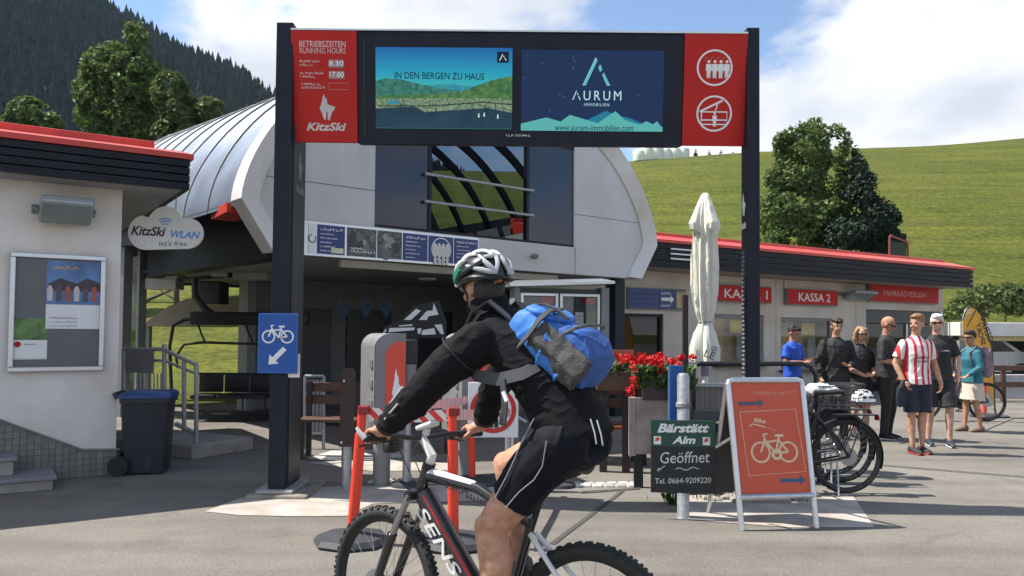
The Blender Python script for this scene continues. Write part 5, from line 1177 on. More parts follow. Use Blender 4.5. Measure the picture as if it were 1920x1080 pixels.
MB().tube([(cx+.15, .03, 0), (cx+.15, .03, v.z-.05)], .03, 12).build('post', galv, NS, True)
for px, py in ((762, 912), (1050, 912)):
    b = G(px, py); o = thing('steel_post', 'short grey steel post %s the cyclist' % ('left of' if px < 900 else 'right of'), 'post', T(b.x, b.y, 0)); MB().tube([(0, 0, 0), (0, 0, .62 if px < 900 else .3)], .04, 14).build('tube', galv, o, True)
    MB().lathe([(.16, 0), (.15, .03), (.05, .05)], n=20).build('base', rib_base, o, True)
# ------------------------------------------------------------------ glazed info cabinet
IF = Fr((*A(1060, 640, 9.6).xy, 0), R(14)); IC = thing('info_cabinet', 'grey glazed information cabinet with pitched top behind the backpack', 'notice board', IF.M)
u = IF.pl(968, 690); v = IF.pl(1140, 540); x0, x1, z0, z1 = u.x, v.x, .75, v.z; mid = IF.pl(1047, 600).x
dg = M('cabinet_dark', (.045, .05, .052), .4, var=.1)
MB().bb(x0+.03, x1-.1, .03, .10, z0, z1-.02).build('back_panel', dg, IC); MB().bb(x1-.1, x1, -.05, .2, 0, z1, .006).build('end_post', grey_metal, IC); MB().bb(x0-.04, x0+.03, -.05, .2, 0, z1, .006).build('end_post', grey_metal, IC)
q = MB(); q.add([(x, y, z) for x, dz in ((x0-.12, -.045), (x1+.03, .015)) for y, z in ((-.16, z1+.03+dz), (-.16, z1+.06+dz), (.3, z1+.12+dz), (.3, z1+.03+dz))], [(0, 1, 2, 3), (7, 6, 5, 4), (0, 4, 5, 1), (1, 5, 6, 2), (2, 6, 7, 3), (3, 7, 4, 0)]); q.build('roof', alu, IC)
for a_, b_ in ((x0+.04, mid-.01), (mid+.01, x1-.11)):
    for bx in ((a_, a_+.035, z0, z1-.08), (b_-.035, b_, z0, z1-.08), (a_+.036, b_-.036, z1-.115, z1-.08), (a_+.036, b_-.036, z0, z0+.03)): MB().bb(bx[0], bx[1], -.03, .025, bx[2], bx[3], .004).build('door_frame', alu, IC)
    MB().bb(b_-.20, b_-.05, .005, .012, z1-.20, z1-.13).build('red_label', red_panel, IC)
    MB().bb(a_+.04, b_-.04, -.012, -.008, z0+.035, z1-.12).build('door_pane', glass('case_glass_%d' % int(a_*10), (.85, .87, .88)), IC)
w_ = x1-.11-mid; 
poster(IC, mid+w_*.42, z1-.55, mid+w_*.62, z1-.30, sign_white, .018, 'notice'); poster(IC, mid+w_*.30, z1-.95, mid+w_*.85, z1-.62, sign_white, .018, 'notice')
for k in range(4): blur_text(IC, text_black, mid+w_*.45, z1-.36-.045*k, w_*.13, .02, y=.014)
# ------------------------------------------------------------------ terrace: flower trough, metal screen, posts
fl_red = leafmat('geranium_red', (.42, .004, .006), (.78, .025, .02), (.62, .01, .012), .2); fl_leaf = leafmat('geranium_leaf', (.03, .07, .015), (.09, .15, .035), None, .25)
def flowers(parent, x0, x1, z0, z1, y0, y1, nf, nl, sd, trail=0):
    rg = random.Random(sd); q = MB()
    for k in range(nl):
        p = V((rg.uniform(x0, x1), rg.uniform(y0, y1), rg.uniform(z0-.08, z0+(z1-z0)*.6))); nn = V((rg.gauss(0, .6), rg.gauss(-.3, .6), rg.gauss(.6, .5))).normalized(); t = nn.orthogonal().normalized(); b = nn.cross(t); s = rg.uniform(.02, .045)
        q.add([p-t*s, p+b*s*.8-nn*.006, p+t*s, p-b*s*.8-nn*.006], [(0, 1, 2, 3)])
    q.build('foliage', fl_leaf, parent, fix=False)
    for k in range(nf):
        c = V((rg.uniform(x0, x1), rg.uniform(y0, y1), z0+(z1-z0)*(.35+.65*rg.random()))); rr_ = rg.uniform(.035, .06)
        if trail and k < trail: c = V((x0+rg.uniform(-.06, .02), y0, z0-.06*k))
        g = MB()
        for j in range(34):
            d = V((rg.gauss(0, 1), rg.gauss(0, 1), rg.gauss(.2, .9))).normalized(); p = c+d*rr_*rg.uniform(.6, 1); t = d.orthogonal().normalized(); t.rotate(MX.Rotation(rg.random()*6, 3, d)); b = d.cross(t); s = rg.uniform(.010, .018)
            g.add([p-t*s, p+b*s+d*.004, p+t*s, p-b*s+d*.004], [(0, 1, 2, 3)])
        g.build('bloom', fl_red, parent, fix=False)
PF = Fr((*A(1235, 760, 7.9).xy, 0), R(-6)); PT = thing('flower_trough', 'dark trough of red geraniums on the metal screen', 'planter', PF.M)
u = PF.pl(1192, 748); v = PF.pl(1290, 712); MB().bb(u.x+.06, v.x, -.10, .12, u.z, v.z+.02, .01).build('box', M('trough_dark', (.05, .035, .035), .6), PT)
flowers(PT, u.x-.02, v.x+.06, v.z+.0, PF.pl(1240, 668).z, -.14, .14, 30, 900, 4, trail=3)
PS = thing('metal_screen', 'rusty grey sheet metal screen below the geraniums', 'screen', PF.M); rust = M('rusty_sheet', (.34, .30, .285), .55, metal=.25, var=.28, scale=3.5, dirt=.8)
u = PF.pl(1192, 850); v = PF.pl(1270, 746); MB().bb(u.x, v.x+.05, -.05, -.03, u.z, v.z, .003).build('sheet', rust, PS); MB().bb(u.x-.07, u.x-.002, -.05, .05, u.z-.02, v.z, .004).build('edge_post', rust, PS)
q = PF.pl(1197, 914); MB().bb(q.x-.045, q.x+.045, -.02, .06, 0, u.z-.003).build('leg', black_metal, PS)
PF2 = Fr((*A(1162, 720, 8.8).xy, 0), R(-4)); PT2 = thing('flower_trough', 'wooden trough of red geraniums beside the backpack', 'planter', PF2.M)
u = PF2.pl(1118, 740); v = PF2.pl(1188, 692); MB().bb(u.x, v.x, -.12, .12, u.z+.05, v.z-.02, .01).build('box', brown_wood, PT2)
for s in (u.x+.08, v.x-.08): MB().bb(s-.04, s+.04, -.05, .05, 0, u.z+.05).build('leg', dark_wood, PT2)
flowers(PT2, u.x, v.x, v.z-.03, PF2.pl(1160, 668).z, -.12, .12, 15, 520, 8)
q = A(1162, 668, 9.5); o = thing('terrace_chair', 'orange slatted chair back beyond the wooden flower trough', 'chair', T(q.x, 9.5, 0)); 
for k in range(2): MB().bb(-.17, .17, 0, .03, q.z-.12+.11*k, q.z-.03+.11*k, .01).build('back_slat', M('orange_wood', (.42, .12, .05), .5), o)
for s in (-1, 1): MB().bb(s*.16-.015, s*.16+.015, .031, .06, 0, q.z+.08).build('leg', dark_wood, o)
MB().bb(-.2, .2, -.42, 0, .42, .46).build('seat', M('orange_wood', (.4, .12, .05)), o)
# blue post, steel post, chalkboard
q = G(1282, 940); BP_ = thing('blue_post', 'flat blue post next to the geraniums', 'post', T(q.x, q.y+.35, 0)); a_ = A(1282, 685, q.y+.35); hh = a_.z
MB().bb(-.065, .065, -.03, .03, 0, hh, .006).build('blue_board', blue_post, BP_); MB().bb(-.065, .065, .031, .05, 0, hh-.05).build('backing', grey_metal, BP_)
q = G(1281, 970); GP = thing('steel_post', 'round galvanised post carrying the chalkboard', 'post', T(q.x, q.y, 0)); MB().lathe([(.06, 0), (.05, .02), (.052, 1.16), (.04, 1.185), (.0, 1.19)], n=18).build('tube', galv, GP, True)
MB().lathe([(.054, .9), (.062, .91), (.062, .94), (.054, .95)], n=18).build('clamp', grey_metal, GP)
CB = Fr((q.x, q.y-.075, 0), R(-5)); u = CB.pl(1220, 923); v = CB.pl(1342, 789); CBT = thing('chalkboard_sign', 'green and black Bärstätt Alm chalkboard hanging on the steel post', 'sign', CB.M)
W, H = v.x-u.x, v.z-u.z; x0, z0 = u.x, u.z
MB().bb(x0, v.x, -.006, .012, z0, v.z-.0, .004).build('board', M('chalk_black', (.014, .019, .021), .6, var=.3, scale=6), CBT); MB().bb(x0+.004, v.x-.004, -.009, -.0065, z0+H*.64, v.z-.004).build('header', M('header_green', (.012, .075, .045), .5), CBT)
TXT(CBT, sign_white, 'Bärstätt', x0+W*.10, z0+H*.825, H*.125, y=-.0095, width=W*.80, shear=.3, bold=.035, rotd=1); TXT(CBT, sign_white, 'Alm', x0+W*.33, z0+H*.675, H*.105, y=-.0095, width=W*.36, shear=.3, bold=.035, rotd=1)
for xx in (.045, .80):
    MB().bb(x0+W*xx, x0+W*(xx+.11), -.0105, -.0092, z0+H*.665, z0+H*.775).build('brand_tile', sign_white, CBT); q = MB(); q.prism([(x0+W*(xx+.015), z0+H*.70), (x0+W*(xx+.085), z0+H*.72), (x0+W*(xx+.085), z0+H*.765), (x0+W*(xx+.03), z0+H*.755)], -.012, -.0106); q.build('brand_mark', M('brand_red', (.6, .09, .04), .5), CBT)
chalk = M('chalk', (.62, .64, .62), .8, var=.15, scale=30)
TXT(CBT, chalk, 'Geöffnet', x0+W*.15, z0+H*.40, H*.155, y=-.0075, width=W*.76, shear=.15, rotd=2.5); TXT(CBT, chalk, 'Tel. 0664-9209220', x0+W*.07, z0+H*.12, H*.075, y=-.0075, width=W*.86, shear=.12, rotd=2.5)
q = MB(); stroke(q, [(x0+W*(.12+.03*math.cos(t_*.9)*(1-t_/9)+t_*.0), z0+H*(.31+.03*math.sin(t_*.9)*(1-t_/9))) for t_ in range(9)]+[(x0+W*.22, z0+H*.37)], .006, -.0095, -.0062); q.build('flourish', chalk, CBT)
q = MB(); stroke(q, [(x0+W*(.38+.045*k_), z0+H*(.325+.018*math.sin(k_*1.3)+.003*k_)) for k_ in range(9)], .006, -.0098, -.0062); q.build('flourish', chalk, CBT)
rg = random.Random(2); q = G(1262, 945); WD = thing('weed_clump', 'green weeds growing at the foot of the chalkboard post', 'plant', T(q.x, q.y, 0)); wm = MB()
for k in range(60):
    a = rg.random()*6.28; r_ = rg.random()*.07; h = rg.uniform(.06, .17); d = V((math.cos(a), math.sin(a), 0)); b = d*r_; s = V((-d.y, d.x, 0))*.006
    wm.add([b-s, b+s, b+d*.03+V((0, 0, h*.6))+s*.7, b+d*.07*rg.random()+V((0, 0, h))], [(0, 1, 2), (0, 2, 3)])
wm.build('leaves', fl_leaf, WD, fix=False)
q = G(1330, 938); MS = thing('moss_clump', 'mossy weeds around the foot of the right gate post', 'plant', T(q.x, q.y, 0)); wm = MB()
for k in range(260):
    bx_ = V((rg.gauss(.28, .28), rg.gauss(.05, .06), 0)); h = rg.uniform(.015, .06); a = rg.random()*6.28; d = V((math.cos(a), math.sin(a), 0)); s = V((-d.y, d.x, 0))*.008
    wm.add([bx_-s, bx_+s, bx_+d*.02+V((0, 0, h))], [(0, 1, 2)])
wm.build('leaves', leafmat('moss', (.06, .055, .015), (.12, .13, .03), None, .1), MS, fix=False)
for k in range(5):
    st_ = MB().ell((0, 0, 0), (.05+.03*rg.random(), .04, .03), 10, 6).mesh('st'); o = put('kerb_stone', wrinkle(st_, .012, 20, seed=k), concrete, MS, True); o.location = (.05+.11*k, rg.uniform(-.03, .08), .012)
# ------------------------------------------------------------------ orange A-board
p1 = G(1391, 995); p2 = G(1531, 990); yb = (p1.y+p2.y)/2
AF = Fr((*((p1+p2)/2).xy, 0), math.atan2(p2.y-p1.y, p2.x-p1.x), R(-9)); AB = thing('a_board', 'orange bicycle rental A-board with aluminium frame', 'sign', AF.M)
fw = (p2-p1).length; tl = AF.pl(1362, 712); trr = AF.pl(1503, 714); H = (tl.z+trr.z)/2; zb0 = AF.pl(1460, 930).z; wT = fw*1.0
xl0, xr0 = -fw/2, fw/2; xlt, xrt = tl.x+.01, trr.x
org = M('a_board_orange', (.60, .085, .035), .4, var=.05, scale=2)
def lx_(z): return xl0+(xlt-xl0)*z/H
def rx_(z): return xr0+(xrt-xr0)*z/H
MB().prism([(lx_(zb0)+.01, zb0), (rx_(zb0)-.01, zb0), (rx_(H)-.01, H-.01), (lx_(H)+.01, H-.01)], -.004, .012).build('poster_panel', org, AB)
rr2 = .024
for a_, b_ in (((lx_(0), 0), (lx_(H-.04), H-.04)), ((rx_(0), 0), (rx_(H-.04), H-.04))): MB().tube([V((a_[0], 0, a_[1])), V((b_[0], 0, b_[1]))], rr2, 10).build('side_rail', alu, AB, True)
MB().tube([V((lx_(H-.04), 0, H-.04)), V((lx_(H)+.008, 0, H-.01)), V((lx_(H)+.04, 0, H)), V((rx_(H)-.04, 0, H)), V((rx_(H)-.008, 0, H-.01)), V((rx_(H-.04), 0, H-.04))], rr2, 10).build('top_rail', alu, AB, True)
MB().tube([V((lx_(zb0), -.004, zb0)), V((rx_(zb0), -.004, zb0))], rr2, 10).build('bottom_rail', alu, AB, True)
FI = AF.I
bl, br_ = FI @ G(1328, 962), FI @ G(1446, 930); 
for nm_, bb_, tx in (('back_leg', bl, lx_(H)), ('back_leg', br_, rx_(H))): MB().tube([V((tx, .02, H-.02)), V((bb_.x if nm_ else 0, bb_.y, bb_.z+.01))], .018, 8).build(nm_, alu, AB, True)
zc_ = V((lx_(H)*.5+bl.x*.5, bl.y*.5, (H+bl.z)/2)); 
q = MB(); q.add([V((lx_(H)+.02, .03, H-.03)), V((rx_(H)-.02, .03, H-.03)), V((rx_(zb0)-.02, bl.y*.78, zb0+.02)), V((lx_(zb0)-.05, bl.y*.78, zb0+.02))], [(0, 1, 2, 3)]); q.add([V((lx_(H)+.02, .036, H-.03)), V((rx_(H)-.02, .036, H-.03)), V((rx_(zb0)-.02, bl.y*.78+.008, zb0+.02)), V((lx_(zb0)-.05, bl.y*.78+.008, zb0+.02))], [(3, 2, 1, 0)]); q.build('back_panel', M('back_dark', (.05, .05, .055), .5), AB, fix=False)
MB().tube([V((lx_(H*.62)+.01, .01, H*.62)), V((lx_(H*.55)-.06, .2, H*.55))], .012, 6).build('stay', alu, AB)
cream = M('cream_print', (.72, .52, .34), .5, var=.06); slate = M('slate_arrow', (.06, .09, .14), .5)
def ap(px, py): r_ = AF.pl(px, py, -.005); return r_.x, r_.z
xa, za = ap(1412, 742); xb, zb_ = ap(1476, 735); TXT(AB, M('pale_orange', (.68, .30, .18), .5), 'KitzBiking up!!', xa, za, zb_-za+.01, y=-.0055, width=xb-xa, shear=.2, bold=.01)
xa, za = ap(1488, 739); stroke(MB(), arc((xa, za), .03, 20, 160, 8), .006, -.008, -.0042).build('emblem', M('pale_orange', (.7, .3, .2)), AB)
xa, za = ap(1384, 757); xb, zb_ = ap(1432, 756); arrow(MB(), xa, za, xb, zb_, .026, -.0075, -.0042).build('arrow', slate, AB)
xa, za = ap(1464, 901); xb, zb_ = ap(1510, 900); arrow(MB(), xa, za, xb, zb_, .028, -.0075, -.0042).build('arrow', M('blue_arrow', (.03, .10, .20), .5), AB)
pts = [ap(1387, 773), ap(1491, 767), ap(1511, 884), ap(1404, 892)]; stroke(MB(), pts+[pts[0]], .005, -.0072, -.0042).build('border_line', cream, AB)
xa, za = ap(1413, 792); xb, zb_ = ap(1435, 783); TXT(AB, cream, 'Bike', xa, za, zb_-za, y=-.0055, width=xb-xa, shear=.15, bold=.03, rotd=-6)
q = MB(); stroke(q, [ap(1405, 800), ap(1410, 795), ap(1420, 797), ap(1435, 801)], .010, -.0078, -.0042); q.build('key_symbol', cream, AB)
q = MB(); stroke(q, [ap(1437, 801), ap(1455, 807)], .006, -.0074, -.0042); q.build('key_symbol', M('pale_orange', (.7, .3, .2)), AB)
xa, za = ap(1409, 869); xb, zb_ = ap(1498, 869); bike_icon(MB(), xa, za, xb-xa, .017, -.0085, -.0042).build('cycle_symbol', cream, AB)
c = ap(1456, 852); q = MB(); q.ring(c, .022, .045, -.0125, -.0042, 24); q.build('motor_symbol', cream, AB)
# dark blank board behind
q0 = G(1350, 928); DB = thing('dark_board', 'dark grey board standing between chalkboard and A-board', 'sign', T(q0.x-.02, q0.y+.12, 0, R(-6))); MB().bb(-.20, .22, 0, .03, .05, .78, .006).build('panel', M('dark_board_grey', (.075, .08, .09), .5, var=.1), DB); MB().bb(-.20, .22, -.012, .042, .02, .05).build('rail', grey_metal, DB)
# ------------------------------------------------------------------ parasol
UY = 9.2; q = A(1322, 640, UY); U = thing('closed_parasol', 'tall closed cream parasol behind the railing', 'parasol', T(q.x, UY, 0)); cl = M('parasol_cloth', (.70, .69, .60), .85, var=.06, scale=5, bump=.15, bscale=60)
zt = A(1322, 362, UY).z; zk = A(1320, 604, UY).z; zb_ = A(1322, 678, UY).z; kk = UY/FPX
def folds(z, r, n=44, m_=11, amp=.18, ph=0, tw=0): return [V((math.cos(a)*r*(1+amp*math.sin(m_*a+ph)+.06*math.sin(17*a+ph*2)), math.sin(a)*r*(1+amp*math.sin(m_*a+ph)+.06*math.sin(17*a+ph*2)), z)) for a in [2*math.pi*j/n for j in range(n)]]
zz = lambda py: A(1322, py, UY).z
cb_ = MB().loft([folds(zz(604), 11*kk, amp=.10), folds(zz(585), 17*kk, amp=.12), folds(zz(550), 22*kk, ph=.3), folds(zz(500), 23*kk, ph=.5), folds(zz(450), 20*kk, ph=.6), folds(zz(420), 16*kk, ph=.6), folds(zz(400), 10*kk, ph=.6)]); cm2 = remesh(cb_, .007, 'canopy', 1); crease(cm2, .012, 7, (1, 1, .12), 3); crease(cm2, .006, 16, (1, 1, .15), 8); put('canopy', cm2, cl, U, True)
MB().loft([folds(zb_, 26*kk, amp=.14, m_=7), folds(zz(655), 26*kk, amp=.16, m_=7, ph=.3), folds(zz(625), 19*kk, amp=.16, m_=7, ph=.5), folds(zz(608), 12*kk, amp=.12, m_=8), folds(zz(600), 11*kk, amp=.1, m_=8)]).build('canopy_skirt', cl, U, True)
hood = [folds(zz(432)+(0), 25*kk, amp=.26, m_=4), folds(zz(420), 27*kk, amp=.24, m_=4), folds(zz(398), 20*kk, amp=.18, m_=4), folds(zz(380), 14*kk, amp=.10, m_=4), folds(zz(368), 9*kk, amp=.05, m_=4), folds(zz(362), 4*kk, amp=.02, m_=4)]
for j in range(44): hood[0][j].z -= .14*max(0, -math.sin(4*2*math.pi*j/44)); hood[1][j].z -= .07*max(0, -math.sin(4*2*math.pi*j/44)); hood[1][j].z -= 0*max(0, math.sin(4*2*math.pi*j/44+.5))
cm2 = remesh(MB().loft(hood), .007, 'hood', 1); crease(cm2, .012, 6, (1, 1, .2), 1); put('hood', cm2, cl, U, True)
MB().lathe([(12.5*kk, -.012), (13*kk, 0), (12.5*kk, .012)], (0, 0, zz(604)), 20).build('strap', M('strap_grey', (.25, .25, .22)), U)
MB().tube([(0, 0, 0), (0, 0, zb_+.3)], .032, 14).build('pole', M('pole_white', (.72, .72, .72), .35), U, True); MB().tube([(0, 0, zz(705)), (0, 0, zz(680))], .045, 14).build('pole_sleeve', grey_metal, U, True)
MB().lathe([(.28, 0), (.28, .06), (.06, .09)], n=24).build('base', concrete, U)
TXT(U, M('cloth_print', (.12, .12, .12), .7), 'LE', -.06, zz(667), .085, y=-.178, width=.12, rotd=-22); TXT(U, M('cloth_print', (.1, .1, .1)), 'KA', .085, zz(660), .075, y=-.155, width=.06, rotd=60)
q = A(1285, 600, 8.9); o = thing('timber_post', 'thin dark brown timber post left of the parasol', 'post', T(q.x, 8.9, 0)); MB().bb(-.03, .03, -.03, .03, 0, A(1285, 553, 8.9).z, .004).build('post', dark_wood, o); MB().bb(.031, .037, -.02, .02, .3, A(1285, 560, 8.9).z).build('edge_strip', alu, o)
# low mesh wall, black railing hoop
MW = thing('mesh_panel', 'grey mesh fence panel below the parasol', 'fence', T(*A(1345, 720, 8.55).xy)); z1 = A(1345, 722, 8.55).z
MB().bb(-.30, .34, .005, .012, .25, z1-.02).build('mesh_sheet', stripes('mesh_grey', (.20, .17, .15), (.34, .31, .28), 40, (1, 0, .02), .5), MW)
for k in range(15): MB().bb(-.30+k*.0445, -.29+k*.0445, -.004, .004, .25, z1-.02).build('mesh_wire', M('wire', (.30, .27, .25), .6), MW)
MB().bb(-.34, .38, -.02, .02, z1-.02, z1+.02).build('top_rail', galv, MW)
for s in (-.32, .36): MB().bb(s-.02, s+.02, -.02, .02, 0, z1-.021).build('post', galv, MW)
HR = Fr((*A(1410, 700, 8.3).xy, 0)); HT2 = thing('hoop_railing', 'black tubular hoop railing behind the gate post', 'railing', HR.M)
def hp(px, py): r_ = HR.pl(px, py); return V((r_.x, 0, r_.z))
c1, c2 = hp(1300, 682), hp(1512, 682); MB().tube([V((c1.x, 0, 0)), V((c1.x, 0, c1.z-.06)), V((c1.x+.02, 0, c1.z-.015)), V((c1.x+.07, 0, c1.z)), V((c2.x-.05, 0, c2.z)), V((c2.x+.04, 0, c2.z-.03)), V((c2.x+.10, 0, c2.z-.12)), V((c2.x+.13, 0, 0))], .026, 10).build('tube', black_metal, HT2, True)
MB().tube([V((c1.x, 0, .55)), V((c2.x+.12, 0, .55))], .018).build('lower_bar', black_metal, HT2)
# ------------------------------------------------------------------ feather flag
q = G(1868, 782); FY = q.y; FL = Fr((q.x, FY, 0), R(12)); FT_ = thing('feather_flag', 'yellow feather flag with mirrored GERRY SPORT lettering', 'flag', FL.M)
def fp(px, py): r_ = FL.pl(px, py); return (r_.x, r_.z)
edge = [(1864, 765), (1862, 700), (1858, 650), (1848, 615), (1838, 590), (1828, 578), (1818, 574), (1809, 582), (1805, 600), (1806, 630), (1815, 660), (1832, 690), (1848, 720), (1858, 745)]
MB().prism([fp(*e) for e in edge], -.005, .005).build('cloth', M('flag_yellow', (.72, .36, .04), .7, var=.06), FT_)
MB().tube([V((fp(1868, 782)[0], 0, 0))]+[V((fp(x+1, y)[0], 0, fp(x, y)[1])) for x, y in edge[:9]], .016, 8).build('pole', black_metal, FT_, True)
def mirrored(body, px, py, h, wd, rot):
    q = MB(); addtext(q, body, 0, 0, h, y=0, width=wd, bold=.02); x, z = fp(px, py)
    q.v = [V((x+(-p.x)*math.cos(R(rot))-p.z*math.sin(R(rot)), -.0075+p.y, z+(-p.x)*math.sin(R(rot))+p.z*math.cos(R(rot)))) for p in q.v]
    q.f = [tuple(reversed(f)) for f in q.f]; q.build('lettering', text_black, FT_, fix=False)
mirrored('GERRY', 1853, 643, .13, .52, -66); mirrored('SPORT', 1840, 648, .11, .42, -70)
stroke(MB(), [fp(1829, 582), fp(1813, 612)], .02, -.009, -.0052).build('lettering', text_black, FT_)
for r_ in (10, 14): stroke(MB(), [(fp(1817, 596)[0]+a_*FY/FPX, fp(1817, 596)[1]+b_*FY/FPX) for a_, b_ in arc((0, 0), r_, 60, 200, 8)], .014, -.009, -.0052).build('swirl', sign_white, FT_)
MB().lathe([(.22, 0), (.22, .03), (.03, .06)], (fp(1868, 782)[0], 0, 0), 20).build('base', black_metal, FT_)
# ------------------------------------------------------------------ right background: hedge, garage, car, fence
rg = random.Random(31); HGY = 27
def hb(px, py, y, rpx, rpy): p = at(px, py, y); k = y/FPX; return (p.x, p.y-HGY, p.z, rpx*k, .9, rpy*k)
hd = thing("hedge", "sunlit green hedge above the garage at the far right", "hedge", T(0, HGY, 0)); c = MB(); leafcloud(c, [hb(1835, 565, 27, 40, 32), hb(1875, 560, 27, 42, 32), hb(1915, 558, 27, 45, 34), hb(1955, 560, 27, 40, 34), hb(1800, 590, 27, 30, 34), hb(1790, 650, 26, 26, 50)], 6500, .17, rg, core=.2)
c.build('foliage', LEAF2, hd, fix=False)
for px in (1800, 1840, 1880, 1920): p = at(px, 600, 27); MB().tube([(p.x, 0, 0), (p.x+.1, 0, 2.2)], [.06, .03]).build('stem', bark, hd)
GG = Fr((*A(1850, 620, 24.5).xy, 0), R(3)); GB = thing('garage', 'open white-edged garage with a parked car at the far right', 'garage', GG.M); u = GG.pl(1800, 604); v = GG.pl(1800, 630)
xw = 9
MB().bb(u.x, u.x+xw, 0, 5, v.z, u.z, .02).build('roof_fascia', white_paint, GB); MB().bb(u.x+.1, u.x+xw, .12, .25, v.z-.14, v.z-.005).build('lintel', M('lintel_cream', (.52, .42, .20), .7), GB)
for xx in (u.x+.05, u.x+4.2, u.x+xw-.3): MB().bb(xx, xx+.25, .12, .37, 0, v.z-.14).build('pillar', M('pillar_grey', (.25, .25, .25), .8), GB)
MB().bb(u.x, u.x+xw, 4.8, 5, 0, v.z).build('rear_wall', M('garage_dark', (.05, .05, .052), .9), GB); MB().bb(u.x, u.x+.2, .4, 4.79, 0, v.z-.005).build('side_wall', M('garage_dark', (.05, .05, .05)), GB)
CF2 = GG.M @ T(GG.pl(1880, 650).x+.2, 2.2, 0, R(4)); CAR = thing('parked_car', 'silver parked car inside the garage at the far right', 'car', CF2)
cm = M('silver_car', (.42, .44, .47), .3, metal=.6, var=.03)
prof_c = [(-2.1, .35), (-2.15, .7), (-1.95, .88), (-1.2, .98), (-.55, 1.38), (.7, 1.42), (1.35, 1.02), (2.0, .92), (2.12, .7), (2.1, .35)]
MB().prism(prof_c, -.85, .85).build('body', cm, CAR)
MB().prism([(-1.02, 1.0), (-.5, 1.33), (.08, 1.36), (.08, 1.0)], -.858, .858).build('side_window', glass_dark, CAR); MB().prism([(.16, 1.0), (.16, 1.36), (.65, 1.36), (1.15, 1.02)], -.858, .858).build('side_window', glass_dark, CAR)
for xx in (-1.35, 1.35):
    for s in (-1, 1): MB().lathe([(.16, -.1), (.32, -.11), (.32, .11), (.16, .1)], (xx, s*.78, .32), 20, (0, 1, 0)).build('wheel', rubber, CAR, True)
for s in (-1, 1): MB().bb(2.06, 2.14, s*.62-.15, s*.62+.15, .68, .80, .02).build('headlight', M('headlight', (.7, .7, .72), .15), CAR)
WF = Fr((*A(1850, 700, 18.5).xy, 0), R(4)); FN = thing('timber_fence', 'brown timber rail fence beyond the feather flag', 'fence', WF.M)
x0 = WF.pl(1772, 690).x; x1 = x0+7
for py in (690, 721): z_ = WF.pl(1880, py).z; MB().bb(x0, x1, -.04, .04, z_-.06, z_+.06, .01).build('rail', brown_wood, FN)
for k in range(6): x = x0+.15+k*1.3; MB().bb(x-.05, x+.05, .045, .12, 0, WF.pl(1880, 684).z, .008).build('post', brown_wood, FN)
for k in range(3): x = x0+1.2+k*1.7; MB().bb(x, x+1.5, .3, .36, .05, .62, .02).build('rail_panel', M('panel_white', (.55, .55, .55), .6), FN)
_, e4 = barrier('red barrier post beside the woman with the rucksack', (1846, 782), (1846, 700), .9, False)
tape('red-white tape across the queue behind the men', A(1662, 707, 12.6), A(1700, 705, 12.4), .055, tape_m, .0, 0)
tape('red-white tape right of the white-haired man', A(1772, 704, 12.9), e4, .055, tape_m, .02, 0)
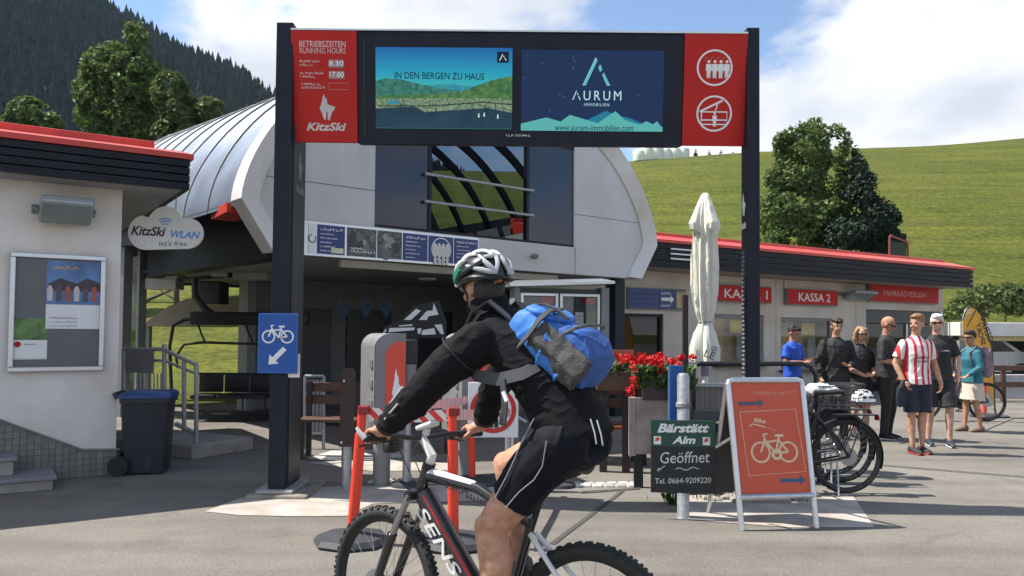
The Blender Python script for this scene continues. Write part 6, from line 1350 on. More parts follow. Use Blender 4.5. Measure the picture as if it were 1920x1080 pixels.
# ================================================================== bicycles
def bicycle(label, mtx, R_=.355, tr=.027, frame_m=None, accent=None, knobs=False, steer=0.0, guards=False, crank=78, group=None, bar_w=.34, text=False, bar_z=1.045, saddle_z=.98, seat_x=.17):
    t = thing('bicycle', label, 'bicycle', mtx, group); fm_ = frame_m or black; ac = accent or fm_
    hubF = V((1.08, 0, R_)); BB = V((.43, 0, .30)); axd = V((-.358, 0, .934)); crown = V((.872, 0, .80)); htop = crown+axd*.125
    SM = MX.Translation(crown) @ MX.Rotation(steer, 4, axd) @ MX.Translation(-crown) if steer else None
    rimm = M('rim_black', (.02, .02, .022), .35, metal=.4); spk = M('spoke_steel', (.35, .35, .36), .3, metal=.8)
    for nm_, c, Mm in (('rear_wheel', V((0, 0, R_)), None), ('front_wheel', hubF, SM)):
        q = MB(Mm); n = 56; q.loft([[c+V(((R_-tr+tr*math.cos(b))*math.cos(a), tr*math.sin(b), (R_-tr+tr*math.cos(b))*math.sin(a))) for b in [2*math.pi*j/10 for j in range(10)]] for a in [2*math.pi*k/n for k in range(n)]], False, True)
        wh = q.build(nm_, rubber, t, True)
        q = MB(Mm); r1 = R_-2*tr+.006; q.loft([[c+V((rr_*math.cos(a), yy, rr_*math.sin(a))) for rr_, yy in ((r1, -.014), (r1+.012, -.016), (r1+.012, .016), (r1, .014), (r1-.02, .004), (r1-.02, -.004))] for a in [2*math.pi*k/n for k in range(n)]], False, True); q.build('rim', rimm, wh, True)
        q = MB(Mm); q.lathe([(.012, -.055), (.026, -.04), (.026, -.028), (.014, -.02), (.014, .02), (.026, .028), (.026, .04), (.012, .055)], c, 14, (0, 1, 0)); q.build('hub', black_metal, wh, True)
        q = MB(Mm)
        for k in range(28):
            a = 2*math.pi*k/28; s = 1 if k % 2 else -1; a2 = a+(.55 if k % 4 < 2 else -.55)
            q.tube([c+V((.024*math.cos(a2), s*.034, .024*math.sin(a2))), c+V(((r1-.018)*math.cos(a), 0, (r1-.018)*math.sin(a)))], .0012, 3, caps=False)
        o = q.build('spokes', spk, wh, fix=False); o['kind'] = 'stuff'
        q = MB(Mm); q.lathe([(.045, -.003), (.085, -.003), (.085, .003), (.045, .003)], c+V((0, .048, 0)), 26, (0, 1, 0)); q.build('brake_disc', spk, wh)
        if knobs:
            q = MB(Mm); rg = random.Random(4)
            for k in range(92):
                a = 2*math.pi*k/92
                for b in ((-.75, .75) if k % 2 else (-.28, .28)):
                    rr_ = R_-tr+tr*math.cos(b)*1.05; p = c+V((rr_*math.cos(a), tr*1.05*math.sin(b), rr_*math.sin(a)))
                    rot = MX.Rotation(-a, 3, 'Y') @ MX.Rotation(b*1.0, 3, 'Z')
                    q.box(p, (.009, .014, .012), rot)
            o = q.build('tread_knobs', rubber, wh, fix=False); o['kind'] = 'stuff'
    def tb_(nm_, pts, r, mat, Mm=None, n=10, par=None, **k): return MB(Mm).tube(pts, r, n, **k).build(nm_, mat, par or t, True)
    st_top = V((.285, 0, .77)); hl = crown-axd*.0+V((-.012, 0, .005))
    dt = tb_('down_tube', [hl+V((-.01, 0, -.0)), BB+V((.03, 0, .02))], [.047, .042] if text else [.034, .030], fm_, n=14)
    tb_('top_tube', [htop+V((-.005, 0, -.03)), (htop+st_top)/2+V((0, 0, .015)), st_top+V((0, 0, -.03))], [.030, .024, .022], fm_)
    if text: tb_('top_tube_decal', [htop+V((-.012, 0, -.022)), (htop+st_top)/2+V((.03, 0, .026)), (htop*.25+st_top*.75)+V((0, 0, .004))], [.026, .0205, .014], ac)
    tb_('seat_tube', [BB, st_top], .020, fm_); tb_('head_tube', [crown, htop], .027, fm_)
    for s in (-1, 1):
        tb_('chain_stay', [BB+V((-.03, s*.03, -.005)), V((.2, s*.055, .32)), V((.0, s*.062, R_))], [.014, .012, .010], fm_)
        tb_('seat_stay', [st_top+V((0, s*.02, -.06)), V((.12, s*.052, .55)), V((0, s*.062, R_))], [.011, .011, .010], ac if text else fm_)
    tb_('seat_post', [st_top+V((.01, 0, -.05)), V((seat_x+.045, 0, saddle_z-.04))], .0145, black_metal)
    q = MB(); xs_ = [(-.13, .060, .0), (-.11, .072, .005), (-.04, .068, .0), (.03, .034, -.004), (.12, .020, -.008), (.145, .012, -.012)]
    q.loft([[V((seat_x+x, w_*math.cos(a), saddle_z+dz+(.020 if math.sin(a) > 0 else .03)*math.sin(a))) for a in [2*math.pi*j/12 for j in range(12)]] for x, w_, dz in xs_]); q.build('saddle', black, t, True)
    fk = tb_('fork_crown', [crown+V((0, -.075, -.005)), crown+V((0, .075, -.005))], .022, black_metal, SM)
    ft = hubF-(crown-V((0, 0, 0))); up = axd
    for s in (-1, 1):
        mid_ = hubF+axd*.27+V((-.01, s*.062, 0)); tb_('fork_stanchion', [crown+V((.0, s*.062, 0)), mid_], .0155, spk, SM); tb_('fork_leg', [mid_+axd*.01, hubF+V((0, s*.058, 0))], [.023, .019], fm_, SM, 12)
    tb_('fork_arch', [hubF+axd*.27+V((-.02, -.062, 0)), hubF+axd*.36+V((.03, -.03, 0)), hubF+axd*.36+V((.03, .03, 0)), hubF+axd*.27+V((-.02, .062, 0))], .014, fm_, SM)
    bar = V((.875, 0, bar_z)); ste = htop+axd*.06
    wm_ = ac
    tb_('stem', [htop-axd*.0, ste, V((bar.x, 0, bar.z))], [.022, .022, .018], wm_, SM); tb_('headset', [htop-axd*.01, htop+axd*.025], .029, black_metal, SM)
    tb_('handlebar', [bar+V((-.03, -bar_w, .012)), bar+V((-.01, -.15, .012)), bar+V((0, -.06, 0)), bar+V((0, .06, 0)), bar+V((-.01, .15, .012)), bar+V((-.03, bar_w, .012))], .0125, black_metal, SM)
    for s in (-1, 1):
        tb_('grip', [bar+V((-.018, s*(bar_w-.13), .012)), bar+V((-.031, s*(bar_w+.005), .012))], .0165, rubber, SM); tb_('brake_lever', [bar+V((0, s*(bar_w-.15), .0)), bar+V((.055, s*(bar_w-.13), -.015)), bar+V((.05, s*(bar_w-.03), -.03))], [.010, .007, .005], black_metal, SM)
        MB(SM).box(bar+V((.005, s*(bar_w-.16), .0)), (.04, .03, .035), None, .008).build('shifter', black, t, True)
        tb_('brake_cable', [bar+V((.03, s*(bar_w-.16), -.002)), bar+V((.10, s*.10, .01)), bar+V((.10, s*.03, -.08)), htop+V((.06, s*.03, -.06)), hubF+axd*.33+V((-.01, s*.07, 0))], .0028, black, SM, 5)
    ck = MX.Translation(BB) @ MX.Rotation(R(crank), 4, 'Y') @ MX.Translation(-BB)
    q = MB(); q.lathe([(.03, -.004), (.095, -.004), (.095, .004), (.03, .004)], BB+V((0, -.05, 0)), 28, (0, 1, 0)); q.build('chainring', black_metal, t)
    tb_('crank_axle', [BB+V((0, -.075, 0)), BB+V((0, .075, 0))], .02, black_metal)
    for s in (1, -1):
        e = ck @ (BB+V((s*.172, 0, 0))); e.y = s*.085; tb_('crank_arm', [BB+V((0, s*.078, 0)), e], [.013, .010], black_metal); MB().box(e+V((0, s*.055, 0)), (.09, .085, .018), None, .004).build('pedal', black, t)
    q = MB(); q.tube([V((.0, -.05, R_+.045)), BB+V((0, -.05, .096)), BB+V((.09, -.05, .02)), BB+V((0, -.05, -.096)), V((.02, -.05, R_-.045))], .005, 4); q.build('chain', spk, t)
    q = MB(); q.lathe([(.02, -.012), (.05, -.012), (.035, .012), (.02, .012)], V((0, -.045, R_)), 20, (0, 1, 0)); q.build('cassette', spk, t)
    if guards:
        for nm_, c, Mm, a0, a1 in (('rear_mudguard', V((0, 0, R_)), None, 25, 200), ('front_mudguard', hubF, SM, 30, 170)):
            rr_ = R_+.015; q = MB(Mm); q.loft([[c+V(((rr_+dr)*math.cos(a), yy, (rr_+dr)*math.sin(a))) for yy, dr in ((-.03, -.012), (0, .004), (.03, -.012), (.03, -.015), (0, .001), (-.03, -.015))] for a in [R(a0+(a1-a0)*k/22) for k in range(23)]]); q.build(nm_, black, t, True)
        q = MB(); q.bb(-.30, .12, -.055, .055, .745, .757, .003); q.build('rear_rack', black_metal, t)
        for s in (-1, 1): tb_('rack_stay', [V((-.15, s*.055, .75)), V((0, s*.07, R_+.01))], .006, black_metal, n=6)
        tb_('kickstand', [V((.12, .06, .32)), V((.16, .17, .01))], .010, galv)
        MB().box((-.31, 0, .72), (.02, .07, .045), None, .006).build('tail_light', M('tail_red', (.35, .01, .01), .3), t)
    return t, bar, SM
# ------------------------------------------------------------------ the cyclist's mountain bike
HD = math.atan2(.545, -.838); BK = T(.33, 3.10, 0, HD)
sens_w = M('bike_white', (.72, .72, .72), .3, var=.03, coat=.4); carb = M('bike_black', (.016, .017, .020), .28, var=.1, coat=.5)
BIKE, BAR, BSM = bicycle('black and white mountain bike ridden by the man in black', BK, frame_m=carb, accent=sens_w, knobs=True, steer=R(-9), text=True, crank=88, saddle_z=1.0, seat_x=.165)
d = (V((.46, 0, .32))-V((.86, 0, .80))).normalized(); X = d; Y = V((0, -1, 0)); Z = X.cross(Y)
LM = MX(((X.x, Y.x, Z.x, .845), (X.y, Y.y, Z.y, .0475), (X.z, Y.z, Z.z, .765), (0, 0, 0, 1)))
TXT(BIKE, M('decal_white', (.8, .8, .8), .35), 'SENSA', .02, -.03, .058, y=-.0005, width=.42, shear=.2, bold=.006, M=LM)
q = MB(LM); q.prism([(-.03, .036), (.45, .036), (.45, .044), (-.01, .046)], .006, .016); q.build('red_stripe', M('bike_red', (.55, .02, .02), .3), BIKE)
d = (V((.285, 0, .74))-V((.826, 0, .885))).normalized(); X = d; Z = X.cross(Y)
TM_ = MX(((X.x, Y.x, Z.x, .76), (X.y, Y.y, Z.y, .030), (X.z, Y.z, Z.z, .875), (0, 0, 0, 1))); blur_text(BIKE, text_black, .0, -.010, .34, .026, y=-.001, M=TM_)
MB(BSM).box(BAR+V((-.03, 0, .055)), (.105, .062, .022), MX.Rotation(R(18), 3, 'Y'), .009).build('cycle_computer', sens_w, BIKE, True)
MB(BSM).box(BAR+V((-.034, 0, .067)), (.082, .046, .006), MX.Rotation(R(18), 3, 'Y'), .002).build('computer_screen', M('lcd', (.12, .14, .15), .2), BIKE)
MB(BSM).tube([BAR+V((-.02, 0, .015)), BAR+V((-.03, 0, .045))], .016).build('computer_mount', sens_w, BIKE)
MB(BSM).tube([BAR+V((-.03, .345, .012)), BAR+V((-.012, .362, .035)), BAR+V((.0, .368, .055))], [.013, .010, .007], 8).build('bar_end', sens_w, BIKE, True)
MB(BSM).tube([BAR+V((-.03, -.345, .012)), BAR+V((-.0, -.37, .03)), BAR+V((.03, -.375, .05))], [.013, .010, .007], 8).build('bar_end', sens_w, BIKE, True)
MB(BSM).box(BAR+V((.01, .17, -.035)), (.05, .07, .05), None, .015).build('shift_pod', black, BIKE, True)
# ------------------------------------------------------------------ people helpers
def skin(name, c): return M('skin_'+name, c, .55, var=.20, scale=22, spec=.3, bump=.2, bscale=160, dirt=.35)
def ring3(c, ax, ux, rx, ry, n=18):
    ax = V(ax).normalized(); u = V(ux); u = (u-ax*u.dot(ax)).normalized(); v_ = ax.cross(u)
    return [V(c)+u*rx*math.cos(2*math.pi*k/n)+v_*ry*math.sin(2*math.pi*k/n) for k in range(n)]
def torso(mb, pts, lat):
    """pts: (centre, half-width sideways, half-depth)"""
    rings = []
    for i, (c, rx, ry) in enumerate(pts):
        a = V(pts[min(i+1, len(pts)-1)][0])-V(pts[max(i-1, 0)][0]); rings.append(ring3(c, a, lat, rx, ry))
    mb.loft(rings)
def limb(mb, p, r, sub=6, n=14, cap=True):
    """a bent tapering limb through joints p with radii r"""
    P = [V(x) for x in p]; pts = []; rr_ = []
    for i in range(len(P)-1):
        for k in range(sub):
            t = k/sub; pts.append(P[i].lerp(P[i+1], t)); rr_.append(r[i]+(r[i+1]-r[i])*t)
    pts.append(P[-1]); rr_.append(r[-1]); mb.tube(pts, rr_, n)
    mb.ell(P[0], rr_[0]*.98, 12, 8)
    if cap: mb.ell(P[-1], rr_[-1]*.98, 12, 8)
def hand(mb, w_, dirv, palm, side, s=1.0, curl=.5):
    """relaxed or gripping hand: wrist, direction, palm normal, thumb side vector"""
    w_, d, nrm, sd = V(w_), V(dirv).normalized(), V(palm).normalized(), V(side).normalized()
    rot = MX((sd, nrm, d)).transposed(); mb.ell(w_+d*.048*s, (.038*s, .017*s, .052*s), 12, 8, rot)
    for i, (o_, L) in enumerate(((.026, .070), (.009, .080), (-.009, .075), (-.026, .058))):
        b = w_+d*.088*s+sd*o_*s; m_ = b+(d*math.cos(curl*.7)+nrm*math.sin(curl*.7))*L*.5*s; e = m_+(d*math.cos(curl*1.8)+nrm*math.sin(curl*1.8))*L*.5*s
        mb.tube([w_+d*.06*s+sd*o_*s*.9, b, m_, e], [.010*s, .0095*s, .0088*s, .007*s], 8)
    mb.tube([w_+d*.03*s+sd*.03*s, w_+d*.06*s+sd*.055*s+nrm*.012*s, w_+d*.095*s+sd*.05*s+nrm*.022*s], [.013*s, .011*s, .008*s], 8)
def head(mb, c, rot, s=1.0):
    def P(x, y, z): return V(c)+rot @ (V((x, y, z))*s)
    mb.ell(P(0, .005, .02), (.076*s, .096*s, .100*s), 18, 12, rot); mb.ell(P(0, -.025, -.045), (.056*s, .066*s, .066*s), 14, 10, rot); mb.ell(P(0, -.055, -.085), (.026*s, .025*s, .022*s), 10, 8, rot)
    mb.tube([P(0, -.088, .015), P(0, -.106, -.022), P(0, -.090, -.036)], [.009*s, .015*s, .011*s], 8)
    mb.ell(P(0, -.080, -.060), (.024*s, .014*s, .010*s), 10, 6, rot)
    for sx in (-1, 1): mb.ell(P(sx*.077, .010, -.010), (.010*s, .020*s, .032*s), 10, 8, rot); mb.ell(P(sx*.032, -.078, -.028), (.022*s, .018*s, .020*s), 10, 6, rot)
def face(parent, c, rot, s, brow, glasses=False, lip=(.40, .16, .13)):
    def P(x, y, z): return V(c)+rot @ (V((x, y, z))*s)
    if glasses:
        q = MB(); q.tube([P(-.080, -.005, .012), P(-.079, -.04, .012), P(-.072, -.07, .012), P(-.03, -.103, .012), P(0, -.106, .014), P(.03, -.103, .012), P(.072, -.07, .012), P(.080, -.02, .012)], [.003*s, .004*s, .009*s, .016*s, .005*s, .016*s, .009*s, .003*s], 10); q.build('sunglasses', M('sunglass', (.008, .008, .010), .1), parent, True)
    else:
        for sx in (-1, 1):
            q = MB(); q.ell(P(sx*.031, -.087, .008), (.013*s, .008*s, .008*s), 10, 8, rot); q.build('eye', M('eye_dark', (.03, .02, .015), .2), parent, True)
            q = MB(); q.tube([P(sx*.016, -.098, .026), P(sx*.034, -.095, .031), P(sx*.050, -.083, .025)], [.004*s, .005*s, .003*s], 6); q.build('eyebrow', brow, parent, True)
    q = MB(); q.tube([P(-.022, -.086, -.062), P(0, -.096, -.060), P(.022, -.086, -.062)], [.003*s, .006*s, .003*s], 8); q.build('lips', M('lip_%.2f' % lip[0], lip, .5), parent, True)
# ------------------------------------------------------------------ the cyclist
SK = skin('cyclist', (.50, .27, .18))
CY = thing('person', 'cyclist in black jacket, shorts and white helmet riding left', 'person', BK)
LAT = (0, 1, 0)
hipL, hipR = V((.13, .10, 1.09)), V((.13, -.10, 1.09)); kL, kR = V((.40, .13, .735)), V((.475, -.11, .945)); aL, aR = V((.375, .14, .295)), V((.43, -.13, .56))
shL, shR = V((.475, .195, 1.475)), V((.475, -.195, 1.475)); eL, eR = V((.665, .285, 1.265)), V((.68, -.285, 1.275))
def bs(p): return (BSM @ p) if BSM else p
gL, gR = bs(BAR+V((-.026, .285, .012))), bs(BAR+V((-.026, -.285, .012)))
wL, wR = gL+V((-.055, .015, .045)), gR+V((-.055, -.015, .045))
hc = V((.535, .005, 1.705)); hrot = MX.Rotation(R(90-20), 3, 'Z') @ MX.Rotation(R(8), 3, 'X')
b = MB(); torso(b, [((.08, 0, 1.08), .12, .07), ((.17, 0, 1.24), .11, .06), ((.30, 0, 1.39), .13, .06), ((.43, 0, 1.52), .11, .06), ((.50, 0, 1.60), .06, .06)], LAT)
b.tube([(.47, 0, 1.54), (.51, 0, 1.60), (.535, 0, 1.67)], [.07, .058, .056], 14); head(b, hc, hrot)
for h_, k_, a_, toe in ((hipL, kL, aL, V((.15, 0, -.05))), (hipR, kR, aR, V((.15, 0, -.03)))):
    limb(b, [h_, h_.lerp(k_, .5), k_+V((.004, 0, 0)), k_.lerp(a_, .28)+V((-.022, 0, 0)), k_.lerp(a_, .65)+V((-.004, 0, 0)), a_], [.095, .088, .064, .069, .052, .040]); b.ell(k_+V((.026, 0, .004)), (.046, .050, .056), 12, 8)
    b.tube([a_+V((-.03, 0, -.04)), a_+V((.05, 0, -.06)), a_+toe], [.035, .036, .02], 10)
for s_, e_, w_, g_, s in ((shL, eL, wL, gL, 1), (shR, eR, wR, gR, -1)):
    limb(b, [s_, e_, w_], [.05, .042, .029])
    b.tube([w_, w_.lerp(g_, .5)+V((.0, 0, .012)), g_+V((-.022, -s*.005, .026))], [.029, .033, .026], 10)
    b.ell(g_+V((-.022, -s*.012, .024)), (.032, .044, .021), 12, 8)
    for i in range(4):
        yy = s*(.034-.022*i); f = 1.0-.08*abs(i-1.4)
        b.tube([g_+V((-.026, yy, .030)), g_+V((.006, yy*1.02, .036)), g_+V((.031*f, yy*1.04, .018)), g_+V((.033*f, yy*1.04, -.006)), g_+V((.014, yy*1.03, -.026))], [.011, .0105, .0098, .0092, .008], 8)
    b.tube([g_+V((-.035, -s*.032, .016)), g_+V((-.020, -s*.058, -.002)), g_+V((.004, -s*.066, -.018))], [.014, .012, .009], 8)
put('body', remesh(b, .0062, 'body', 7), SK, CY, True)
face(CY, hc, hrot, 1.0, black, True)
jk = M('jacket_black', (.010, .010, .012), .85, var=.2, scale=9, bump=.25, bscale=260, spec=.15)
b = MB(); torso(b, [((.055, 0, 1.085), .175, .130), ((.095, 0, 1.14), .180, .136), ((.165, 0, 1.25), .170, .130), ((.26, 0, 1.37), .178, .128), ((.365, 0, 1.465), .19, .118), ((.44, 0, 1.535), .165, .100), ((.485, 0, 1.59), .10, .085), ((.505, 0, 1.635), .074, .074)], LAT)
for s_, e_, w_ in ((shL, eL, wL), (shR, eR, wR)): limb(b, [s_+V((-.03, -.03 if s_.y > 0 else .03, .0)), s_.lerp(e_, .45)+V((-.006, 0, -.006)), e_+V((-.012, 0, -.012)), e_.lerp(w_, .55)+V((0, 0, -.006)), w_+V((-.012, 0, .004))], [.092, .082, .070, .060, .046], cap=False)
me = remesh(b, .0065, 'jacket', 6); wrinkle(me, .006, 5.5, (1.0, .35, 2.2), 2); crease(me, .012, 5, (1.0, .4, 2.0), 5); crease(me, .006, 11, (1.2, .5, 1.8), 1); wrinkle(me, .0015, 26, (1, .6, 1.3), 5); put('jacket', me, jk, CY, True)
sh_m = M('shorts_black', (.006, .007, .012), .75, var=.15, scale=10, spec=.18, bump=.15, bscale=300); b = MB()
torso(b, [((.045, 0, 1.085), .155, .09), ((.085, 0, 1.05), .17, .11), ((.12, 0, 1.10), .17, .12), ((.14, 0, 1.18), .15, .11)], LAT)
for h_, k_ in ((hipL, kL), (hipR, kR)): limb(b, [h_+V((-.03, 0, .0)), h_.lerp(k_, .3), h_.lerp(k_, .64)], [.114, .106, .096], cap=False)
me = remesh(b, .0065, 'shorts', 5); wrinkle(me, .002, 14); crease(me, .005, 9, (1.4, 1, .8), 4); put('shorts', me, sh_m, CY, True)
seam = M('seam_grey', (.30, .30, .33), .5); piping = M('reflective', (.62, .63, .66), .3, metal=.3)
def skinline(parent, name, pts, r, mat): return MB().tube(pts, r, 6).build(name, mat, parent, True)
d_ = (kL-hipL); sd = V((0, 1, 0))
fr_ = V((d_.z, 0, -d_.x)).normalized()*-1
skinline(CY, 'seam', [hipL+d_*t+sd*(.122-.026*t)*math.cos(a)+fr_*(.122-.026*t)*math.sin(a) for t, a in ((-.12, .9), (.1, .7), (.25, .5), (.42, .35), (.62, .25))], .0022, seam)
skinline(CY, 'seam', [hipL+d_*t+sd*(.122-.026*t)*math.cos(a)+fr_*(.122-.026*t)*math.sin(a) for t, a in ((-.1, -.1), (.1, -.45), (.25, -.5), (.42, -.35), (.62, -.3))], .0022, seam)
def on_arm(t, a, k=1.0):
    p = eL.lerp(wL, t) if t > 0 else eL.lerp(shL, -t); ax = (wL-eL).normalized() if t > 0 else (eL-shL).normalized(); u = V((0, 1, 0)); u = (u-ax*u.dot(ax)).normalized(); v_ = ax.cross(u); r_ = (.070-.022*t if t > 0 else .07-.016*t)*k
    return p+V((-.008, 0, -.006))+u*r_*math.cos(a)+v_*r_*math.sin(a)
skinline(CY, 'piping', [on_arm(t, 1.0) for t in (.05, .2, .35, .5, .62)], .0055, piping); skinline(CY, 'piping', [on_arm(t, .15) for t in (.25, .4, .55, .7)], .0045, piping); skinline(CY, 'seam', [on_arm(-.80, a, 1.12) for a in [2*math.pi*j/20 for j in range(21)]], .0025, M('seam_black', (.03, .03, .034), .6))
for w_, e_ in ((wL, eL), (wR, eR)):
    ax = (w_-e_).normalized(); MB().tube([w_-ax*.035, w_-ax*.004], [.049, .045], 16).build('cuff', M('cuff_black', (.012, .012, .014), .7), CY, True)
for x_ in (0, .035): skinline(CY, 'piping', [V((-.075+x_, .145-x_*.5, 1.20)), V((-.095+x_, .150-x_*.5, 1.15)), V((-.10+x_, .145-x_*.5, 1.11))], .0028, piping)
b = MB(); b.loft([ring3(V((.50, 0, 1.60)), V((.3, 0, .9)), LAT, .088, .088, 24), ring3(V((.515, 0, 1.66)), V((.3, 0, .9)), LAT, .080, .078, 24), ring3(V((.512, 0, 1.66)), V((.3, 0, .9)), LAT, .072, .070, 24), ring3(V((.50, 0, 1.60)), V((.3, 0, .9)), LAT, .078, .078, 24)], False); b.build('collar', jk, CY, True)
for a_, s in ((aL, 1), (aR, -1)):
    b = MB(); c_ = a_; b.loft([[V((c_.x+x, c_.y+w_*math.cos(a), max(c_.z-.10, c_.z+zc+h*math.sin(a)))) for a in [2*math.pi*j/14 for j in range(14)]] for x, w_, zc, h in ((-.065, .025, -.055, .03), (-.05, .036, -.045, .055), (0, .040, -.035, .065), (.06, .042, -.06, .04), (.12, .045, -.07, .03), (.17, .030, -.075, .022), (.185, .015, -.078, .012))]); b.build('shoe', M('cycling_shoe', (.03, .03, .033), .5), CY, True)
    MB().tube([c_+V((0, 0, .02)), c_+V((-.004, 0, .055))], [.040, .041], 14).build('sock', M('sock_dark', (.04, .04, .045), .8), CY, True)
hm_ = M('hair_dark', (.022, .015, .011), .6, var=.3, scale=40)
b = MB(); b.ell(hc+hrot @ V((0, .035, -.01)), (.074, .066, .085), 16, 10, hrot); me = remesh(b, .009, 'hair', 2); wrinkle(me, .004, 40); put('hair', me, hm_, CY, True)
# helmet: dark inner liner, white ribs, green front accents
HH = hc+V((.0, 0, .045)); hw = M('helmet_white', (.80, .80, .80), .25, var=.03, coat=.5); hk = M('helmet_black', (.012, .012, .014), .3); hg = M('helmet_green', (.02, .30, .17), .3); hgy = M('helmet_grey', (.42, .43, .45), .35)
def hp_(a, e, k=1.0):
    a, e = R(a), R(e); return HH+hrot @ V((-.108*math.cos(e)*math.sin(a)*k*-1, -.142*math.cos(e)*math.cos(a)*k, .112*math.sin(e)*k))
HEL = MB(); rows = [-14, 0, 15, 30, 45, 60, 75, 88]
HEL.loft([[hp_(a, e + (7*math.cos(R(a)) if e < 10 else 0), .93) for a in range(0, 360, 12)] for e in rows]); HEL = HEL.build('helmet', hk, CY, True)
def strip(nm_, mat, pts, r, k=1.0, flat=1.0, n=8):
    P = []
    for i in range(len(pts)-1):
        for j in range(4): t = j/4; P.append(hp_(pts[i][0]+(pts[i+1][0]-pts[i][0])*t, pts[i][1]+(pts[i+1][1]-pts[i][1])*t, k))
    P.append(hp_(*pts[-1], k)); m_ = len(P); rr_ = [r*(.55+.45*math.sin(math.pi*min(1, max(0, (i+.6)/(m_+.2))))) for i in range(m_)]
    return MB().tube(P, rr_, n).build(nm_, mat, HEL, True)
for s in (1, -1):
    strip('shell_rib', hw, [(s*8, 12), (s*9, 40), (s*16, 65), (s*90, 80), (s*155, 66), (s*165, 45)], .0095); strip('shell_rib', hw, [(s*18, 6), (s*28, 30), (s*48, 48), (s*85, 58), (s*118, 50)], .011)
    strip('shell_rib', hw, [(s*30, 0), (s*46, 20), (s*64, 34), (s*88, 40)], .013); strip('shell_rib', hg, [(s*42, -6), (s*56, 6), (s*66, 22)], .012, 1.0); strip('shell_rib', hg, [(s*52, -8), (s*66, 2), (s*78, 16)], .010, 1.0); strip('shell_rib', hw, [(s*20, -4), (s*40, -10), (s*56, -12)], .009)
    strip('shell_rib', hk, [(s*60, -8), (s*90, 2), (s*115, 12), (s*140, 28)], .014); strip('shell_rib', hgy, [(s*100, 20), (s*125, 8), (s*150, -2), (s*165, -4)], .011); strip('shell_rib', hgy, [(s*128, 44), (s*142, 22), (s*158, 2), (s*165, -4)], .011); strip('shell_rib', hgy, [(s*172, 42), (s*170, 20), (s*163, -2)], .010); strip('shell_rib', hk, [(s*75, -12), (s*110, -8), (s*150, -14), (s*180, -14)], .012)
strip('shell_rib', hw, [(0, 12), (0, 45), (0, 70)], .012); [strip('shell_rib', hw, [(s*12, 4), (s*24, 12), (s*36, 22), (s*50, 30)], .015) for s in (1, -1)]; strip('shell_rib', hgy, [(140, 36), (165, 38), (180, 40)], .010); strip('shell_rib', hgy, [(-140, 36), (-165, 38), (-180, 40)], .010)
for s in (1, -1): MB().tube([hp_(s*72, -12, .95), hc+hrot @ V((s*.080, -.01, -.03)), hc+hrot @ V((s*.055, -.045, -.10)), hc+hrot @ V((0, -.045, -.115))], .005, 6).build('chin_strap', black, HEL, True)
MB().ell(hp_(176, -20, .90), (.012, .012, .012), 10, 8).build('adjust_dial', M('dial_orange', (.55, .10, .02), .4), HEL, True)
# ------------------------------------------------------------------ blue rucksack
tp, bt = V((.29, 0, 1.60)), V((.02, 0, 1.385)); axp = (bt-tp).normalized(); outn = V((axp.z, 0, -axp.x)); outn = outn if outn.z > 0 else -outn
BPK = thing('rucksack', 'bright blue rucksack on the cyclist\'s back', 'rucksack', BK); bl1 = M('rucksack_blue', (.035, .17, .52), .65, var=.22, scale=11, bump=.2, bscale=90); bl2 = M('rucksack_dark_blue', (.02, .085, .32), .65, var=.12, scale=9, bump=.2); gstrap = M('strap_charcoal', (.045, .048, .055), .6, var=.1); gmesh = M('mesh_grey_cloth', (.055, .054, .052), .8, var=.3, scale=18, bump=.4, bscale=120)
def pk(t, o_, y): return tp+(bt-tp)*t+outn*o_+V((0, y, 0))
def prg(t, wy, o0, o1, n=20):
    out = []
    for k in range(n):
        a = 2*math.pi*k/n; cx, cy_ = math.cos(a), math.sin(a); sx = abs(cx)**.55*(1 if cx > 0 else -1); sy = abs(cy_)**.55*(1 if cy_ > 0 else -1)
        out.append(pk(t, (o0+o1)/2+sx*(o1-o0)/2, sy*wy))
    return out
b = MB(); b.loft([prg(-.06, .08, -.07, -.03), prg(-.02, .115, -.10, .015), prg(.12, .135, -.115, .055), prg(.35, .145, -.12, .055), prg(.6, .15, -.12, .060), prg(.85, .145, -.115, .05), prg(.98, .12, -.09, .03), prg(1.02, .06, -.05, -.0)]); me = remesh(b, .0075, 'pack', 4); wrinkle(me, .005, 10, (1, 1.4, 1), 3); crease(me, .012, 8, (1, 1.2, 1), 2); put('main_bag', me, bl1, BPK, True)
b = MB(); b.loft([prg(.52, .09, .03, .06), prg(.58, .118, .02, .090), prg(.75, .128, .0, .112), prg(.92, .128, -.05, .10), prg(1.05, .118, -.09, .075), prg(1.11, .08, -.08, .02)]); me = remesh(b, .0075, 'pocket', 4); wrinkle(me, .004, 14, (1, 1, 1), 8); crease(me, .009, 9, (1, 1, 1), 6); put('front_pocket', me, bl2, BPK, True)
b = MB(); b.loft([prg(-.02, .07, .0, .03), prg(.06, .115, .01, .055), prg(.2, .128, .03, .072), prg(.36, .11, .04, .08), prg(.42, .06, .05, .07)]); me = remesh(b, .0075, 'flap', 3); wrinkle(me, .004, 16); put('top_flap', me, bl1, BPK, True)
b = MB()
for s in (1,):
    b.loft([[pk(t, o_, .128+dy) for t, o_, dy in ((t0, -.09, .0), (t0, -.02, .034), (t0+.02, .06, .006), (t0+.02, .05, -.02), (t0, -.08, -.03))] for t0 in (.34, .55, .8, 1.0, 1.1)])
me = remesh(b, .007, 'side', 3); wrinkle(me, .006, 20); put('side_pocket', me, gmesh, BPK, True)
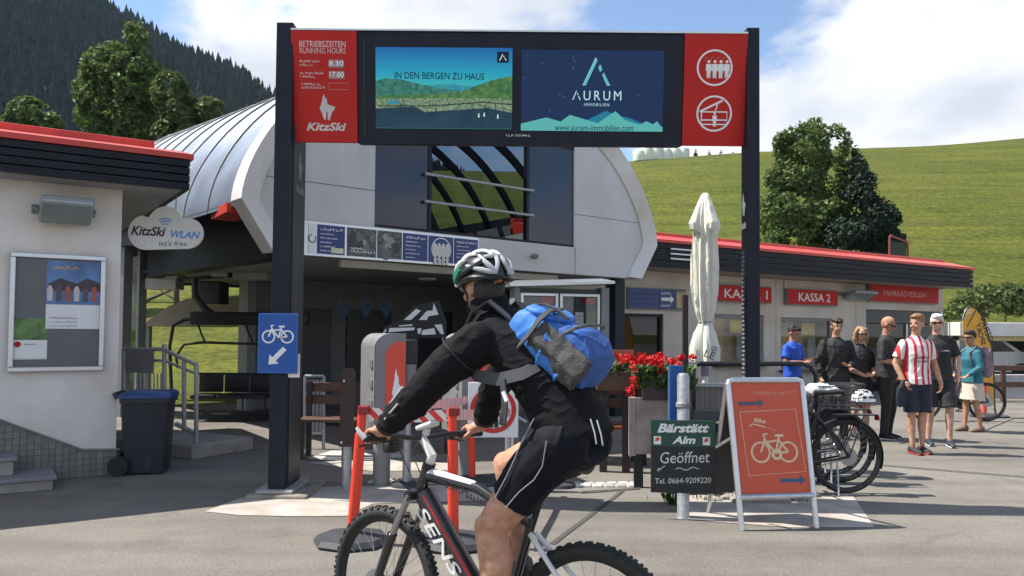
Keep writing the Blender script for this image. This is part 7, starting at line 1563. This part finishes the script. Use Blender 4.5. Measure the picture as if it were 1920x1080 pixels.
def strap(nm_, pts, wd, mat=gstrap, flat=.25):
    """webbing: flat ribbon whose width runs sideways (y) unless the path is sideways"""
    P = [V(p) for p in pts]; L_ = []; 
    rings = []
    for i, p in enumerate(P):
        t_ = (P[min(i+1, len(P)-1)]-P[max(i-1, 0)]).normalized(); ref = p-V((.25, 0, 1.30)); nrm = (ref-t_*ref.dot(t_)).normalized(); sd_ = t_.cross(nrm)
        rings.append([p+sd_*wd/2+nrm*.004, p-sd_*wd/2+nrm*.004, p-sd_*wd/2-nrm*.004, p+sd_*wd/2-nrm*.004])
    return MB().loft(rings).build(nm_, mat, BPK, True)
for s in (1, -1):
    strap('shoulder_strap', [pk(-.02, -.06, s*.07), V((.43, s*.115, 1.645)), V((.50, s*.13, 1.60)), V((.545, s*.14, 1.51)), V((.52, s*.165, 1.41)), V((.43, s*.197, 1.345)), V((.32, s*.205, 1.335)), V((.22, s*.19, 1.36)), pk(.62, -.10, s*.14)], .05)
    strap('strap_tail', [V((.30, s*.207, 1.335)), V((.285, s*.215, 1.28)), V((.285, s*.212, 1.22)), V((.30, s*.205, 1.16))], .028)
strap('compression_strap', [pk(.30, -.10, .150), pk(.34, -.03, .158), pk(.33, .05, .150), pk(.30, .085, .10), pk(.28, .095, .0)], .022)
strap('centre_strap', [pk(.0, .035, .055), pk(.15, .078, .06), pk(.32, .098, .06), pk(.50, .10, .06)], .018)
MB().tube([pk(-.05, -.06, .035), pk(-.13, -.075, .03), pk(-.13, -.075, -.03), pk(-.05, -.06, -.035)], .008, 6).build('grab_loop', gstrap, BPK, True)
MB().tube([pk(.60, .045, .112), pk(.70, .11, .118), pk(.74, .135, .07), pk(.75, .140, 0), pk(.74, .135, -.07), pk(.70, .11, -.118)], .007, 6).build('pocket_zip', M('zip_grey', (.09, .09, .085), .6), BPK, True)
MB().tube([V((.285, .222, 1.29)), V((.265, .226, 1.255))], .009, 8).build('buckle', sign_white, BPK, True)
# ------------------------------------------------------------------ people at the ticket office
def person(label, px, Y, rz, H, sk, top, bottom, shoe, hair, pose=None, headyaw=0, headpitch=0, glasses=False, girth=1.0, woman=False, foot=None):
    p0 = A(px, 700, Y); t = thing('person', label, 'person', T(p0.x, Y, 0, R(rz)), 'people standing at the ticket office'); s = H/1.78; po = pose or {}
    g = girth; jr = random.Random(px); lean = jr.uniform(-.018, .018); tilt = jr.uniform(-.016, .016)
    def J(nm_, x, y, z):
        v_ = V(po[nm_]) if nm_ in po else V((x, y, z)); z_ = v_.z
        if nm_[:2] in ('sh', 'el') and nm_ not in po: v_.z += tilt*(1 if x > 0 else -1)
        if nm_[:2] == 'hi': v_.x += lean
        if nm_[:2] == 'kn': v_.x += lean*.5; v_.y -= (.03 if (lean > 0) == (x > 0) else 0)
        return v_*s
    hL, hR = J('hipL', .092, 0, .92), J('hipR', -.092, 0, .92); kL_, kR_ = J('kneeL', .10, -.02, .50), J('kneeR', -.10, -.02, .50); aL_, aR_ = J('ankL', .11, .015, .09), J('ankR', -.11, .015, .09)
    sw = .165 if woman else .185
    sL_, sR_ = J('shL', sw-.012, .0, 1.395), J('shR', -sw+.012, .0, 1.395); eL_, eR_ = J('elL', sw+.06, .03, 1.15), J('elR', -sw-.06, .03, 1.15); wL_, wR_ = J('wrL', sw+.065, -.05, .90), J('wrR', -sw-.065, -.05, .90)
    hcn = V((0, -.025, 1.655))*s; rot = MX.Rotation(R(headyaw), 3, 'Z') @ MX.Rotation(R(headpitch), 3, 'X')
    b = MB(); TP = [((0, 0, .86*s), .14*g*s, .10*g*s), ((0, .005, .96*s), .145*g*s, .10*g*s), ((0, 0, 1.10*s), .122*g*s, .09*g*s), ((0, -.005, 1.26*s), .14*g*s, .10*s), ((0, 0, 1.36*s), .150*s, .095*s), ((0, .005, 1.43*s), .12*s, .07*s), ((0, .005, 1.50*s), .06*s, .055*s)]
    torso(b, TP, (1, 0, 0)); b.tube([V((0, .01, 1.44))*s, V((0, -.0, 1.53))*s, hcn+V((0, .01, -.02))], [.064*s, .054*s, .052*s], 12); head(b, hcn, rot, s)
    for h_, k_, a_ in ((hL, kL_, aL_), (hR, kR_, aR_)):
        limb(b, [h_, h_.lerp(k_, .5), k_, k_.lerp(a_, .3)+V((0, .018*s, 0)), k_.lerp(a_, .65)+V((0, .006, 0)), a_], [.084*s*g, .075*s*g, .052*s, .054*s, .040*s, .033*s]); b.tube([a_+V((0, .02, -.035))*s, a_+V((0, -.08, -.06))*s, a_+V((0, -.15, -.065))*s], [.032*s, .034*s, .02*s], 8)
    for s_, e_, w_, sg in ((sL_, eL_, wL_, 1), (sR_, eR_, wR_, -1)):
        limb(b, [s_, s_.lerp(e_, .5), e_, e_.lerp(w_, .35), w_], [.052*s, .046*s, .039*s, .039*s, .027*s]); dv_ = (w_-e_).normalized(); dn = po.get('handL' if sg > 0 else 'handR'); dv_ = V(dn) if dn else dv_
        inw = V((-sg, 0, 0)) if abs(dv_.z) > .6 else V((0, 0, 1)); sdv = V((0, -1, 0)) if abs(dv_.z) > .6 else V((-sg*.5, 0, .6)); inw = (inw-dv_*inw.dot(dv_)).normalized(); sdv = (sdv-dv_*sdv.dot(dv_)-inw*sdv.dot(inw)).normalized(); hand(b, w_, dv_, inw, sdv, s*.98, .55)
    put('body', remesh(b, .0085, 'body', 3), sk, t, True)
    face(t, hcn, rot, s, hair.get('mat') or black, glasses, lip=hair.get('lip', (.34, .15, .12)))
    # top
    k = top.get('loose', 1.12); b = MB(); zh = top.get('hem', .88)
    pts = [((0, 0, zh*s), .165*g*s*k, .122*g*s*k), ((0, .005, 1.0*s), .152*g*s*k, .115*g*s*k), ((0, 0, 1.12*s), (.128 if woman else .142)*g*s*k, .108*g*s*k), ((0, -.008, 1.27*s), .150*g*s*k, (.125 if woman else .112)*s*k), ((0, 0, 1.37*s), .158*s*k, .102*s*k), ((0, .005, 1.43*s), .135*s*k, .082*s*k), ((0, .006, 1.475*s), .090*s, .074*s), ((0, .006, 1.505*s), .066*s, .064*s)]
    torso(b, pts, (1, 0, 0))
    for s_, e_, w_ in ((sL_, eL_, wL_), (sR_, eR_, wR_)):
        if top['sleeve'] == 'none': b.ell(s_, .062*s, 10, 8); continue
        if top['sleeve'] == 'short': limb(b, [s_, s_.lerp(e_, .40), s_.lerp(e_, .72)], [.066*s, .068*s, .070*s], cap=False)
        elif top['sleeve'] == 'half': limb(b, [s_, s_.lerp(e_, .5), e_], [.066*s, .062*s, .058*s], cap=False)
        else: limb(b, [s_, s_.lerp(e_, .5), e_, e_.lerp(w_, .5), w_-(w_-e_)*.02], [.068*s, .064*s, .057*s, .050*s, .041*s], cap=False)
    me = remesh(b, .009, 'top', 4); wrinkle(me, .004*top.get('wr', 1), 9, (1, 1, 1.3), px*.01); crease(me, .012*top.get('wr', 1), 6, (1.2, 1.2, .9), px*.01); SH = put(top.get('name', 'shirt'), me, top['mat'], t, True)
    # bottom
    b = MB(); kb = bottom['kind']; torso(b, [((0, 0, .80*s), .15*g*s, .11*g*s), ((0, .005, .88*s), .165*g*s, .125*g*s), ((0, .005, .97*s), .16*g*s, .12*g*s), ((0, 0, 1.04*s), .145*g*s, .11*g*s)], (1, 0, 0))
    if kb == 'skirt':
        b = MB(); torso(b, [((0, 0, .56*s), .215*g*s, .165*g*s), ((0, .005, .70*s), .20*g*s, .155*g*s), ((0, .005, .88*s), .175*g*s, .135*g*s), ((0, 0, 1.03*s), .148*g*s, .115*g*s)], (1, 0, 0))
    else:
        for h_, k_, a_ in ((hL, kL_, aL_), (hR, kR_, aR_)):
            if kb == 'shorts': limb(b, [h_+V((0, 0, -.02)), h_.lerp(k_, .5), h_.lerp(k_, .94)], [.105*s*g, .100*s*g, .100*s*g], cap=False)
            else: limb(b, [h_+V((0, 0, -.02)), h_.lerp(k_, .5), k_, k_.lerp(a_, .5), a_+V((0, 0, -.02))], [.104*s*g, .092*s*g, .072*s, .064*s, .060*s], cap=False)
    me = remesh(b, .009, 'bottom', 4); wrinkle(me, .004, 10, (1, 1, .8), px*.02); crease(me, .010, 6, (1, 1, .9), px*.02); put({'skirt': 'skirt', 'shorts': 'shorts'}.get(kb, 'trousers'), me, bottom['mat'], t, True)
    for a_ in (aL_, aR_):
        b = MB(); b.loft([[V((a_.x+w_*math.cos(q_)*s, a_.y+y*s, max(.004, (zc+h*math.sin(q_))*s))) for q_ in [2*math.pi*j/14 for j in range(14)]] for y, w_, zc, h in ((.065, .022, .045, .03), (.055, .036, .05, .05), (.01, .042, .05, .055), (-.06, .044, .04, .04), (-.13, .046, .032, .030), (-.175, .030, .026, .022), (-.19, .014, .022, .012))]); sho = b.build('shoe', shoe[0], t, True)
        if len(shoe) > 1: MB().loft([[V((a_.x+w_*math.cos(q_)*s*1.04, a_.y+y*s, z_)) for z_ in (.002,) for q_ in [2*math.pi*j/14 for j in range(14)]] for y, w_ in ()]) if False else MB().bb(a_.x-.043*s, a_.x+.043*s, a_.y-.18*s, a_.y+.06*s, .002, .024, .01).build('sole', shoe[1], sho)
    # hair
    hk_ = hair.get('kind')
    if hk_:
        b = MB()
        def P(x, y, z): return hcn+rot @ (V((x, y, z))*s)
        b.ell(P(0, .022, .040), (.084*s, .098*s, .094*s), 16, 10, rot)
        if hk_ == 'quiff': b.ell(P(0, -.045, .095), (.066*s, .055*s, .035*s), 12, 8, rot); b.ell(P(0, .02, .11), (.07*s, .08*s, .03*s), 12, 8, rot)
        if hk_ == 'curly': b.ell(P(0, -.055, .082), (.07*s, .05*s, .035*s), 12, 8, rot); b.ell(P(0, .0, .10), (.08*s, .09*s, .04*s), 12, 8, rot)
        if hk_ == 'long':
            for sx in (-1, 1): b.tube([P(sx*.05, -.03, .10), P(sx*.085, -.01, .03), P(sx*.095, .0, -.06), P(sx*.085, -.01, -.15)], [.03*s, .034*s, .036*s, .018*s], 10)
            b.tube([P(0, .09, .05), P(0, .10, -.05), P(0, .085, -.14)], [.06*s, .07*s, .04*s], 10)
        me = remesh(b, .0085, 'hair', 2); wrinkle(me, .012 if hk_ == 'curly' else .008, 42, (1, 1, .6), px); put('hair', me, hair['mat'], t, True)
    return t, SH, s
K = skin('fair', (.52, .29, .20)); K2 = skin('tan', (.44, .23, .15)); K3 = skin('pale', (.56, .34, .26))
blk = M('cloth_black', (.014, .014, .016), .75, var=.2, scale=9, bump=.15); blk2 = M('cloth_charcoal', (.022, .022, .024), .75, var=.2, scale=9); nav = M('cloth_navy', (.013, .018, .032), .75, var=.2)
dh = M('hair_brown', (.035, .022, .014), .6, var=.3, scale=60)
person('man in a blue polo shirt looking at his phone by the railing', 1486, 13.0, 32, 1.66, K2, dict(mat=M('polo_blue', (.012, .085, .50), .7, var=.12), sleeve='short', loose=1.16), dict(kind='trousers', mat=blk), (blk,), dict(kind='quiff', mat=M('hair_black', (.012, .010, .010), .6)), dict(elL=(.24, -.04, 1.14), wrL=(.08, -.27, 1.17), elR=(-.24, -.04, 1.14), wrR=(-.05, -.29, 1.15), handL=(-.3, -.9, .2), handR=(.3, -.9, .1)), 12, 28)
person('boy in a black jacket next to the blonde woman', 1568, 11.7, 2, 1.76, K, dict(mat=blk, sleeve='long', loose=1.26, hem=.82, name='jacket', wr=1.6), dict(kind='trousers', mat=blk2), (blk,), dict(kind='curly', mat=dh), dict(elL=(.27, .0, 1.15), wrL=(.10, -.22, 1.08), handL=(-.8, -.5, .1)), 0, 8)
person('blonde woman in black with sunglasses holding her phone', 1613, 11.9, 6, 1.64, K3, dict(mat=blk2, sleeve='half', loose=1.14, hem=.85, name='dress_top'), dict(kind='skirt', mat=blk2), (blk,), dict(kind='long', mat=M('hair_blonde', (.36, .22, .10), .55, var=.25, scale=50)), dict(elL=(.24, .0, 1.12), wrL=(.10, -.22, 1.02), elR=(-.24, .0, 1.12), wrR=(-.04, -.24, 1.0), handL=(-.9, -.4, .0), handR=(.9, -.4, 0)), -6, 4, True, woman=True)
person('bald man in black with sunglasses looking at his phone', 1662, 11.75, 52, 1.80, K2, dict(mat=blk2, sleeve='half', loose=1.2), dict(kind='trousers', mat=blk), (blk, M('sole_white', (.6, .6, .6))), dict(), dict(elL=(.25, .0, 1.14), wrL=(.12, -.28, 1.10), elR=(-.25, .0, 1.14), wrR=(-.02, -.30, 1.08), handL=(-.3, -.9, .1), handR=(.5, -.8, .1)), 8, 22, True, 1.06)
jers = stripes('jersey_stripes', (.62, .025, .035), (.76, .74, .73), 11.5, (1, 0, 0), .40, .7, .2)
t, SH, s = person('young man in red and white striped football shirt', 1718, 10.4, 8, 1.79, K, dict(mat=jers, sleeve='short', loose=1.2), dict(kind='shorts', mat=nav), (blk2, M('sole_red', (.5, .04, .04))), dict(kind='quiff', mat=M('hair_sandy', (.24, .12, .055), .55, var=.3, scale=50)), dict(elL=(.27, .02, 1.14), wrL=(.23, -.16, .90), handL=(-.3, -.25, -.9), elR=(-.26, .05, 1.15), wrR=(-.22, -.06, .93), kneeL=(.06, -.04, .50), ankL=(.05, -.03, .09), ankR=(-.10, -.06, .09)), -62, 0)
blur_text(SH, text_black, -.085, 1.215*s, .17, .028, y=-.150); blur_text(SH, text_black, -.08, 1.165*s, .16, .028, y=-.146, seed=3)
cj = thing('jacket', 'dark jacket hanging from the hand of the striped-shirt man', 'jacket', t.matrix_world.copy()); b = MB(); torso(b, [((-.24, -.07, .60), .07, .035), ((-.25, -.07, .72), .085, .04), ((-.24, -.07, .84), .065, .04), ((-.22, -.07, .95), .03, .03)], (1, 0, 0)); me = remesh(b, .01, 'j', 2); wrinkle(me, .018, 9, (1, 1, .4)); put('cloth', me, nav, cj, True)
t, SH, s = person('white-haired young man in black T-shirt and dark shorts', 1757, 11.1, -14, 1.81, K3, dict(mat=blk, sleeve='short', loose=1.22), dict(kind='shorts', mat=blk2), (M('shoe_navy', (.02, .03, .045), .6), M('sole_white', (.6, .6, .6))), dict(kind='quiff', mat=M('hair_white', (.70, .69, .66), .5, var=.15, scale=50)), dict(ankL=(.13, -.08, .09), kneeL=(.12, -.06, .5), elL=(.27, .03, 1.15), wrL=(.25, .0, .90)), -10, 0, True)
blur_text(SH, sign_white, .03, 1.28*s, .09, .02, y=-.150)
o = MB().bb(-.05, .05, -.002, .002, -.08, .08).build('paper_sheet', sign_white); o.matrix_world = A(1797, 680, 11.2) and MX.Translation(A(1797, 681, 11.05)) @ MX.Rotation(R(25), 4, 'Z'); tag(o, 'white paper held beside the white-haired man', 'paper')
t, SH, s = person('woman in teal jacket and cream skirt facing left', 1822, 12.75, -82, 1.60, K2, dict(mat=M('teal_jacket', (.015, .14, .19), .7, var=.2, scale=8), sleeve='long', loose=1.2, hem=.86, name='jacket'), dict(kind='skirt', mat=M('cream_skirt', (.58, .50, .42), .8, var=.1)), (M('sandal_brown', (.16, .09, .06), .6),), dict(kind='quiff', mat=M('hair_darkbrown', (.02, .013, .010), .6)), dict(elL=(.22, .0, 1.14), wrL=(.17, -.2, 1.0), elR=(-.22, .0, 1.14), wrR=(-.17, -.2, 1.0), kneeL=(.08, .03, .5), ankL=(.08, .10, .09), kneeR=(-.09, -.06, .5), ankR=(-.09, -.08, .09)), 8, 4, True, 1.08, True)
wb = thing('rucksack', 'pink and grey rucksack worn by the woman in teal', 'rucksack', t.matrix_world.copy()); pm = M('rucksack_mauve', (.22, .15, .19), .7, var=.4, scale=9)
b = MB(); b.loft([[V((.13*abs(math.cos(a))**.6*(1 if math.cos(a) > 0 else -1)*w_, .21+.085*abs(math.sin(a))**.6*(1 if math.sin(a) > 0 else -1)*d_, z)) for a in [2*math.pi*j/18 for j in range(18)]] for z, w_, d_ in ((.86, .7, .7), (.90, 1, 1), (1.0, 1.05, 1.15), (1.15, 1.05, 1.1), (1.28, .95, .9), (1.34, .6, .5))]); me = remesh(b, .01, 'b', 3); wrinkle(me, .008, 14); put('main_bag', me, pm, wb, True)
MB().bb(-.09, .09, .29, .33, .93, 1.10, .02).build('front_pocket', M('rucksack_grey', (.16, .15, .16), .7, var=.3), wb); MB().ell((-.15, .2, .97), (.035, .035, .07), 12, 8).build('water_bottle', M('bottle_clear', (.4, .4, .45), .2), wb, True)
for sx in (-1, 1): MB().tube([(sx*.07, .13, 1.30), (sx*.09, .02, 1.36), (sx*.10, -.115, 1.25), (sx*.12, -.10, 1.08), (sx*.14, .12, .95)], .014, 6).build('strap', M('rucksack_grey', (.16, .15, .16)), wb, True)
# ------------------------------------------------------------------ parked bikes
c0 = G(1587, 925); cols = [black_metal, M('frame_grey', (.08, .085, .09), .35, metal=.3), M('frame_dark', (.03, .035, .04), .35)]
gname = 'bicycles parked behind the A-board'
lbs = ['nearest parked bicycle with large wheel right of the A-board', 'middle parked bicycle carrying the wire basket', 'farthest parked bicycle carrying the white helmet']
for i, (dx, dy, rz, cr) in enumerate(((0, 0, 184, 20), (.17, .56, 181, 130), (.27, .98, 182, 70))):
    bicycle(lbs[i], T(c0.x+dx, c0.y+dy, 0, R(rz)), R_=.355, tr=.021, frame_m=cols[i], guards=True, crank=cr, steer=R(4*i-3), group=gname, bar_w=.30, bar_z=1.02, saddle_z=.97)
wire = M('basket_wire', (.10, .10, .105), .4, metal=.5)
for i, (x, y, lb) in enumerate(((c0.x+.10, c0.y+.56, 'wire basket on the middle parked bicycle'), (c0.x+.36, c0.y+.98, 'wire basket on the farthest parked bicycle'))):
    bk = thing('wire_basket', lb, 'basket', T(x, y, .76)); 
    for z, k in ((.0, .85), (.08, .92), (.16, .97), (.23, 1.0)):
        MB().tube([V((sx*.20*k, sy*.13*k, z)) for sx, sy in ((-1, -1), (1, -1), (1, 1), (-1, 1))], .004 if z < .2 else .007, 5, closed=True).build('hoop', wire, bk)
    for j in range(9):
        xx = -.2+.05*j
        for sy in (-1, 1): MB().tube([V((xx*.85, sy*.11, 0)), V((xx, sy*.13, .23))], .003, 4).build('wire', wire, bk)
    for j in range(5):
        yy = -.13+.065*j
        for sx in (-1, 1): MB().tube([V((sx*.17, yy*.85, 0)), V((sx*.20, yy, .23))], .003, 4).build('wire', wire, bk)
    for j in range(5): MB().tube([V((-.17+.085*j, -.11, 0)), V((-.17+.085*j, .11, 0))], .003, 4).build('wire', wire, bk)
hp0 = A(1618, 742, c0.y+.95); hx = thing('bicycle_helmet', 'white bicycle helmet lying on the parked bicycle baskets', 'helmet', T(hp0.x, hp0.y, hp0.z-.06, R(15)))
b = MB(); b.loft([[V((.145*math.cos(R(e))*math.cos(R(a)), .105*math.cos(R(e))*math.sin(R(a)), .13*math.sin(R(e)))) for a in range(0, 360, 15)] for e in (0, 12, 28, 44, 60, 76, 88)]); b.build('shell', hw, hx, True)
for s in (-1, 0, 1):
    for a in (-40, 0, 40): MB().ell((.10*math.sin(R(a))*1.15, s*.058, .128*math.cos(R(a*1.1))*(1-.12*abs(s))-.004), (.030, .012, .012), 10, 6, MX.Rotation(R(a), 3, 'Y')).build('vent', black, hx, True)
for a in (-30, 10, 40): MB().ell((.11*math.sin(R(a)), -.098, .05), (.028, .010, .014), 10, 6).build('vent', black, hx, True)
hp0 = A(1541, 733, c0.y+.5); sb = MB(); torso(sb, [((-.17, 0, .0), .03, .03), ((-.12, 0, .01), .075, .06), ((0, 0, .015), .085, .065), ((.12, 0, .0), .07, .05), ((.19, 0, -.02), .03, .025)], (0, 1, 0)); me = remesh(sb, .008, 'sb', 2); wrinkle(me, .016, 17); o = put('saddle_cover', me, M('white_cloth', (.72, .72, .70), .7, var=.1), None, True); o.matrix_world = T(hp0.x, hp0.y, hp0.z, R(-8)); tag(o, 'crumpled white cover over a parked bicycle saddle', 'cover')
q = A(1850, 755, 14.3); bicycle('bicycle parked behind the woman in teal', T(q.x, 14.3, 0, R(178)), R_=.345, tr=.022, frame_m=black_metal, accent=M('bike_silver', (.5, .5, .52), .3, metal=.6), steer=R(15), crank=40)
# ------------------------------------------------------------------ the air of the valley
hz = MB().bb(-660, 660, -310, 660, -1.1, 235).build('haze', None); hz['kind'] = 'stuff'; hz['label'] = 'faint blue mountain haze filling the valley air'; hz['category'] = 'haze'
hmt = bpy.data.materials.new('haze_air'); hmt.use_nodes = True; tt = hmt.node_tree; tt.nodes.remove(tt.nodes['Principled BSDF'])
pv = tt.nodes.new('ShaderNodeVolumePrincipled'); pv.inputs['Color'].default_value = (.60, .76, 1, 1); pv.inputs['Density'].default_value = .00013
tt.links.new(pv.outputs[0], tt.nodes['Material Output'].inputs['Volume']); hz.data.materials.append(hmt)
